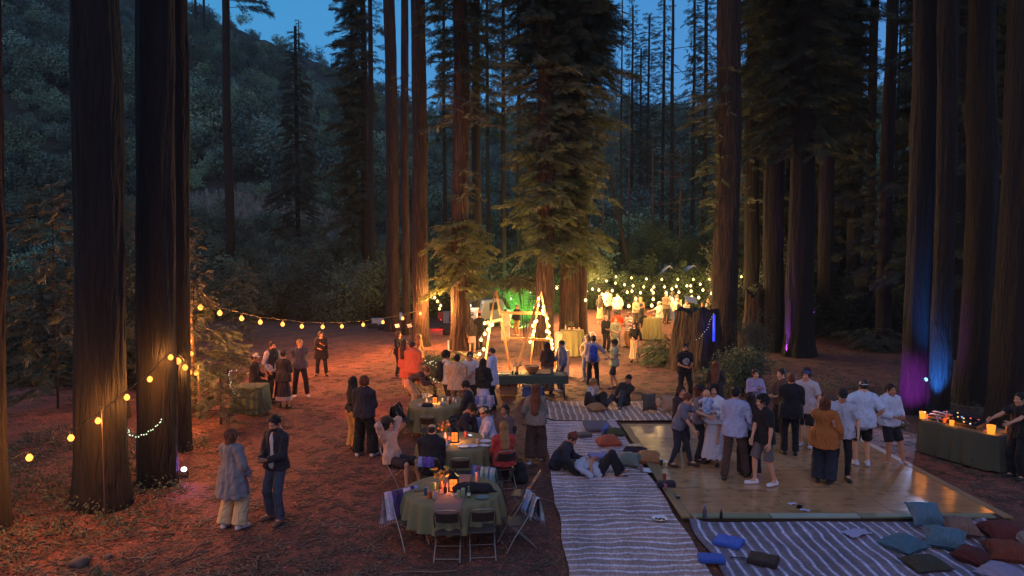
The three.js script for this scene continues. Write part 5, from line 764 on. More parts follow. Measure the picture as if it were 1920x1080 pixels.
{
  const X0 = 2.86, X1 = 8.46, Z0 = -11.42, Z1 = -17.85, f = thing('dance_floor', 'low plywood dance floor with pale edge boards, dancers standing on it', 'dance floor', [X0, 0, Z0]);
  const w = X1 - X0, l = Z0 - Z1, nx = 3, nzn = 5, e = .17, sw = (w - 2 * e) / nx, sl = (l - 2 * e) / nzn, r = rng(5);
  mesh('base_frame', box(w - .06, .07, l - .06, .01).translate(w / 2, .04, -l / 2), M(0x3a2c22, .9), f);
  const sheets = [0, 1].map(() => { const g = box(sw - .006, .02, sl - .006, .003); const uv = g.attributes.uv, p = g.attributes.position; for (let i = 0; i < uv.count; i++) uv.setXY(i, p.getX(i) / 2.44 + .5, p.getZ(i) / 2.44 + .5); return g; });
  for (let j = 0; j < nzn; j++) for (let i = 0; i < nx; i++) { const m = mesh('plywood_sheet', sheets[0], plyMats[Math.floor(r() * 4)], f); m.position.set(e + (i + .5) * sw, .09 + r() * .002, -e - (j + .5) * sl); if (r() > .5) m.rotation.y = Math.PI; }
  const pale = M(0x84694a, .75), green = M(0x71765c, .7), greenPale = M(0x8d9384, .7);
  for (const [x, z, ww, ll, mt] of [[e / 2, -l / 2, e - .006, l, pale], [w - e / 2, -l / 2, e - .006, l, pale], [.85, -e / 2, 1.32, e - .006, green], [2.28, -e / 2, 1.5, e - .006, greenPale], [4.18, -e / 2, 2.26, e - .006, green], [w / 2, -l + e / 2, w - 2 * e, e - .006, pale]]) { mesh('edge_board', box(ww, .034, ll, .004), mt, f).position.set(x, .088, z); }
}
// ---------------------------------------------------------------- folding chairs and draped blankets (built once, copied)
function makeChair() {
  const t = thing('folding_chair', '', 'chair'), metal = M(0x8d8078, .32, { metalness: .75 }), pan = M(0x3c2f29, .55);
  for (const s of [-1, 1]) { mesh('leg', tube([[s * .215, 0, .27], [s * .21, .25, .14], [s * .2, .5, -.03], [s * .185, .80, -.205], [s * .165, .865, -.235]], .0115, 26, 7), metal, t); mesh('leg', tube([[s * .19, 0, -.24], [s * .185, .22, -.04], [s * .18, .44, .17]], .0105, 16, 7), metal, t); }
  mesh('top_rail', tube([[-.165, .865, -.235], [-.13, .885, -.245], [.13, .885, -.245], [.165, .865, -.235]], .0115, 18, 7), metal, t);
  mesh('stretcher', rod([-.21, .06, .235], [.21, .06, .235], .008), metal, t); mesh('stretcher', rod([-.188, .05, -.2], [.188, .05, -.2], .008), metal, t);
  const seat = box(.38, .025, .38, .012), sp = seat.attributes.position; for (let i = 0; i < sp.count; i++) sp.setY(i, sp.getY(i) - .012 * Math.cos(sp.getX(i) * 7)); seat.translate(0, .455, .03); mesh('seat', seat, pan, t);
  const back = new THREE.BoxGeometry(.33, .2, .012, 10, 4, 1), bp = back.attributes.position; for (let i = 0; i < bp.count; i++) bp.setZ(i, bp.getZ(i) - .028 * Math.cos(bp.getX(i) * 8)); back.computeVertexNormals(); mesh('backrest', put(back, 0, .75, -.185, -.42), pan, t);
  return t;
}
const chair0 = makeChair(); let chairUsed = false;
function chair(label, px, d, yaw, h = 0) { const p = ahead(px, 480, d), at = [p.x, groundY(p.x, p.z) + h, p.z]; if (!chairUsed) { chairUsed = true; chair0.position.set(...at); chair0.rotation.y = yaw * R; chair0.scale.y = .88; tag(chair0, label); return chair0; } return copyOf(chair0, at, yaw * R, label); }
function blanket(label, ch, cols, back, front, { w = .42, shift = 0, skew = 0, fringe = true } = {}) { // hangs over the top rail of a chair
  const t = thing('blanket', label, 'blanket', ch.position.clone(), ch.rotation.y), nU = 22, nV = 30, pos = [], uv = [], idx = [], tot = back + front, at = (u, v) => { const s = v * tot - back, wob = .012 * Math.sin(u * 17 + v * 5) + .014 * noise(u * 6, v * 7, shift + 3), x = (u - .5) * w * (1 + .12 * Math.abs(v - .5)) + shift + skew * s; if (s < 0) return [x, .90 + s * .985 + .01, -.262 + s * .10 - .022 * Math.min(1, -s * 9) + wob]; return [x, .90 - s * .93 + .01, -.228 + s * .30 + wob]; };
  for (let j = 0; j <= nV; j++) for (let i = 0; i <= nU; i++) { pos.push(...at(i / nU, j / nV)); uv.push(i / nU, j / nV); }
  for (let j = 0; j < nV; j++) for (let i = 0; i < nU; i++) { const a = j * (nU + 1) + i; idx.push(a, a + 1, a + nU + 1, a + 1, a + nU + 2, a + nU + 1); }
  const g = new THREE.BufferGeometry(); g.setAttribute('position', new THREE.Float32BufferAttribute(pos, 3)); g.setAttribute('uv', new THREE.Float32BufferAttribute(uv, 2)); g.setIndex(idx); g.computeVertexNormals();
  const tx = texture(128, 64, (u, v) => { const c = hexRGB(cols[Math.min(cols.length - 1, Math.floor(u * cols.length))]), f = .85 + .3 * weave(u, v, 40, 90); return c.map(q => q * f); });
  t.scale.y = .88; mesh('cloth', g, M(0xffffff, .97, { map: tx.map, side: THREE.DoubleSide }), t);
  if (fringe) { const fr = []; for (let i = 0; i <= 16; i++) for (const v of [0, 1]) { const a = at(i / 16, v); fr.push(rod(a, [a[0] + .006 * Math.sin(i * 5), a[1] - .07, a[2]], .004, .002, 4)); } mesh('fringe', fr, M(cols[0], .95), t).userData.kind = 'stuff'; }
  return t;
}
// ---------------------------------------------------------------- tables with cloths
function drape(perim, top, drop, folds, amp, seed, nU = 140) { // a cloth over a table top: perim(t) -> [x, z, outward x, outward z]
  const pos = [], idx = [], nV = 16, r = rng(seed), ph = r() * 6; pos.push(0, top, 0); const rowAt = [];
  for (const k of [.35, .7, .93, 1]) { rowAt.push(pos.length / 3); for (let i = 0; i < nU; i++) { const [x, z] = perim(i / nU); pos.push(x * k, top + .002 * noise(x * k * 9, 1, z * k * 9) - (k === 1 ? .004 : 0), z * k); } }
  for (let j = 1; j <= nV; j++) { rowAt.push(pos.length / 3); const s = j / nV; for (let i = 0; i < nU; i++) { const t = i / nU, [x, z, nx, nzv] = perim(t), f = Math.sin(t * Math.PI * 2 * folds + ph + 2.2 * noise(t * 9, seed, .3)), o = .012 + amp * Math.pow(s, .7) * (.55 + .75 * f) + .05 * s * drop; pos.push(x + nx * o, top - .006 - drop * s + (s === 1 ? .012 * f : 0), z + nzv * o); } }
  for (let i = 0; i < nU; i++) idx.push(0, rowAt[0] + (i + 1) % nU, rowAt[0] + i);
  for (let k = 0; k + 1 < rowAt.length; k++) for (let i = 0; i < nU; i++) { const a = rowAt[k] + i, b = rowAt[k] + (i + 1) % nU, c = rowAt[k + 1] + i, d = rowAt[k + 1] + (i + 1) % nU; idx.push(a, b, c, b, d, c); }
  const g = new THREE.BufferGeometry(); g.setAttribute('position', new THREE.Float32BufferAttribute(pos, 3)); g.setIndex(idx); g.computeVertexNormals(); return g;
}
const circle = r => t => [Math.cos(-t * 6.2832) * r, Math.sin(-t * 6.2832) * r, Math.cos(-t * 6.2832), Math.sin(-t * 6.2832)];
const rect = (w, l) => t => { const a = -t * 6.2832, c = Math.cos(a), s = Math.sin(a), k = 1 / Math.pow(Math.pow(Math.abs(c), 14) + Math.pow(Math.abs(s), 14), 1 / 14), n = Math.hypot(c * k, s * k); const ax = Math.abs(c * k) > .97 ? Math.sign(c) : 0, az = Math.abs(s * k) > .97 ? Math.sign(s) : 0, l2 = Math.hypot(ax, az) || 1; return [c * k * w / 2, s * k * l / 2, ax / l2, az / l2]; };
function table(label, clothLabel, p, { r = .76, w, l, top = .75, drop = .45, folds = 20, amp = .05, color = 0x716a4a, turn = 0, seed = 3, clothMatl, round = true }) {
  const gy = Math.max(0, groundY(p.x, p.z)), t = thing(round ? 'round_table' : 'table', label, 'table', [p.x, gy, p.z], turn), wood = M(0x4a3a2c, .7), legM = M(0x2a2624, .5, { metalness: .5 });
  mesh('tabletop', round ? new THREE.CylinderGeometry(r - .01, r - .01, .025, 48).translate(0, top - .018, 0) : box(w - .02, .03, l - .02, .006).translate(0, top - .02, 0), wood, t);
  const lx = round ? r * .55 : w / 2 - .1, lz = round ? r * .4 : l / 2 - .1; for (const a of [-1, 1]) for (const b of [-1, 1]) mesh('leg', rod([a * lx, 0, b * lz], [a * lx, top - .03, b * lz], .016), legM, t);
  const c = mesh('tablecloth', drape(round ? circle(r) : rect(w, l), top + .004, drop, folds, amp, seed), clothMatl || M(color, .93, { side: THREE.DoubleSide })); c.position.set(p.x, gy, p.z); c.rotation.y = turn; tag(c, clothLabel, 'tablecloth');
  return { x: p.x, z: p.z, top: top + .008 };
}
const T1 = on(848, 918, .75), T2 = on(853, 828, .75), T3 = on(824, 757, .75), T4 = on(470, 738, .75);
table('front round folding table under a sage cloth, carrying a lantern and a black bag', 'sage cloth on the front round table', T1, { seed: 4, drop: .42, folds: 23, amp: .075 });
table('middle round folding table ringed by seated guests', 'sage cloth on the middle round table with seated guests', T2, { seed: 5, drop: .55 });
table('rear round folding table beside the bending woman', 'sage cloth on the rear round table beside the bending woman', T3, { seed: 6, drop: .62 });
table('small square drinks table by the left fir', 'dark green cloth reaching the ground on the left drinks table', T4, { round: false, w: .8, l: .7, drop: .72, folds: 15, amp: .035, seed: 7, color: 0x4d5540 });
const C1 = on(1072, 667), C2 = on(1221, 642);
table('left cocktail table in front of the man with orange shorts', 'pleated olive cloth on the left cocktail table, near the white boxes', C1, { r: .52, top: 1.16, drop: 1.12, folds: 15, amp: .06, seed: 8, color: 0x8b7d4a });
table('right cocktail table in front of the man in the white polo', 'pleated olive cloth on the right cocktail table, before the white polo', C2, { r: .46, top: 1.14, drop: 1.1, folds: 14, amp: .06, seed: 9, color: 0x7d7346 });
const B0 = on(975, 701, .76);
table('long buffet table below the wooden frame', 'dark green cloth with a short drop on the buffet table', B0, { round: false, w: 3.0, l: .78, top: .76, drop: .25, folds: 9, amp: .012, seed: 10, color: 0x38443a });
const D0 = V(10.02, 0, -15.0), DT = .38;
table('music table at the right with controllers and orange candles', 'drab cloth hanging to the ground on the music table', D0, { round: false, w: .8, l: 1.75, top: .78, drop: .74, folds: 19, amp: .055, seed: 11, color: 0x4a4838, turn: DT });
// a woven runner on the front table
{ const g = new THREE.PlaneGeometry(.42, 1.9, 6, 40), p = g.attributes.position; for (let i = 0; i < p.count; i++) { const s = p.getY(i) + .05, x = p.getX(i), e = Math.abs(s) - .74; p.setXYZ(i, x, e > 0 ? .764 - e * .96 : .766, e > 0 ? -Math.sign(s) * (.79 + .10 * Math.min(.3, e) + .012 * Math.sin(x * 22)) : -s); } g.computeVertexNormals(); const m = mesh('table_runner', g, M(0x8a6458, .97, { side: THREE.DoubleSide })); m.position.set(T1.x + .03, .004, T1.z); m.rotation.y = -.05; tag(m, 'dusty pink woven runner across the front round table', 'table runner'); }
// chairs
const c1 = chair('folding chair before the front table, left of two with backs to the camera', 838, 10.1, 180), c2 = chair('folding chair before the front table, right of two with backs to the camera', 903, 10.15, 186);
const c3 = chair('folding chair at the left of the front table, under a purple and white blanket', 762, 10.6, 38), c4 = chair('folding chair right of the front table under a fringed grey blanket', 972, 10.45, -70);
const c5 = chair('folding chair with a bare curved back, behind the one with the fringed grey blanket', 985, 11.7, -100), c6 = chair('folding chair at the far side of the front table under a multicoloured striped blanket', 917, 12.15, 158);
chair('folding chair of the seated person stretching with hands behind the head', 738, 13.3, 62); const c8 = chair('folding chair of the balding man with a purple cloth over its back', 808, 12.75, 172); chair('empty folding chair with its back to the camera at the middle table', 862, 12.7, 184);
chair('folding chair of the woman in the red top', 945, 13.1, -165); chair('folding chair of the person in the beige cap', 922, 14.5, -80); chair('folding chair of the young man in the navy shirt', 863, 15.3, 60); chair('folding chair of the young woman with dark tied hair', 948, 14.9, -30);
const c14 = chair('folding chair left of the rear table covered by a black coat', 757, 16.9, 82); chair('empty folding chair with a tan back in front of the rear table', 803, 16.0, 176); const c16 = chair('folding chair behind the rear table with a pastel striped blanket on it', 906, 18.3, 190); chair('folding chair of the bearded man at the rear table', 884, 16.6, -100, .07); chair('folding chair of the man in the white cap by the left drinks table', 477, 20.1, 100, .09); const c19 = chair('folding chair with a blue grey blanket behind the middle table', 899, 15.9, -150);
blanket('purple and white striped blanket with fringe over the left chair of the front table', c3, [0xb7a6ad, 0x9a8aa0, 0x4b3160, 0x3a2650, 0x4b3160, 0xb9aab8, 0x9f94b4, 0x3a2650, 0x8a84b0], .62, .5, { w: .6 });
blanket('grey and navy blanket with long pale fringe over the right chair of the front table', c4, [0x8f98b4, 0x6d7da8, 0x8f98a8, 0x2c3040, 0x6b7484, 0xa6abb8], .42, .34, { w: .46 });
blanket('multicoloured striped blanket over the far chair of the front table', c6, [0x6f8f8a, 0x7f93a8, 0x41508a, 0x8a9a98, 0x5f7a6c, 0x8fa5a8, 0x4a3a6a, 0x6a3f58, 0x4a6a9a, 0x3a3a78], .5, .3, { w: .46 });
blanket('purple cloth hung over the chair of the balding man', c8, [0x4a3f86, 0x55489a, 0x4a3f86, 0x7f86b0], .2, .12, { w: .3, shift: .04, fringe: false });
blanket('pastel striped blanket over the chair behind the rear table', c16, [0x8a8098, 0xb098a0, 0x6f7aa0, 0xb8a8b0, 0x7a6f98], .26, .2, { w: .5 });
blanket('blue grey blanket over the chair behind the middle table', c19, [0x6b7394, 0x59618a, 0x7f86a4], .6, .4, { w: .44, fringe: false });
blanket('black coat thrown over the chair left of the rear table', c14, [0x17131a, 0x1b171d, 0x131017], .62, .5, { w: .62, fringe: false });
// ---------------------------------------------------------------- things on the tables
const metalTop = M(0xb8b8bc, .35, { metalness: .9 });
function can(label, p, col, h = .122, r = .033) { const t = thing('drink_can', label, 'can', p), a = h - .012; mesh('body', lathe([[0, 0], [r * .8, 0], [r, .008], [r, a], [r * .84, h - .003]], 18), M(col, .4, { metalness: .35 }), t); mesh('lid', lathe([[r * .84, h - .003], [r * .84, h], [r * .78, h - .004], [0, h - .004]], 18), metalTop, t); return t; }
function bottle(label, p, col, h = .26, r = .033, cap = 0x2a2422, band) { const t = thing('bottle', label, 'bottle', p); mesh('body', lathe([[0, 0], [r, .004], [r, h * .58], [r * .42, h * .74], [r * .36, h * .93], [0, h * .93]], 16), M(col, .25), t); mesh('cap', new THREE.CylinderGeometry(r * .42, r * .42, h * .08, 12).translate(0, h * .965, 0), M(cap, .5), t); if (band) mesh('label', new THREE.CylinderGeometry(r + .001, r + .001, h * .26, 16, 1, true).translate(0, h * .33, 0), M(band, .8), t); return t; }
function cup(label, p, col, h = .12, r = .042) { const m = mesh('cup', lathe([[0, .003], [r * .7, 0], [r, h], [r * .95, h], [r * .66, .008], [0, .008]], 16), M(col, .45)); m.position.set(...(p.isVector3 ? p.toArray() : p)); return tag(m, label, 'cup'); }
function plate(label, p, r = .12, col = 0xd8d6dc) { const m = mesh('plate', lathe([[0, .004], [r * .65, 0], [r, .016], [r, .02], [r * .62, .008], [0, .009]], 28), M(col, .5)); m.position.set(...(p.isVector3 ? p.toArray() : p)); return tag(m, label, 'plate'); }
function sheet(name, label, cat, p, w, l, col, turn = 0, crumple = .012) { const g = new THREE.PlaneGeometry(w, l, 8, 8).rotateX(-Math.PI / 2), q = g.attributes.position; for (let i = 0; i < q.count; i++) q.setY(i, .004 + Math.abs(crumple * noise(q.getX(i) * 14, p.x || p[0], q.getZ(i) * 14) * 2)); g.computeVertexNormals(); const m = mesh(name, g, M(col, .9, { side: THREE.DoubleSide })); m.position.set(...(p.isVector3 ? p.toArray() : p)); m.rotation.y = turn; return tag(m, label, cat); }
const lampList = [];
function pointLight(parent, x, y, z, rgb, I, r = .03) { const l = new THREE.PointLight(new THREE.Color().setRGB(...rgb), I); l.position.set(x, y, z); l.castShadow = true; l.shadow.radius = r / .02; parent.add(l); return l; }
function lantern(label, p, gain = 2.4, I = 1.4, s = 1) { const t = thing('lantern', label, 'lantern', p), k = M(0x15110f, .5, { metalness: .5 }), b = .075 * s, h = .2 * s;
  mesh('base', box(b * 2.2, .018, b * 2.2, .004).translate(0, .009, 0), k, t); mesh('roof', [new THREE.CylinderGeometry(.02 * s, b * 1.55, .07 * s, 4).rotateY(Math.PI / 4).translate(0, h + .06 * s, 0), box(b * 2.2, .014, b * 2.2, .003).translate(0, h + .018, 0)], k, t); mesh('handle', new THREE.TorusGeometry(.035 * s, .005, 6, 18).translate(0, h + .13 * s, 0), k, t);
  for (const x of [-1, 1]) for (const z of [-1, 1]) mesh('post', rod([x * b, .01, z * b], [x * b, h + .02, z * b], .007, .007, 6), k, t);
  for (let q = 0; q < 4; q++) { const a = q * Math.PI / 2; mesh('pane_bars', [rod([0, .02, 0], [0, h, 0], .004, .004, 5), rod([-b, h * .4, 0], [b, h * .4, 0], .004, .004, 5), rod([-b, h * .7, 0], [b, h * .7, 0], .004, .004, 5)].map(g => put(g, Math.sin(a) * b, 0, Math.cos(a) * b, 0, a, 0)), k, t); }
  mesh('candle_flame', new THREE.CylinderGeometry(b * .72, b * .72, h * .86, 16).translate(0, h * .5, 0), glowing([1, .17, .02], gain * .8), t); pointLight(t, 0, h * .5, 0, [1, .36, .09], I); return t; }
function votive(label, p, rgb, gain, I = .4, r = .035, h = .08) { const t = thing('votive_candle', label, 'candle', p); mesh('glass_flame', lathe([[0, 0], [r * .8, 0], [r, h], [r * .9, h], [0, h * .7]], 14), glowing(rgb, gain), t); if (I) pointLight(t, 0, h * .45, 0, [rgb[0], rgb[1] * 1.1, rgb[2]], I); return t; }
function flowers(label, p, cols, h = .3, vase = 0x8a4a28, seed = 1) { const t = thing('flower_vase', label, 'flowers', p), r = rng(seed); mesh('vase', lathe([[0, 0], [.03, 0], [.042, .04], [.022, .1], [.026, .13], [.02, .13], [0, .05]], 16), M(vase, .3), t); const st = [];
  for (let i = 0; i < 16; i++) { const a = r() * 6.3, q = .05 + .11 * r(), y = h * (.65 + .5 * r()), e = [Math.cos(a) * q, y, Math.sin(a) * q]; st.push(rod([0, .1, 0], e, .003, .002, 4)); const b = []; for (let k = 0; k < 5; k++) b.push(put(ball(.016, 0, 0, .014, [1, .5, 1], 6), ...e, r() * 3, k * 1.256, 0)); mesh('blossom', b, M(cols[i % cols.length], .8), t); }
  mesh('stems', st, M(0x4a5a2c, .9), t); return t; }
const onT = (T, dx, dz, top = .762) => [T.x + dx, top, T.z + dz];
lantern('black lantern glowing orange on the front round table', onT(T1, .03, .1)); votive('small red candle glass beside the lantern of the front table', onT(T1, -.06, -.02), [1, .12, .05], 1.6);
bottle('brown bottle just left of the lantern on the front table', onT(T1, -.09, .22), 0x4a1f14, .17, .028); flowers('vase of yellow flowers on the front round table', onT(T1, -.18, -.02), [0xc08a34, 0xb86a28, 0xa0783a, 0x8f9448], .3, 0x8a4a28, 3);
can('green and white can at the left back of the front table', onT(T1, -.29, .03), 0x8fa05c); can('dark blue can at the left of the front table', onT(T1, -.39, .27), 0x34506a); can('orange can at the left front of the front table', onT(T1, -.31, .42), 0xb05a34); can('pinkish can next to the orange one on the front table', onT(T1, -.22, .46), 0xb59a98); can('green can in the middle front of the front table', onT(T1, .14, .42), 0x8f9f68); can('pale green can right behind the green one on the front table', onT(T1, .20, .32), 0xa0ab84); can('tall pinkish can at the right back of the front table', onT(T1, .38, -.38), 0xb08a88, .16);
bottle('small green bottle with a white label on the front table', onT(T1, .29, .40), 0x3f5a3a, .18, .026, 0x7f8a60, 0xc8c4b4); plate('clear plate at the right edge of the front table', onT(T1, .5, .42), .1, 0x6f7a74); sheet('napkin', 'white napkin below the lantern on the front table', 'napkin', onT(T1, .09, .27), .17, .1, 0xc9c0cc, .2); sheet('napkin', 'white napkin behind the lantern on the front table', 'napkin', onT(T1, .17, -.05), .14, .1, 0xc9c0cc, .7);
sheet('sunglasses_case', 'dark slim case at the left of the front table', 'case', onT(T1, -.52, .12), .16, .05, 0x26242e, .5);
{ const F = new Field([-.35, -.1, -.25], [.45, .25, .25], .018); F.cap([-.2, .05, 0], [.2, .05, 0], .12, .13, .03, { flat: [[0, 1, 0], .62] }); F.ell([-.02, .08, .03], [.2, .07, .12], .05); F.cap([.3, .03, .02], [.4, .015, .04], .02, .012, .03); F.rough(.02, (x, y, z) => noise(x * 9, y * 9, z * 9) + .5 * noise(x * 20, y * 20, z * 20)); F.all((x, y, z, v) => Math.max(v, -y)); const m = mesh('bag', F.mesh(), M(0x1b1418, .9)); m.position.set(...onT(T1, .32, .12)); tag(m, 'soft black bag lying on the front round table', 'bag'); }
lantern('black lantern glowing red and orange on the middle round table', onT(T2, .0, .06)); votive('red candle glass left of the lantern on the middle table', onT(T2, -.1, -.02), [1, .1, .04], 1.8); bottle('tall white flask on the middle round table by the balding man', onT(T2, -.42, .12), 0xc4b9c0, .27, .035, 0xc4b9c0); flowers('vase of rust coloured flowers on the middle round table', onT(T2, -.22, -.2), [0xa05a30, 0xb8803a, 0x8a6a3a], .3, 0xb0a8a8, 5);
can('red can behind the lantern on the middle table', onT(T2, .2, -.3), 0x9a3a34); can('small cup like white can near the front of the middle table', onT(T2, .48, .2), 0xa89a94, .1); can('grey can at the right back of the middle table', onT(T2, .58, -.2), 0x8f97a0); cup('red paper cup on the left of the middle table', onT(T2, -.5, -.1), 0xa83a30, .1); plate('foil tray on the right of the middle round table', onT(T2, .62, .05), .12, 0xb8b4c0); plate('white paper plate at the front of the middle table', onT(T2, .2, .42), .11); plate('second paper plate with crumpled wrapper on the middle table', onT(T2, .38, .40), .11, 0xb8b6c8); sheet('napkin', 'pile of white napkins in front of the flask on the middle table', 'napkin', onT(T2, -.2, .3), .2, .24, 0xc4bcc8, .3, .03); sheet('napkin', 'white napkin at the right front of the middle table', 'napkin', onT(T2, .62, .34), .2, .13, 0xc0bccc, -.4); cup('clear cup near the flowers of the middle table', onT(T2, -.1, .28), 0x9a8f94, .09);
{ const t = thing('phone', 'phone with its screen lit lying at the far side of the middle table', 'phone', onT(T2, .28, -.42), .3); mesh('case', box(.075, .009, .15, .003).translate(0, .005, 0), M(0x131216, .4), t); mesh('screen', box(.066, .002, .138, .001).translate(0, .0105, 0), glowing([.8, .9, 1], .9), t); }
lantern('black lantern glowing orange on the rear round table', onT(T3, -.1, .12), 2.2, 1.4, .9); flowers('bunch of white flowers on the rear round table', onT(T3, -.34, -.05), [0xb8b0a0, 0x9a9a88, 0xc8c0b4], .24, 0x8a8f94, 8); bottle('dark blue bottle on the rear round table', onT(T3, .28, .18), 0x1f1f3a, .2, .035); for (const [dx, dz, c, l] of [[.08, -.1, 0x9aa0a4, 'grey can beside the lantern of the rear table'], [.2, -.2, 0xa89a9c, 'pale can at the back of the rear table'], [.44, .02, 0x7f8fa8, 'bluish can at the right of the rear table'], [.36, -.12, 0xa4736c, 'reddish can at the right back of the rear table']]) can(l, onT(T3, dx, dz), c); cup('clear drinking cup at the front of the rear table', onT(T3, .1, .4), 0x8f8f98, .1); cup('second clear cup left of the dark blue bottle on the rear table', onT(T3, .16, .28), 0x9a9aa4, .09);
sheet('cloth', 'blue and white cloth over the left edge of the rear table', 'cloth', onT(T3, -.36, .34), .42, .3, 0x8f98b8, .5, .03);
{ const F = new Field([-.2, -.05, -.15], [.2, .2, .15], .014); F.cap([-.07, .06, 0], [.07, .06, 0], .08, .075, .02, { flat: [[0, 1, 0], .8] }); F.rough(.014, (x, y, z) => noise(x * 16, y * 16, z * 16)); F.all((x, y, z, v) => Math.max(v, -y)); const m = mesh('handbag', F.mesh(), M(0x1d1a22, .8)); m.position.set(...onT(T3, -.24, .5)); tag(m, 'small dark handbag on the rear round table', 'bag'); }
for (const [dx, dz, h, c, l] of [[-.22, -.05, .24, 0x7a3420, 'brown bottle on the left drinks table'], [-.02, -.12, .22, 0xa8a6a4, 'first clear bottle on the left drinks table'], [.08, -.14, .24, 0xb0aeac, 'second clear bottle on the left drinks table, next to the flowers']]) bottle(l, onT(T4, dx, dz), c, h, .03);
flowers('low bunch of pale flowers on the left drinks table', onT(T4, .12, .05), [0xb09a78, 0x9a8a68, 0x6f7a48], .18, 0x8a8478, 9); plate('tray of snacks on the left drinks table', onT(T4, -.08, .16), .15, 0x8f8674);
for (const [T, top, list] of [[C1, 1.172, [[-.28, 0, 'b', 0xc0a890, 'slim pale bottle on the left cocktail table'], [-.12, .08, 'c', 0xd8c8b0, 'white cup on the left cocktail table'], [-.03, .0, 'c', 0xb8442c, 'red cup on the left cocktail table'], [.1, -.05, 'c', 0xd0b890, 'cream cup on the left cocktail table'], [.32, .1, 'c', 0xd8a080, 'peach cup at the right of the left cocktail table']]], [C2, 1.152, [[-.3, .0, 'b', 0xc8b8a0, 'slim pale bottle on the right cocktail table'], [.02, .12, 'c', 0xc83a24, 'red cup on the right cocktail table'], [.12, .02, 'c', 0xd89a3c, 'yellow cup on the right cocktail table'], [.26, .1, 'c', 0xb8a890, 'beige cup on the right cocktail table']]]]) for (const [dx, dz, k, c, l] of list) k === 'b' ? bottle(l, onT(T, dx, dz, top), c, .27, .035) : cup(l, onT(T, dx, dz, top), c, .11, .045);
flowers('dark leafy posy on the left cocktail table', onT(C1, .02, -.25, 1.172), [0x5a5a2c, 0x7a6a34], .3, 0x3a2a20, 12); plate('round platter on the left cocktail table', onT(C1, .2, .12, 1.172), .17, 0xd8c090); flowers('orange posy on the right cocktail table', onT(C2, -.1, -.1, 1.152), [0xd8862c, 0xb86a28], .26, 0x9a7a40, 13);
// buffet
{ const by = .772, at = (px, dz) => [(px - 960) / FOCAL * -B0.z, by, B0.z + dz]; const bowl = thing('salad_bowl', 'large wooden bowl on the buffet table', 'bowl', at(998, -.02)); mesh('bowl', lathe([[0, 0], [.1, 0], [.16, .06], [.26, .24], [.245, .24], [.15, .07], [0, .03]], 28), M(0xa86a44, .6), bowl); mesh('salad', ball(.2, 0, .17, 0, [1, .35, 1]), M(0x7f5a34, .9), bowl);
  for (const [px, dz, r, c, l] of [[908, 0, .16, 0xd8c4a8, 'round cream platter at the left of the buffet'], [930, .08, .15, 0xd0bca4, 'shallow dish left of the wooden bowl'], [948, .12, .14, 0xc8a078, 'small tan dish in the middle of the buffet'], [1022, .0, .17, 0xd8b080, 'platter right of the wooden bowl']]) plate(l, at(px, dz), r, c);
  can('green can at the front edge of the buffet', at(961, .2), 0x4f6a34); can('dark bowl shaped tin beside the green can on the buffet', at(969, .12), 0x2a2420, .07, .06);
  for (const [px, dz, l] of [[974, .1, 'left'], [979, .14, 'middle'], [983, .08, 'right']]) votive(`amber candle glass on the buffet, ${l} of three`, at(px, dz), [1, .5, .12], 1.3, 0, .03, .1);
  flowers('vase of dark and white flowers left of the wooden bowl', at(970, -.15), [0xd8ccb8, 0x3a2a28, 0xb8a890], .3, 0x5a4030, 15);
  const bx = thing('cardboard_tray', 'open cardboard tray at the right of the buffet', 'tray', at(1018, -.14)); mesh('tray', [tri(.5, .02, .34, 0, .01, 0), tri(.5, .09, .02, 0, .05, -.17), tri(.5, .09, .02, 0, .05, .17), tri(.02, .09, .34, -.25, .05, 0)], M(0xd2a468, .8), bx); }
// under and before the buffet
function cooler(label, px, py, w, h, d, body, lid, turn) { const p = on(px, py), t = thing('cooler', label, 'cooler', [p.x, .04, p.z], turn); mesh('body', box(w, h, d, .035).translate(0, h / 2, 0), M(body, .55), t); mesh('lid', box(w + .03, .09, d + .03, .03).translate(0, h + .05, 0), M(lid, .5), t); mesh('latch', box(.06, .09, .02, .006).translate(0, h, d / 2 + .012), M(0x4a4440, .5), t); for (const s of [-1, 1]) mesh('handle', tube([[s * (w / 2), h * .75, -.1], [s * (w / 2 + .05), h * .62, 0], [s * (w / 2), h * .75, .1]], .012, 14, 6), M(0x8a8480, .6), t); return t; }
cooler('tan cooler in front of the buffet with things on its lid', 953, 741, .58, .30, .36, 0xa48468, 0x8a7a76, .05); cooler('blue cooler with a pale lid in front of the buffet', 999, 745, .66, .30, .4, 0x3a4f86, 0x98a0b8, -.06);
sheet('tray', 'pale tray lying on the tan cooler', 'tray', V(on(955, 741).x + .02, .435, on(955, 741).z), .32, .2, 0xb4acae, .2);
{ const p = on(951, 728), t = thing('bench', 'wooden bench glowing yellow in the light under the buffet', 'bench', [p.x, 0, p.z - .25], .02), m = M(0xb98a3c, .6); mesh('seat', box(.95, .05, .32, .01).translate(0, .46, 0), m, t); for (const s of [-1, 1]) mesh('leg', box(.06, .44, .3, .01).translate(s * .42, .22, 0), m, t); mesh('backboard', box(.8, .2, .03, .008).translate(0, .3, -.1), m, t); }
{ const p = on(1003, 728), t = thing('carton', 'carton with a black, white and red print under the buffet', 'carton', [p.x, .03, p.z - .2], .1); mesh('box', box(.42, .36, .3, .01).translate(0, .18, 0), M(0xc0b09c, .8), t); const n = tileNoise(71), tx = texture(64, 64, (u, v) => u > .62 && v > .45 ? [.72, .22, .12] : n(u, v, 6, 5) > .52 ? [.08, .07, .07] : [.78, .73, .64]); mesh('print', new THREE.PlaneGeometry(.40, .33).translate(0, .18, .153), new THREE.MeshStandardMaterial({ map: tx.map, roughness: .8 }), t); }
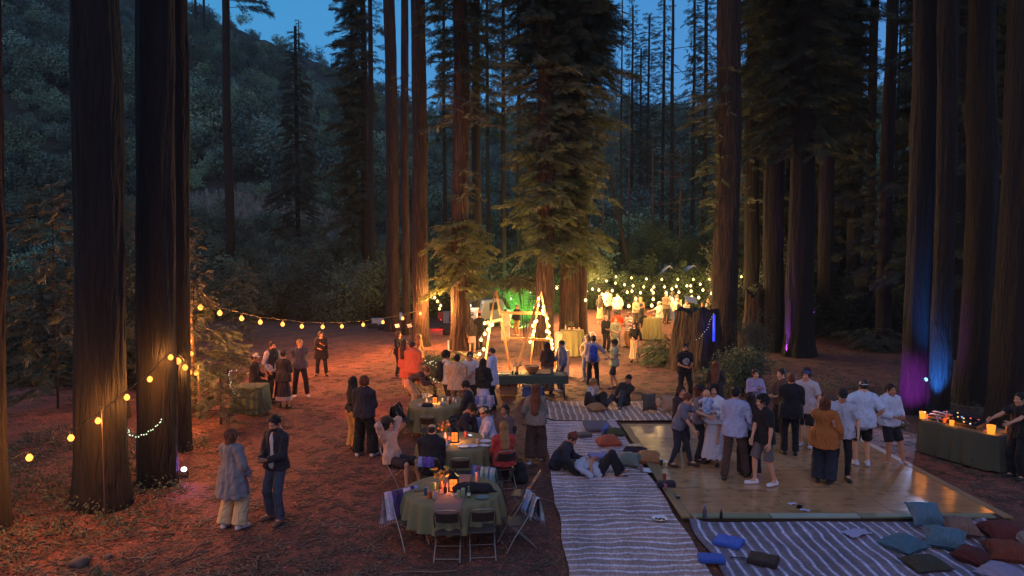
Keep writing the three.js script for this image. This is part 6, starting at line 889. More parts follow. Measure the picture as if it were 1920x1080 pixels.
{ const p = on(1055, 706), t = thing('white_cabinet', 'tall white box standing at the right end of the buffet', 'box', [p.x, 0, p.z], .35); mesh('box', box(.36, .95, .42, .012).translate(0, .475, 0), M(0xc2ab8c, .7), t); mesh('lid', box(.39, .03, .45, .008).translate(0, .967, 0), M(0xd0bfa4, .7), t); mesh('package', box(.24, .34, .2, .015).translate(-.02, 1.155, -.05), M(0xd4cbbd, .7), t); mesh('handle', tube([[.19, .6, .1], [.23, .6, .1], [.23, .5, .1], [.19, .5, .1]], .008), M(0x8a8078, .5), t); }
{ const p = on(1047, 668), t = thing('paper_sack', 'pale paper sack between the buffet and the left cocktail table', 'sack', [p.x, 0, p.z]); const g = box(.34, 1.05, .3, .05), q = g.attributes.position; for (let i = 0; i < q.count; i++) { const k = 1 + .1 * noise(q.getX(i) * 5, q.getY(i) * 5, q.getZ(i) * 5); q.setX(i, q.getX(i) * k); q.setZ(i, q.getZ(i) * k); } g.computeVertexNormals(); mesh('sack', g.translate(0, .53, 0), M(0xcdb292, .85), t); mesh('folded_top', box(.3, .06, .1, .02).translate(0, 1.08, 0), M(0xc4a888, .85), t); }
{ const water = (px, l) => { const p = on(px, 668), t = thing('water_jug', l, 'water jug', [p.x, .45, p.z]); mesh('jug', lathe([[0, 0], [.12, 0], [.135, .02], [.135, .12], [.128, .14], [.135, .16], [.135, .30], [.06, .37], [.045, .38], [.045, .43], [0, .43]], 22), M(0x8a95b0, .12, { transmission: .6, thickness: 0 }), t); mesh('cap', new THREE.CylinderGeometry(.05, .05, .03, 16).translate(0, .44, 0), M(0xc8c4c0, .5), t); return t; }; water(1096, 'blue tinted water jug behind the woman with light brown hair, left of two'); const j = water(1107, 'blue tinted water jug with a white pump, right of two'); mesh('pump', [rod([0, .44, 0], [0, .6, 0], .025), tube([[0, .6, 0], [.1, .64, .03], [.2, .6, .05], [.24, .5, .06]], .02, 20, 8), ball(.05, 0, .62, 0, [1.6, .6, 1])], M(0xd8d0c8, .4), j);
  const p = on(1101, 668), c = thing('crate', 'wooden crate carrying the two water jugs', 'crate', [p.x, 0, p.z]); for (let k = 0; k < 4; k++) for (const s of [-1, 1]) mesh('slat', box(.62, .09, .018, .004).translate(0, .06 + k * .108, s * .17), M(0x6a4a30, .8), c); for (let k = 0; k < 4; k++) mesh('slat', box(.6, .016, .08, .004).translate(0, .44, -.13 + k * .087), M(0x6a4a30, .8), c); for (const s of [-1, 1]) mesh('end_board', box(.018, .43, .32, .004).translate(s * .3, .215, 0), M(0x5f432c, .8), c); }
// ---------------------------------------------------------------- wooden A frames
const bulbGlass = {};
{ const t = thing('wooden_trestle', 'tall trestle of two timber A shapes joined by rails, wrapped in bulbs', 'frame'), wood = M(0x7d5630, .65, { bumpMap: ply.bumpMap, bumpScale: .002 });
  const beam = (name, a, b, w = .09, dth = .05) => { const A = a, Bv = b, L = A.distanceTo(Bv), g = box(w, L, dth, .006), y = Bv.clone().sub(A).normalize(), z = V(0, 0, 1).addScaledVector(y, -y.z).normalize(), x = y.clone().cross(z); g.applyMatrix4(new THREE.Matrix4().makeBasis(x, y, z).setPosition(A.clone().add(Bv).multiplyScalar(.5))); mesh(name, g, wood, t); };
  const Lf = ahead(906, 700, 25.6), Lb = ahead(957, 694, 27.0), La = ahead(928, 546, 26.4); Lf.y = Lb.y = 0; const Rf = ahead(966, 700, 25.8), Rb = ahead(1042, 690, 27.4), Ra = ahead(1013, 540, 26.8), Rm = ahead(993, 690, 27.2); Rf.y = Rb.y = Rm.y = 0;
  beam('post', Lf, La, .06); beam('post', Lb, La.clone().add(V(.04, .03, -.06)), .085); beam('post', Rf, Ra.clone().add(V(.05, .06, .06)), .10); beam('post', Rb, Ra, .07); beam('post', Rm, Ra.clone().add(V(0, -.05, -.1)), .055);
  beam('rail', ahead(937, 586, 26.6), ahead(1026, 588, 26.9), .11); beam('rail', ahead(946, 633, 26.7), ahead(1032, 638, 27.0), .09); beam('brace', ahead(914, 605, 26.0), ahead(941, 598, 26.6), .10); }
// ---------------------------------------------------------------- string lights: every bulb a glass globe with its own light
function stringLight(label, pts, { r = .052, rgb = [1, .5, .16], I = 2, core = [3.2, 1.9, .62], cable = true, group } = {}) {
  const t = thing('string_light', label, 'string lights', [0, 0, 0], 0, group), key = core.join();
  const mt = bulbGlass[key] || (bulbGlass[key] = glowing(core, 1)), g = bulbGlass['g' + r] || (bulbGlass['g' + r] = lathe([[0, -r * 1.15], [r * .6, -r * .95], [r, -r * .2], [r * .92, r * .35], [r * .45, r * 1.0], [r * .32, r * 1.25], [0, r * 1.25]], 14)), sg = bulbGlass['s' + r] || (bulbGlass['s' + r] = new THREE.CylinderGeometry(r * .38, r * .42, r * 1.1, 10).translate(0, r * 1.75, 0)), sm = M(0x17130f, .6);
  for (const p of pts) { const b = mesh('bulb', g, mt, t); b.position.copy(p); b.castShadow = false; mesh('socket', sg, sm, b); pointLight(t, p.x, p.y, p.z, rgb, I, r); }
  if (cable && pts.length > 1) { const line = []; pts.forEach((p, i) => { line.push(p.clone().add(V(0, r * 2.3, 0))); if (i + 1 < pts.length) line.push(p.clone().lerp(pts[i + 1], .5).add(V(0, r * 2.3 + .03 * p.distanceTo(pts[i + 1]) * .4, 0))); }); mesh('cable', new THREE.TubeGeometry(new THREE.CatmullRomCurve3(line), line.length * 3, .008, 5), M(0x12100e, .8), t); }
  return t;
}
const px3 = list => list.map(([x, y, d]) => ahead(x, y, d));
const ORANGE = { rgb: [1, .36, .07], core: [3, .9, .13] }, WARM = { rgb: [1, .58, .19], core: [4, 2.8, 1.0] };
stringLight('orange bulbs strung past the feet of the thick left redwoods', px3([[-30, 898, 9.6], [55, 858, 10.1], [133, 821, 10.7], [184, 789, 11.25], [238, 745, 11.9], [281, 711, 12.45], [320, 670, 12.9]]), { ...ORANGE, core: [3.4, 1.1, .16], r: .048, I: 3.8 });
stringLight('orange bulbs bunched in the young redwood at the end of the left string', px3([[334, 677, 13.8], [347, 689, 15], [355, 698, 16.2], [368, 699, 17.2]]), { ...ORANGE, r: .06, I: 9 });
stringLight('orange bulbs running up the pole behind the young redwood', px3([[359, 663, 17.8], [356, 640, 17.9], [355, 627, 18], [357, 615, 18.05], [353, 591, 18.1]]), { ...ORANGE, r: .052, I: 3 });
stringLight('long sagging string of orange bulbs across the left clearing to the orange lit redwood', px3([376, 412, 453, 488, 530, 566, 605, 641, 681, 718, 755, 788].map((x, i) => [x, [576, 587, 597, 604, 608, 612, 613, 612, 609, 604, 597, 588][i], mix(18.6, 33.4, i / 11)])), { ...ORANGE, rgb: [1, .30, .075], core: [3.4, 1.25, .2], r: .07, I: 15 });
stringLight('short string of bulbs dropping from the orange lit redwood to the golden skirted one', px3([[809, 553, 33.6], [815, 558, 33.4], [820, 565, 33.2], [826, 573, 32.9], [824, 579, 32.8]]), { ...WARM, rgb: [1, .42, .1], r: .06, I: 20 });
stringLight('bulbs wound down the left A shape of the wooden frame', px3([[909, 606, 25.9], [923, 609, 26.0], [915, 618, 25.8], [909, 626, 25.8], [902, 637, 25.7], [907, 655, 25.5], [899, 664, 25.4]]), { ...WARM, r: .06, I: 11 });
stringLight('bulbs wound down the middle leg of the wooden frame', px3([[1010, 560, 26.6], [1009, 572, 26.7], [1003, 577, 26.7], [1006, 602, 26.9], [1003, 604, 26.9], [999, 611, 26.9], [1001, 621, 27], [999, 628, 27], [995, 636, 27], [994, 641, 27]]), { ...WARM, r: .06, I: 11 });
stringLight('bulbs wound down the right leg of the wooden frame', px3([[1019, 575, 26.8], [1018, 582, 26.8], [1019, 588, 26.8], [1026, 597, 26.9], [1029, 611, 27], [1025, 621, 27], [1030, 624, 27.1], [1026, 635, 27.1], [1034, 638, 27.1], [1035, 645, 27.2], [1036, 653, 27.2]]), { ...WARM, r: .06, I: 11 });
{ // the canopy of strings over the right of the clearing, front row lowest and nearest
  const row = (label, list, I = 6.5) => stringLight(label, list.map(([x, y]) => ahead(x, y, mix(46, 30, clamp((y - 517) / 58)))), { ...WARM, r: .07, I });
  row('bulbs strung from the wooden frame to the central redwoods', [[1004, 540], [1026, 544], [1044, 540], [1060, 552], [1075, 536], [1095, 540], [1100, 546]], 40);
  row('highest back row of bulbs from the shoots to the tents', [[1122, 522], [1137, 527], [1155, 519], [1184, 521], [1212, 523], [1241, 524], [1271, 524], [1300, 524], [1330, 524]]);
  row('second row of bulbs, just below the highest back row', [[1154, 531], [1171, 534], [1187, 536], [1207, 538], [1226, 538], [1246, 538], [1268, 537], [1288, 536], [1295, 536], [1313, 533]]);
  row('middle row of bulbs above the white shirted guests and the polo', [[1111, 542], [1123, 544], [1148, 545], [1185, 546], [1222, 544], [1225, 549], [1260, 542], [1273, 548], [1296, 546], [1318, 544]]);
  row('lower row of bulbs crossing behind the cocktail tables', [[1129, 552], [1159, 557], [1176, 548], [1201, 549], [1225, 561], [1249, 549], [1260, 560], [1297, 557], [1310, 558], [1334, 550]]);
  row('lowest front row of bulbs hanging over the cocktail tables', [[1098, 563], [1137, 571], [1179, 574], [1192, 560], [1222, 573], [1265, 568]], 7.5);
  row('small group of bulbs between the big right redwood and the next trunk', [[1381, 533], [1390, 519], [1402, 528], [1421, 523], [1421, 515]]); }
function fairy(label, pts, { n = 24, jitter = .03, col = [.85, .95, .8], gain = 1.3, r = .012, seed = 1, light = .03 } = {}) {
  const t = thing('fairy_light', label, 'fairy lights'), c = new THREE.CatmullRomCurve3(pts), q = rng(seed), m = glowing(col, gain), g = new THREE.SphereGeometry(r, 8, 6);
  mesh('wire', new THREE.TubeGeometry(c, n * 2, .003, 4), M(0x1a2014, .8), t);
  for (let i = 0; i < n; i++) { const p = c.getPoint((i + .5) / n); const b = mesh('light', g, m, t); b.position.set(p.x + (q() - .5) * jitter, p.y - .01 + (q() - .5) * jitter, p.z + .01); if (light && i % 6 === 3) pointLight(t, b.position.x, b.position.y, b.position.z, col, light, .012); }
  return t;
}
fairy('small white fairy lights looped on the foot of the thick left redwood', px3([[210, 807, 12.4], [213, 797, 12.4], [223, 790, 12.4], [233, 797, 12.35], [242, 806, 12.35], [238, 812, 12.3], [250, 817, 12.3], [266, 815, 12.35], [281, 807, 12.4], [296, 795, 12.5], [306, 785, 12.6]]), { n: 34, seed: 2, r: .012, col: [.75, 1, .7] });
fairy('white fairy lights hanging in the small fir by the left drinks table', px3([[447, 692, 17.5], [431, 695, 17.4], [430, 702, 17.4], [433, 714, 17.3], [432, 722, 17.2], [436, 730, 17.2], [440, 738, 17.2]]), { n: 13, seed: 3, r: .012, col: [.9, 1, .75], gain: .9 });
fairy('white fairy lights running down the side of the wide stump', px3([[1338, 585, 26.5], [1334, 596, 26.4], [1330, 605, 26.4], [1326, 616, 26.3], [1319, 624, 26.3], [1313, 632, 26.3], [1303, 638, 26.3]]), { n: 12, seed: 4, r: .014, col: [1, .85, .7], gain: .8 });
{ const c = on(816, 738), q = rng(9), pts = []; for (let i = 0; i < 16; i++) pts.push(V(c.x + (q() - .5) * 1.1, .35 + .9 * q(), c.z + .5 + .15 * q())); fairy('warm fairy lights scattered through the leafy shrub beside the bending woman', pts, { n: 40, seed: 5, r: .014, col: [1, .9, .5], gain: 1.2 }); }
// ---------------------------------------------------------------- stage and garden lights
function parLight(label, p, target, rgb, I, { angle = 40, lens = 1.2, h = .1, glow = rgb, size = 1 } = {}) { // a can lamp on a yoke, pointing at target
  const t = thing('par_light', label, 'spotlight', p), d = V(...target).sub(V(p.x ?? p[0], (p.y ?? p[1]) + h, p.z ?? p[2])).normalize(), q = new THREE.Quaternion().setFromUnitVectors(V(0, 0, 1), d), k = M(0x131216, .5, { metalness: .4 }), set = g => g.scale(size, size, size).applyQuaternion(q).translate(0, h, 0);
  mesh('can', set(lathe([[0, -.08], [.05, -.08], [.075, -.03], [.08, .07], [.072, .07], [.07, .055]], 20).rotateX(Math.PI / 2)), k, t); mesh('lens_light', set(new THREE.CylinderGeometry(.07, .07, .012, 20).rotateX(Math.PI / 2).translate(0, 0, .055)), glowing(glow, lens), t);
  mesh('yoke', [rod([-.1 * size, 0, 0], [-.1 * size, h, 0], .009), rod([.1 * size, 0, 0], [.1 * size, h, 0], .009), rod([-.13 * size, .006, 0], [.13 * size, .006, 0], .01)], k, t);
  const s = new THREE.SpotLight(new THREE.Color().setRGB(...rgb), I, 0, angle * R, .9); s.position.set(d.x * .075 * size, h + d.y * .075 * size, d.z * .075 * size); s.target.position.copy(s.position).add(d); s.castShadow = true; s.shadow.radius = 3; t.add(s, s.target); return t;
}
parLight('spotlight behind the standing couple that throws red light over the clearing', [on(671, 812).x, .6, on(671, 812).z], [-5.2, .9, -27.5], [1, .13, .05], 100, { angle: 36, lens: 1.5 });
{ const p = on(671, 812), t = thing('light_stand', 'short tripod stand under the red spotlight', 'stand', [p.x, 0, p.z]); for (let k = 0; k < 3; k++) mesh('leg', rod([Math.cos(k * 2.1) * .28, 0, Math.sin(k * 2.1) * .28], [0, .4, 0], .01), M(0x131216, .5), t); mesh('pole', rod([0, .3, 0], [0, .6, 0], .013), M(0x131216, .5), t); }
parLight('spotlight casting a pure red patch behind the orange lit redwood', [on(828, 615).x, .02, on(828, 615).z + .2], [on(812, 619).x, .05, on(812, 619).z + .3], [1, .02, .02], 22, { angle: 60, h: .55 });
parLight('spotlight colouring the tall grass vivid green behind the wooden frame', [.5, .02, -42.6], [.2, 1.2, -46.5], [.26, 1, .2], 380, { angle: 54 });
parLight('spotlight colouring the right redwood by the music table purple', [on(1690, 806).x, .02, on(1690, 806).z], [(1709 - 960) / FOCAL * 19.4, .9, -19.35], [.55, .06, 1], 150, { angle: 21 });
parLight('spotlight colouring the slim redwood by the music table blue', [on(1742, 800).x, .02, on(1742, 800).z], [(1760 - 960) / FOCAL * 18.4, 1.3, -18.4], [.03, .22, 1], 190, { angle: 19 });
parLight('small blue spotlight mounted on the slim redwood, shining over the dancers', ahead(1738, 713, 18.0), [5.2, .6, -14.5], [.42, .55, 1], 42, { angle: 55, lens: 2.2, glow: [.25, .75, 1], h: .03, size: .7 });
parLight('bright white and violet spotlight on the ground at the foot of the thick left redwood', V(on(345, 899).x, groundY(on(345, 899).x, on(345, 899).z), on(345, 899).z), [-5.2, 2.6, -11.2], [.42, .2, 1], 8, { angle: 75, lens: 3, glow: [.85, .85, 1], h: .12, size: .8 });
parLight('spotlight colouring the side of a right redwood purple', [on(1474, 668).x, .02, on(1474, 668).z], [(1482 - 960) / FOCAL * 31, 2.2, -31], [.45, .05, 1], 380, { angle: 14 });
parLight('spotlight drawing a thin purple line up a dark right trunk', [(1524 - 960) / FOCAL * 35.9, .02, -35.9], [(1532 - 960) / FOCAL * 36.7, 6.5, -36.9], [.45, .05, 1], 900, { angle: 8 });
{ const a = ahead(1338, 640, 26.4), b = ahead(1339, 590, 26.5), t = thing('added_glow_tube', 'added glowing blue tube standing in for blue lit bark of the big redwood', 'light tube', a); mesh('blue_glow_rod', rod([0, 0, 0], b.clone().sub(a), .05, .05, 12), glowing([.03, .06, 1], 1.0), t); mesh('end_cap', rod([0, -.05, 0], [0, 0, 0], .055), M(0x101014, .5), t); mesh('stand', rod([0, -a.y, 0], [0, -.04, 0], .012), M(0x101014, .5), t); pointLight(t, 0, .5, .12, [.05, .1, 1], .8); }  // added glowing tube in place of blue light on the trunk edge
// poles for the strings
function pole(label, px, d, top, r = .025, col = 0x6a4a34, name = 'light_pole') { const p = ahead(px, 480, d), y = groundY(p.x, p.z), t = thing(name, label, 'pole', [p.x, y, p.z]); mesh('pole', rod([0, -.1, 0], [0, top - y, 0], r, r * .9), M(col, .7), t); mesh('hook', new THREE.TorusGeometry(.03, .006, 6, 14).translate(0, top - y + .03, 0), M(0x2a2420, .5), t); return t; }
pole('thin wooden pole under a bulb in front of the thick left redwood', 183, 11.3, 1.95, .012, 0x3a2a20); pole('pole under the bunched orange bulbs in the young redwood', 368, 17.3, 1.75, .03); pole('taller pole with bulbs running up it behind the young redwood', 356, 18.2, 3.2, .03);
pole('short white stake at the foot of the golden skirted redwood', 840, 30.5, .75, .04, 0xc8c0b8, 'stake');

// ---------------------------------------------------------------- music table
{ const place = (dx, dz, y = .792) => { const c = Math.cos(DT), s = Math.sin(DT); return [D0.x + dx * c + dz * s, y, D0.z - dx * s + dz * c]; };
  const gear = (label, cat, name, dx, dz, w, h, l, tilt, seed, dots) => { const t = thing(name, label, cat, place(dx, dz), DT), r = rng(seed), body = put(box(w, h, l, .012), 0, h / 2 + .02, 0, 0, 0, tilt); mesh('case', body, M(0x141317, .45), t); const kn = [], tr = new THREE.Matrix4().compose(V(0, h / 2 + .02, 0), new THREE.Quaternion().setFromEuler(new THREE.Euler(0, 0, tilt)), V(1, 1, 1)); for (let i = 0; i < 14; i++) kn.push(new THREE.CylinderGeometry(.011, .013, .02, 10).translate((r() - .5) * w * .8, h / 2 + .01, (r() - .5) * l * .85).applyMatrix4(tr)); mesh('knobs', kn, M(0x3a393e, .5), t).userData.kind = 'stuff'; for (const [x, z, c] of dots) mesh('button_light', new THREE.CylinderGeometry(.016, .016, .012, 10).translate(x * w, h / 2 + .008, z * l).applyMatrix4(tr), glowing(c, 1.6), t); if (name === 'turntable_controller') for (const z of [-.28, .28]) mesh('platter', new THREE.CylinderGeometry(.085, .09, .02, 26).translate(0, h / 2 + .012, z * l).applyMatrix4(tr), M(0x26262b, .35, { metalness: .6 }), t); return t; };
  const Rr = [1, .12, .1], G = [.1, 1, .3], A = [1, .6, .15], Bb = [.3, .5, 1];
  gear('black music controller with red, green and amber lights on the music table', 'controller', 'turntable_controller', -.04, -.05, .42, .09, .86, .22, 3, [[-.3, -.36, G], [-.36, -.30, G], [-.1, -.42, Rr], [.05, -.30, Rr], [.12, -.18, A], [.2, -.1, Bb], [.1, -.02, A], [.28, .1, Rr], [-.3, .12, A], [-.36, .3, [.8, .8, .7]], [.02, .2, G], [.3, .3, Rr]]);
  gear('low black mixer box behind the controller on the music table', 'mixer', 'sound_mixer', .2, -.5, .34, .1, .42, .2, 4, [[.1, -.3, Rr], [-.2, .1, G], [.3, .2, A]]);
  const wood = M(0xb0623c, .6); const st = thing('wooden_riser', 'slanted wooden riser under the music controller', 'riser', place(-.24, -.5), DT); for (let k = 0; k < 3; k++) mesh('slat', box(.09, .025, .42, .005).translate(-.05 + k * .1, .06 + k * .045, 0), wood, st); mesh('support', box(.26, .1, .03, .005).translate(.04, .05, -.19), wood, st); mesh('support', box(.26, .1, .03, .005).translate(.04, .05, .19), wood, st);
  for (const [dx, dz, s, l] of [[-.36, -.78, 1.25, 'glowing orange candle at the far left corner of the music table'], [-.37, -.08, .9, 'slim glowing orange candle at the middle of the music table edge'], [-.3, .72, 1.5, 'largest glowing orange candle at the near corner of the music table'], [.2, .8, .9, 'small glowing orange candle at the right end of the music table']]) votive(l, place(dx, dz), [1, .26, .02], 1.7, .5, .055 * s, .12 * s);
  bottle('slim pale bottle beside the small candle on the music table', place(.08, .8), 0x8a7a6a, .24, .03);
  sheet('napkin', 'pale folded cloth by the largest candle of the music table', 'cloth', place(-.18, .55), .2, .12, 0x8a5a44, .4); }
// ---------------------------------------------------------------- cushions and what lies on the rugs
function pillowGeo(w, h, d) { const g = new THREE.BoxGeometry(1, 1, 1, 14, 2, 14), p = g.attributes.position; for (let i = 0; i < p.count; i++) { let x = p.getX(i) * 2, y = p.getY(i) * 2, z = p.getZ(i) * 2; const e = Math.pow(Math.max(0, 1 - Math.pow(Math.abs(x), 2.6)) * Math.max(0, 1 - Math.pow(Math.abs(z), 2.6)), .5), pin = 1 - .07 * (1 - Math.abs(x)) * Math.abs(z) - .07 * (1 - Math.abs(z)) * Math.abs(x); p.setXYZ(i, x * w / 2 * (1 - .09 * (1 - z * z)) * pin, y * d * .8 * (.05 + .95 * e) * (1 + .18 * noise(x * 1.7 + w * 9, y, z * 1.7 + d * 7)), z * h / 2 * (1 - .09 * (1 - x * x)) * pin); } g.computeVertexNormals(); return g; }
function pillow(label, px, py, w, h, d, col, { turn = 0, tilt = 0, roll = 0, y, tex } = {}) { const p = on(px, py, y ?? .06), m = mesh('pillow', pillowGeo(w, h, d), M(col, .95, { bumpMap: foldTex, bumpScale: .03, ...(tex || {}) })); m.position.set(p.x, (y ?? .06) + d * .42 + Math.abs(Math.sin(tilt)) * h * .42, p.z); m.rotation.set(tilt, turn, roll, 'YXZ'); const pip = pillowSeam(w, h); mesh('seam', pip, M(col, .9), m); return tag(m, label, 'pillow'); }
function pillowSeam(w, h) { const pts = []; for (let k = 0; k < 40; k++) { const t = k / 40 * 4, e = Math.floor(t), f = (t - e) * 2 - 1, x0 = [f, 1, -f, -1][e], z0 = [-1, f, 1, -f][e], pin = 1 - .07 * (1 - Math.abs(x0)) * Math.abs(z0) - .07 * (1 - Math.abs(z0)) * Math.abs(x0); pts.push(V(x0 * w / 2 * (1 - .09 * (1 - z0 * z0)) * pin, 0, z0 * h / 2 * (1 - .09 * (1 - x0 * x0)) * pin)); } return tube(pts, .008, 90, 5, true); }
function pad(label, px, py, w, h, d, col, turn, tilt = 0, y = .065) { const p = on(px, py, y), t = thing('seat_cushion', label, 'cushion', [p.x, y + d / 2 + Math.abs(Math.sin(tilt)) * h / 2, p.z], turn); const g = box(w, d, h, d * .4), q = g.attributes.position; for (let i = 0; i < q.count; i++) q.setY(i, q.getY(i) * (1 - .12 * noise(q.getX(i) * 6, w, q.getZ(i) * 6))); g.computeVertexNormals(); mesh('cushion', put(g, 0, 0, 0, tilt), M(col, .95, { bumpMap: foldTex, bumpScale: .02 }), t); return t; }
pillow('teal pillow propped on the near right corner of the dance floor', 1735, 984, 0.51, 0.46, 0.19, 0x4f6a7c, { turn: -.1, tilt: .55, y: .1 }); pillow('teal pillow lying flat on the front rug below the propped one', 1694, 1028, 0.55, 0.51, 0.16, 0x446474, { turn: .5 }); pillow('teal pillow right of the flat one, leaning on the pile', 1772, 1024, 0.58, 0.46, 0.17, 0x4c6878, { turn: -.5, tilt: .3 });
pillow('tan pillow on the dance floor corner right of the propped teal one', 1800, 1000, 0.51, 0.44, 0.16, 0x7a5c50, { turn: -.2, tilt: .25, y: .08 }); pillow('dark red pillow at the back of the right pile', 1880, 1012, 0.62, 0.48, 0.20, 0x5a2420, { turn: .1, tilt: .2 }); pillow('dark red pillow in the middle of the right pile', 1822, 1052, 0.46, 0.44, 0.15, 0x4f1d1a, { turn: .7, tilt: .1 }); pillow('rust pillow in front of the dark red pile', 1890, 1048, 0.62, 0.48, 0.19, 0x6e3220, { turn: -.3, tilt: .12 }); pillow('pale lilac pillow at the bottom right corner', 1875, 1082, 0.51, 0.48, 0.15, 0x8a8098, { turn: .6 }); pillow('small cream pillow at the right edge of the pile', 1925, 1022, 0.38, 0.33, 0.13, 0x8f7468, { turn: .2, tilt: .3 }); pillow('dark olive pillow below the teal ones', 1735, 1064, 0.55, 0.44, 0.13, 0x3a362a, { turn: .15 });
pad('bright blue square cushion on the front rug, the farther of two', 1366, 1020, .42, .36, .075, 0x3a5fb8, -.55); pad('bright blue square cushion at the left edge of the front rug, the nearer of two', 1334, 1052, .38, .24, .08, 0x3a5ab0, -.08); pad('dark brown square cushion on the front rug', 1431, 1054, .42, .34, .08, 0x33231f, -.5); sheet('napkin', 'dark strap lying between the blue and brown cushions', 'strap', on(1390, 1047, .07), .32, .03, 0x17141a, -.15); sheet('cloth', 'white triangle of cloth on the front rug by the dance floor', 'cloth', on(1606, 1000, .07), .42, .24, 0x9a94b4, .4, .03);
pillow('rust red pillow on the long rug near the dance floor edge', 1141, 835, .58, .42, .2, 0xa8523a, { turn: .1 }); pad('periwinkle square cushion on the long rug', 1123, 858, .42, .34, .07, 0x6f74b0, .2); pillow('grey green pillow behind the raised knees', 1180, 872, .5, .46, .18, 0x6b7068, { turn: -.4, tilt: .2 }); pillow('tan pillow overlapping the dance floor edge', 1216, 868, .5, .34, .2, 0xa5714c, { turn: -.15, tilt: .25 }); pad('grey flat cushion stacked at the far end of the long rug', 1120, 806, .66, .5, .1, 0x6a5d64, .2, .2); pad('grey cushion next to the stacked flat one', 1094, 818, .36, .3, .09, 0x5c5450, .3); pad('blue folded pad leaning between the grey cushions', 1134, 812, .06, .62, .2, 0x6a76b8, -.35); pillow('dark green pillow against the dance floor corner', 1152, 816, .5, .34, .15, 0x4a4c32, { turn: .1 });
{ const F = new Field([-.35, -.1, -.25], [.35, .3, .25], .018); F.cap([-.16, .1, 0], [.16, .09, 0], .13, .12, .04, { flat: [[0, 1, 0], .85] }); F.rough(.02, (x, y, z) => noise(x * 10, y * 10, z * 10)); F.all((x, y, z, v) => Math.max(v, -y)); const p = on(1192, 854, .06), m = mesh('bag', F.mesh(), M(0x2c2230, .9)); m.position.copy(p); tag(m, 'dark purple bag between the rust and tan pillows', 'bag'); sheet('book', 'cream paper lying on the dark purple bag', 'paper', V(p.x - .03, .29, p.z), .28, .16, 0xc8a884, .1); }
pillow('big tan floor pillow standing at the right of the far rug', 1266, 775, .78, .48, .2, 0x9a7a66, { turn: -.05, tilt: 1.25 }); pillow('grey green pillow standing beside the man in the black cap', 1217, 771, .42, .5, .16, 0x4a4440, { turn: .1, tilt: 1.2 }); pillow('tan pillow behind the fair haired woman on the far rug', 1118, 770, .5, .34, .16, 0xa8794f, { turn: .5, tilt: .2 }); pillow('small pale pillow at the edge of the far rug', 1234, 762, .3, .3, .14, 0xc49a78, { turn: .8, tilt: .5 });
plate('white plate on the long rug near the tan pillow', on(1216, 883, .07), .15, 0xcfcdd6); plate('white plate with leftovers on the long rug', on(1237, 973, .07), .13, 0xcfcdd6); { const p = on(1237, 973, .085), m = mesh('food', [0, 1, 2, 3].map(k => ball(.025, (k - 1.5) * .04, .008, (k % 2) * .03, [1, .5, 1], 8)), M(0x4a2420, .8)); m.position.copy(p); tag(m, 'leftovers on the white plate on the long rug', 'food', null, 'stuff'); }
plate('white bowl on the dance floor edge by the tan pillow', on(1243, 866, .12), .1, 0xb8bccb); pad('dark purple box cushion straddling the dance floor edge', 1249, 914, .36, .2, .13, 0x2e2036, -.05, 0, .07); cup('red cup standing behind the dark purple box cushion', on(1246, 901, .11), 0x9a2a24, .13, .036); cup('red and white cup in front of the dark purple box cushion', on(1248, 919, .11), 0x8f5a60, .11, .034); cup('clear cup on the long rug by the plate', on(1203, 884, .07), 0x8a6a78, .12, .038); can('dark can on the dance floor near the tan pillow', on(1240, 872, .11), 0x2f3a2c);
bottle('tall steel bottle standing on the front edge of the dance floor', on(1321, 972, .11), 0x4a4a54, .24, .035, 0x8a8a92); bottle('short dark bottle on the front edge of the dance floor', on(1352, 972, .11), 0x1f1c1c, .17, .026, 0x6a6a70); cup('small cup shining at the front left corner of the dance floor', on(1303, 974, .11), 0xa89484, .06, .03); can('dark can lying near the left edge of the dance floor', on(1271, 934, .11), 0x2c3030, .05, .04);
sheet('paper', 'white paper on the dance floor, left of two', 'paper', on(1485, 945, .106), .15, .09, 0xb4b0cc, .3); sheet('paper', 'white paper on the dance floor beside the phone, right of two', 'paper', on(1509, 957, .106), .16, .09, 0xaaa8c8, -.4); { const t = thing('phone', 'dark phone lying between the two papers on the dance floor', 'phone', on(1499, 951, .106), -.6); mesh('case', box(.085, .011, .17, .004).translate(0, .006, 0), M(0x111014, .35), t); mesh('glass', box(.076, .002, .158, .001).translate(0, .0125, 0), M(0x07070a, .1), t); }
{ const F = new Field([-.3, -.1, -.25], [.3, .5, .25], .02); F.cap([0, .12, 0], [0, .3, .02], .17, .13, .04, { flat: [[0, 0, 1], .8] }); F.ell([0, .14, .12], [.13, .1, .06], .03); F.rough(.016, (x, y, z) => noise(x * 9, y * 9, z * 9)); F.all((x, y, z, v) => Math.max(v, -y)); const p = on(975, 908), t = thing('backpack', 'black backpack on the ground right of the front table', 'backpack', [p.x, .02, p.z], .4); mesh('bag', F.mesh(), M(0x151216, .9), t); mesh('handle', tube([[-.05, .42, 0], [0, .48, 0], [.05, .42, 0]], .012), M(0x151216, .9), t); }
sheet('napkin', 'crumpled white napkin on the ground near the walking woman', 'napkin', on(992, 871, .06), .12, .1, 0xa8a0b0, .3, .05); sheet('napkin', 'small white wrapper on the long rug', 'napkin', on(1067, 818, .07), .12, .07, 0xc0b4bc, .6, .03);
can('pink can on the ground by the far rug', on(1101, 756, .05), 0xc08a86); cup('pink cup near the fair haired woman on the far rug', on(1117, 754, .06), 0xc08c84, .1);
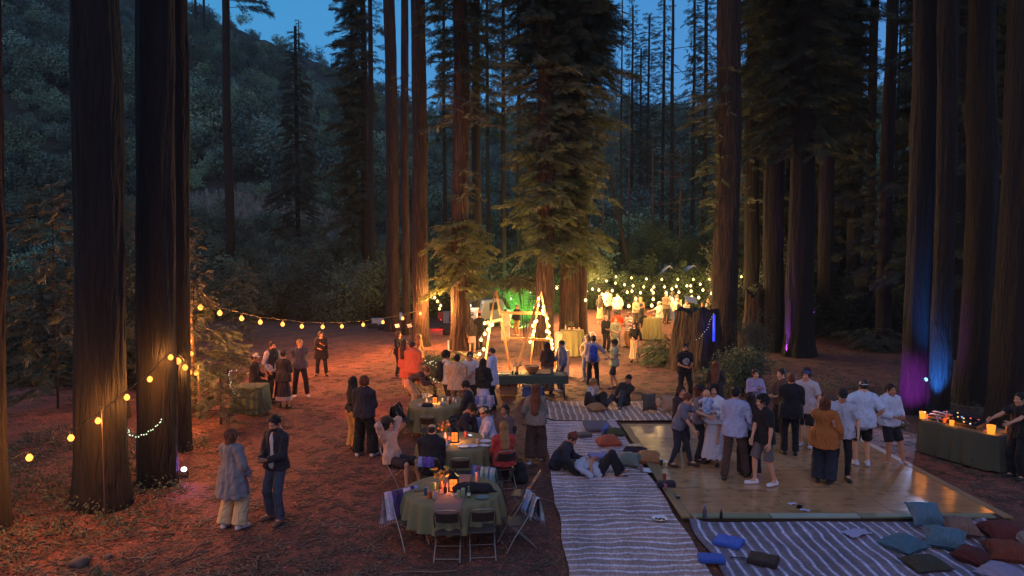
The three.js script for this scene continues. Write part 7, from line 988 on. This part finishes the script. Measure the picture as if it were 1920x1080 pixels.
// backpacks that are worn
function worn(label, name, gp, col, dz, yaw) { const F = new Field([-.25, -.35, -.2], [.25, .35, .2], .018); F.cap([0, -.16, 0], [0, .14, 0], .155, .14, .03, { flat: [[0, 0, 1], .6] }); F.ell([0, -.08, -.09], [.12, .13, .05], .02); F.rough(.012, (x, y, z) => noise(x * 12, y * 9, z * 12)); const t = thing(name, label, 'backpack', gp, yaw); mesh('bag', F.mesh(), M(col, .85), t); for (const s of [-1, 1]) mesh('strap', tube([[s * .08, .15, .06], [s * .1, .22, .13], [s * .1, .26, .2], [s * .11, .18, .28]], .018, 16, 6), M(col, .85), t); return t; }
{ const d1 = headDistance(629, 1.8), p1 = ahead(1112, 660, d1 - .17); worn('royal blue backpack worn by the man with his back turned', 'backpack', [p1.x, 1.22, p1.z], 0x2b3f96, 0, 170 * R); const d2 = headDistance(658, 1.8), p2 = ahead(836, 690, d2); worn('black backpack worn by the leftmost man of the five', 'backpack', [p2.x - .17, 1.24, p2.z + .07], 0x1d171a, 0, 115 * R); }
// drinks in hands
{ const l = { 'man with dark glasses': ['amber', 0xa8723c], 'woman in a dark top and patterned skirt': ['orange', 0xd08038], 'teenager': ['white', 0xd8c8b8], 'woman in a hat': ['tan', 0x9a7a52] }; let k = 0; for (const [who, list] of Object.entries(HELD)) for (const [key, [c, col]] of Object.entries(l)) if (who.startsWith(key)) list.forEach((p, i) => cup(`${c} cup in ${i ? 'the other' : 'a'} hand of the ${key}`, [p.x, p.y - .05, p.z], col, .11, .034)); }
// ---------------------------------------------------------------- behind: gear by the redwoods, tents, parked car
{ const t = thing('menu_board', 'white board leaning back on top of the wide stump', 'board', [0, 0, 0], 0), p = ahead(1297, 583, 29.4); t.position.set(p.x, 2.50, p.z); t.rotation.set(-.8, .3, 0); mesh('board', box(.56, .36, .015, .004).translate(0, .18, 0), M(0xd8c8a8, .7), t); mesh('prop', rod([0, 0, -.02], [0, -.02, -.22], .01), M(0x6a5038, .8), t); }
function tripod(label, px, py, d, h) { const p = ahead(px, 480, d), t = thing('lamp_stand', label, 'lamp stand', [p.x, 0, p.z]); for (let k = 0; k < 3; k++) mesh('leg', rod([Math.cos(k * 2.1 + .5) * .4, 0, Math.sin(k * 2.1 + .5) * .4], [0, h * .55, 0], .014), M(0x17141a, .5), t); mesh('pole', rod([0, h * .4, 0], [0, h, 0], .014), M(0x17141a, .5), t); mesh('head', put(box(.22, .16, .06, .01), 0, h, 0, .3, -.5, .3), M(0xb8b0b4, .6), t); return t; }
tripod('tripod with a white head left of the red lit group', 744, 613, 31, 1.35); tripod('second tripod with a white head against the orange lit redwood', 767, 617, 31.5, 1.3);
{ const a = ahead(722, 598, 42), b = ahead(742, 555, 42), m = mesh('leaning_pole', rod(a.setY(0), b, .05, .05), M(0xa08f88, .6)); tag(m, 'long pale pole slanting up beside the red lit trunks', 'pole'); }
function crate(label, px, py, w, h, l, col, turn, lid) { const p = on(px, py), t = thing('storage_box', label, 'box', [p.x, 0, p.z], turn); mesh('box', box(w, h, l, .03).translate(0, h / 2, 0), M(col, .7), t); mesh('lid', put(box(w + .06, .05, l + .06, .015), 0, h + (lid ? .18 : .02), 0, lid || 0, 0, 0), M(col, .6), t); return t; }
crate('white plastic box at the back of the left clearing', 709, 613, .75, .5, .5, 0x8f98b0, .1); crate('grey white box with a raised lid beside the slanting pole', 742, 612, 1.05, .45, .8, 0xa4adc0, .35, .5); crate('brown box left of the tripods', 764, 613, .9, .4, .6, 0x6a4434, -.1);
for (const [px, py, s, l] of [[700, 616, .5, 'black duffel bag in front of the white plastic box'], [722, 619, .6, 'larger black duffel bag beside the slanting pole'], [768, 614, .4, 'small black bag below the brown box'], [846, 628, .7, 'black sack leaning against the golden skirted redwood']]) { const F = new Field([-.7, -.1, -.4], [.7, .7, .4], .04), p = on(px, py); F.cap([-.35 * s, .25 * s, 0], [.35 * s, .25 * s, 0], .28 * s + .06, .3 * s + .04, .05); F.rough(.04, (x, y, z) => noise(x * 5 + px, y * 5, z * 5)); F.all((x, y, z, v) => Math.max(v, -y)); const m = mesh('duffel_bag', F.mesh(), M(0x16131a, .9)); m.position.set(p.x, 0, p.z); tag(m, l, 'bag'); }
crate('red cooler box at the back between the two lit redwoods', 828, 597, .6, .42, .42, 0x9a3434, .2); crate('pale blue bin beside the red cooler box', 838, 606, .42, .75, .42, 0x7f8a9c, -.2);
function tent(label, px, d, w, hgt, turn) { const p = ahead(px, 480, d), y = groundY(p.x, p.z), t = thing('canopy_tent', label, 'tent', [p.x, y, p.z], turn), roof = M(0xd8d4d4, .8, { side: THREE.DoubleSide, transmission: .3, thickness: 0 }), a = w / 2, e = hgt - .55;
  for (const s of [-1, 1]) { const g = new THREE.BufferGeometry(); const q = [[s * a, e, a], [s * a, e, -a], [0, hgt, -a], [0, hgt, a]]; g.setAttribute('position', new THREE.Float32BufferAttribute([...q[0], ...q[1], ...q[2], ...q[0], ...q[2], ...q[3]], 3)); g.computeVertexNormals(); mesh('roof_panel', g, roof, t); mesh('edge_trim', rod([s * (a + .04), e - .02, a + .02], [0, hgt + .03, a + .02], .055, .055, 6), M(0xd4d2d8, .7), t); mesh('edge_trim', rod([s * a, e, a], [s * a, e, -a], .04, .04, 6), M(0xc8c6cc, .7), t); }
  for (const x of [-1, 1]) for (const z of [-1, 1]) mesh('post', rod([x * a, -.1, z * a], [x * a, e, z * a], .03), M(0xb8b0a8, .5), t); mesh('ridge_pole', rod([0, hgt - .03, -a], [0, hgt - .03, a], .025), M(0xb8b0a8, .5), t); mesh('back_wall', new THREE.BoxGeometry(w, e - .4, .02).translate(0, (e - .4) / 2 + .3, -a), M(0x8a6a44, .9), t); return t; }
tent('white gabled canopy tent behind the bulbs, left of two', 1252, 50, 1.15, 2.85, 0); tent('white gabled canopy tent behind the bulbs, right of two', 1296, 49.5, 1.4, 2.85, 0);
{ // parked car with its tailgate raised, seen from behind
  const p = ahead(908, 480, 43), t = thing('parked_car', 'white car parked behind the trees with its tailgate raised and one red rear lamp lit', 'car', [p.x, 0, p.z], -.42), paint = M(0x55585e, .35, { clearcoat: .8 }), dark = M(0x121315, .3), prof = [[2.2, .38], [2.28, .62], [2.24, 1.02], [1.98, 1.62], [1.7, 1.78], [-.3, 1.8], [-.75, 1.7], [-1.35, 1.08], [-2.2, .96], [-2.4, .7], [-2.38, .38]];
  const sh = new THREE.Shape(); prof.forEach(([x, y], i) => i ? sh.lineTo(x, y) : sh.moveTo(x, y)); sh.closePath(); mesh('body', new THREE.ExtrudeGeometry(sh, { depth: 1.66, bevelEnabled: true, bevelSize: .06, bevelThickness: .09, bevelSegments: 3 }).translate(0, 0, -.83).rotateY(-Math.PI / 2), paint, t);
  for (const [x, z] of [[-.86, 1.45], [.86, 1.45], [-.86, -1.5], [.86, -1.5]]) { const w = mesh('wheel', [lathe([[.2, -.11], [.34, -.11], [.37, -.06], [.37, .06], [.34, .11], [.2, .11]], 24)].map(g => put(g, x, .37, z, 0, 0, Math.PI / 2)), dark, t); mesh('rim', put(new THREE.CylinderGeometry(.21, .21, .2, 18), x, .37, z, 0, 0, Math.PI / 2), M(0x8a8c90, .35, { metalness: .8 }), w); }
  mesh('cargo_shade_panel', box(1.34, .62, .06, .03).translate(0, 1.28, 2.2 - .02), M(0x0d0d0f, .8), t); mesh('tailgate', put(box(1.5, .9, .06, .03), 0, 2.1, 2.35, -1.05, 0, 0), M(0x1a1d22, .2), t); mesh('tailgate_strut', [-1, 1].map(s => rod([s * .62, 1.5, 2.1], [s * .62, 1.98, 2.45], .015)), dark, t);  // dark panel on the solid body stands for the shaded cargo space
  mesh('bumper', box(1.84, .26, .16, .05).translate(0, .52, 2.36), M(0x2a2c30, .6), t);
  for (const s of [-1, 1]) { const l = mesh('tail_lamp', box(.12, .42, .08, .03).translate(s * .82, 1.02, 2.28), s > 0 ? glowing([1, .05, .03], 1.8) : M(0x5a1412, .3), t); if (s > 0) { const pl = pointLight(t, s * .82, 1.02, 2.42, [1, .06, .04], 4); } mesh('side_window', box(.03, .46, 1.5, .02).translate(s * .925, 1.42, .4), dark, t); mesh('roof_rail', rod([s * .7, 1.9, 1.5], [s * .7, 1.9, -.3], .03), dark, t); }
  const sp = thing('spare_box', 'white box with a dark square emblem on a rack behind the parked car', 'box', [p.x - .62, .75, p.z + 2.3], -.3); mesh('box', box(.7, .62, .4, .05).translate(0, .31, 0), M(0x9a8c86, .5), sp); mesh('lid', box(.74, .1, .44, .04).translate(0, .64, 0), M(0xa8aca8, .5), sp); mesh('emblem', box(.26, .2, .012, .01).translate(.02, .34, .204), M(0x2a1e1e, .6), sp); mesh('emblem_bar', box(.14, .03, .012, .004).translate(.02, .36, .212), M(0xb8a8a0, .6), sp); mesh('rack', [rod([-.4, -.75, 0], [-.4, 0, 0], .03), rod([.4, -.75, 0], [.4, 0, 0], .03), rod([-.42, -.02, .2], [.42, -.02, .2], .03)], M(0x1a1a1d, .5), sp);
  const tb = thing('folding_table', 'white topped folding table between the parked car and the redwood', 'table', [p.x - 1.15, 0, p.z + 4.2], .1); mesh('tabletop', box(1.2, .04, .6, .01).translate(0, .74, 0), M(0xcfcfd2, .5), tb); for (const x of [-1, 1]) for (const z of [-1, 1]) mesh('leg', rod([x * .52, 0, z * .25], [x * .5, .73, z * .24], .014), M(0x6a6a6e, .4, { metalness: .6 }), tb);
  stringLight('pair of white bulbs glowing above the parked car', px3([[894, 548, 41], [904, 548, 41], [882, 573, 40]]), { rgb: [1, .85, .6], core: [2.4, 2.3, 1.8], r: .06, I: 4 }); stringLight('pair of pale bulbs in front of the green grass', px3([[958, 560, 42], [995, 548, 41]]), { rgb: [1, .9, .6], core: [2.6, 2.5, 1.7], r: .05, I: 2, cable: false }); }
// rocks and a cut log low at the left, fallen sticks
{ const r = rng(44); for (const [px, py, s, l] of [[150, 1062, .12, 'pale split stone low in the left foreground'], [203, 1046, .055, 'small pale stone right of the split one']]) { const g = new THREE.IcosahedronGeometry(s, 4), q = g.attributes.position; for (let i = 0; i < q.count; i++) { const k = 1 + .35 * noise(q.getX(i) * 4 / s * .2 + px, q.getY(i) * 4 / s * .2, q.getZ(i) * 4 / s * .2); q.setXYZ(i, q.getX(i) * k * 1.2, q.getY(i) * k * .8, q.getZ(i) * k); } g.computeVertexNormals(); const p = on(px, py), m = mesh('rock', g, M(0x5a4a42, .95)); m.position.set(p.x, groundY(p.x, p.z) + s * .3, p.z); tag(m, l, 'rock'); }
  for (const [px, py, L, a, l] of [[360, 1040, .8, 1.3, 'curved stick standing out of the litter in the left foreground'], [250, 1010, 1.2, .3, 'long fallen stick below the thick left redwood'], [470, 1060, .6, 2.2, 'short fallen stick in the near foreground'], [590, 1000, .5, .8, 'short stick lying left of the front chairs']]) { const p = on(px, py), m = mesh('stick', tube([[-L / 2, .02, 0], [-L * .1, .05, .06], [L * .2, .06, -.02], [L / 2, .03, .05]], .014, 18, 6), M(0x5a4236, .95)); m.position.set(p.x, groundY(p.x, p.z), p.z); m.rotation.y = a; tag(m, l, 'stick'); } }

renderer.render(scene, camera);
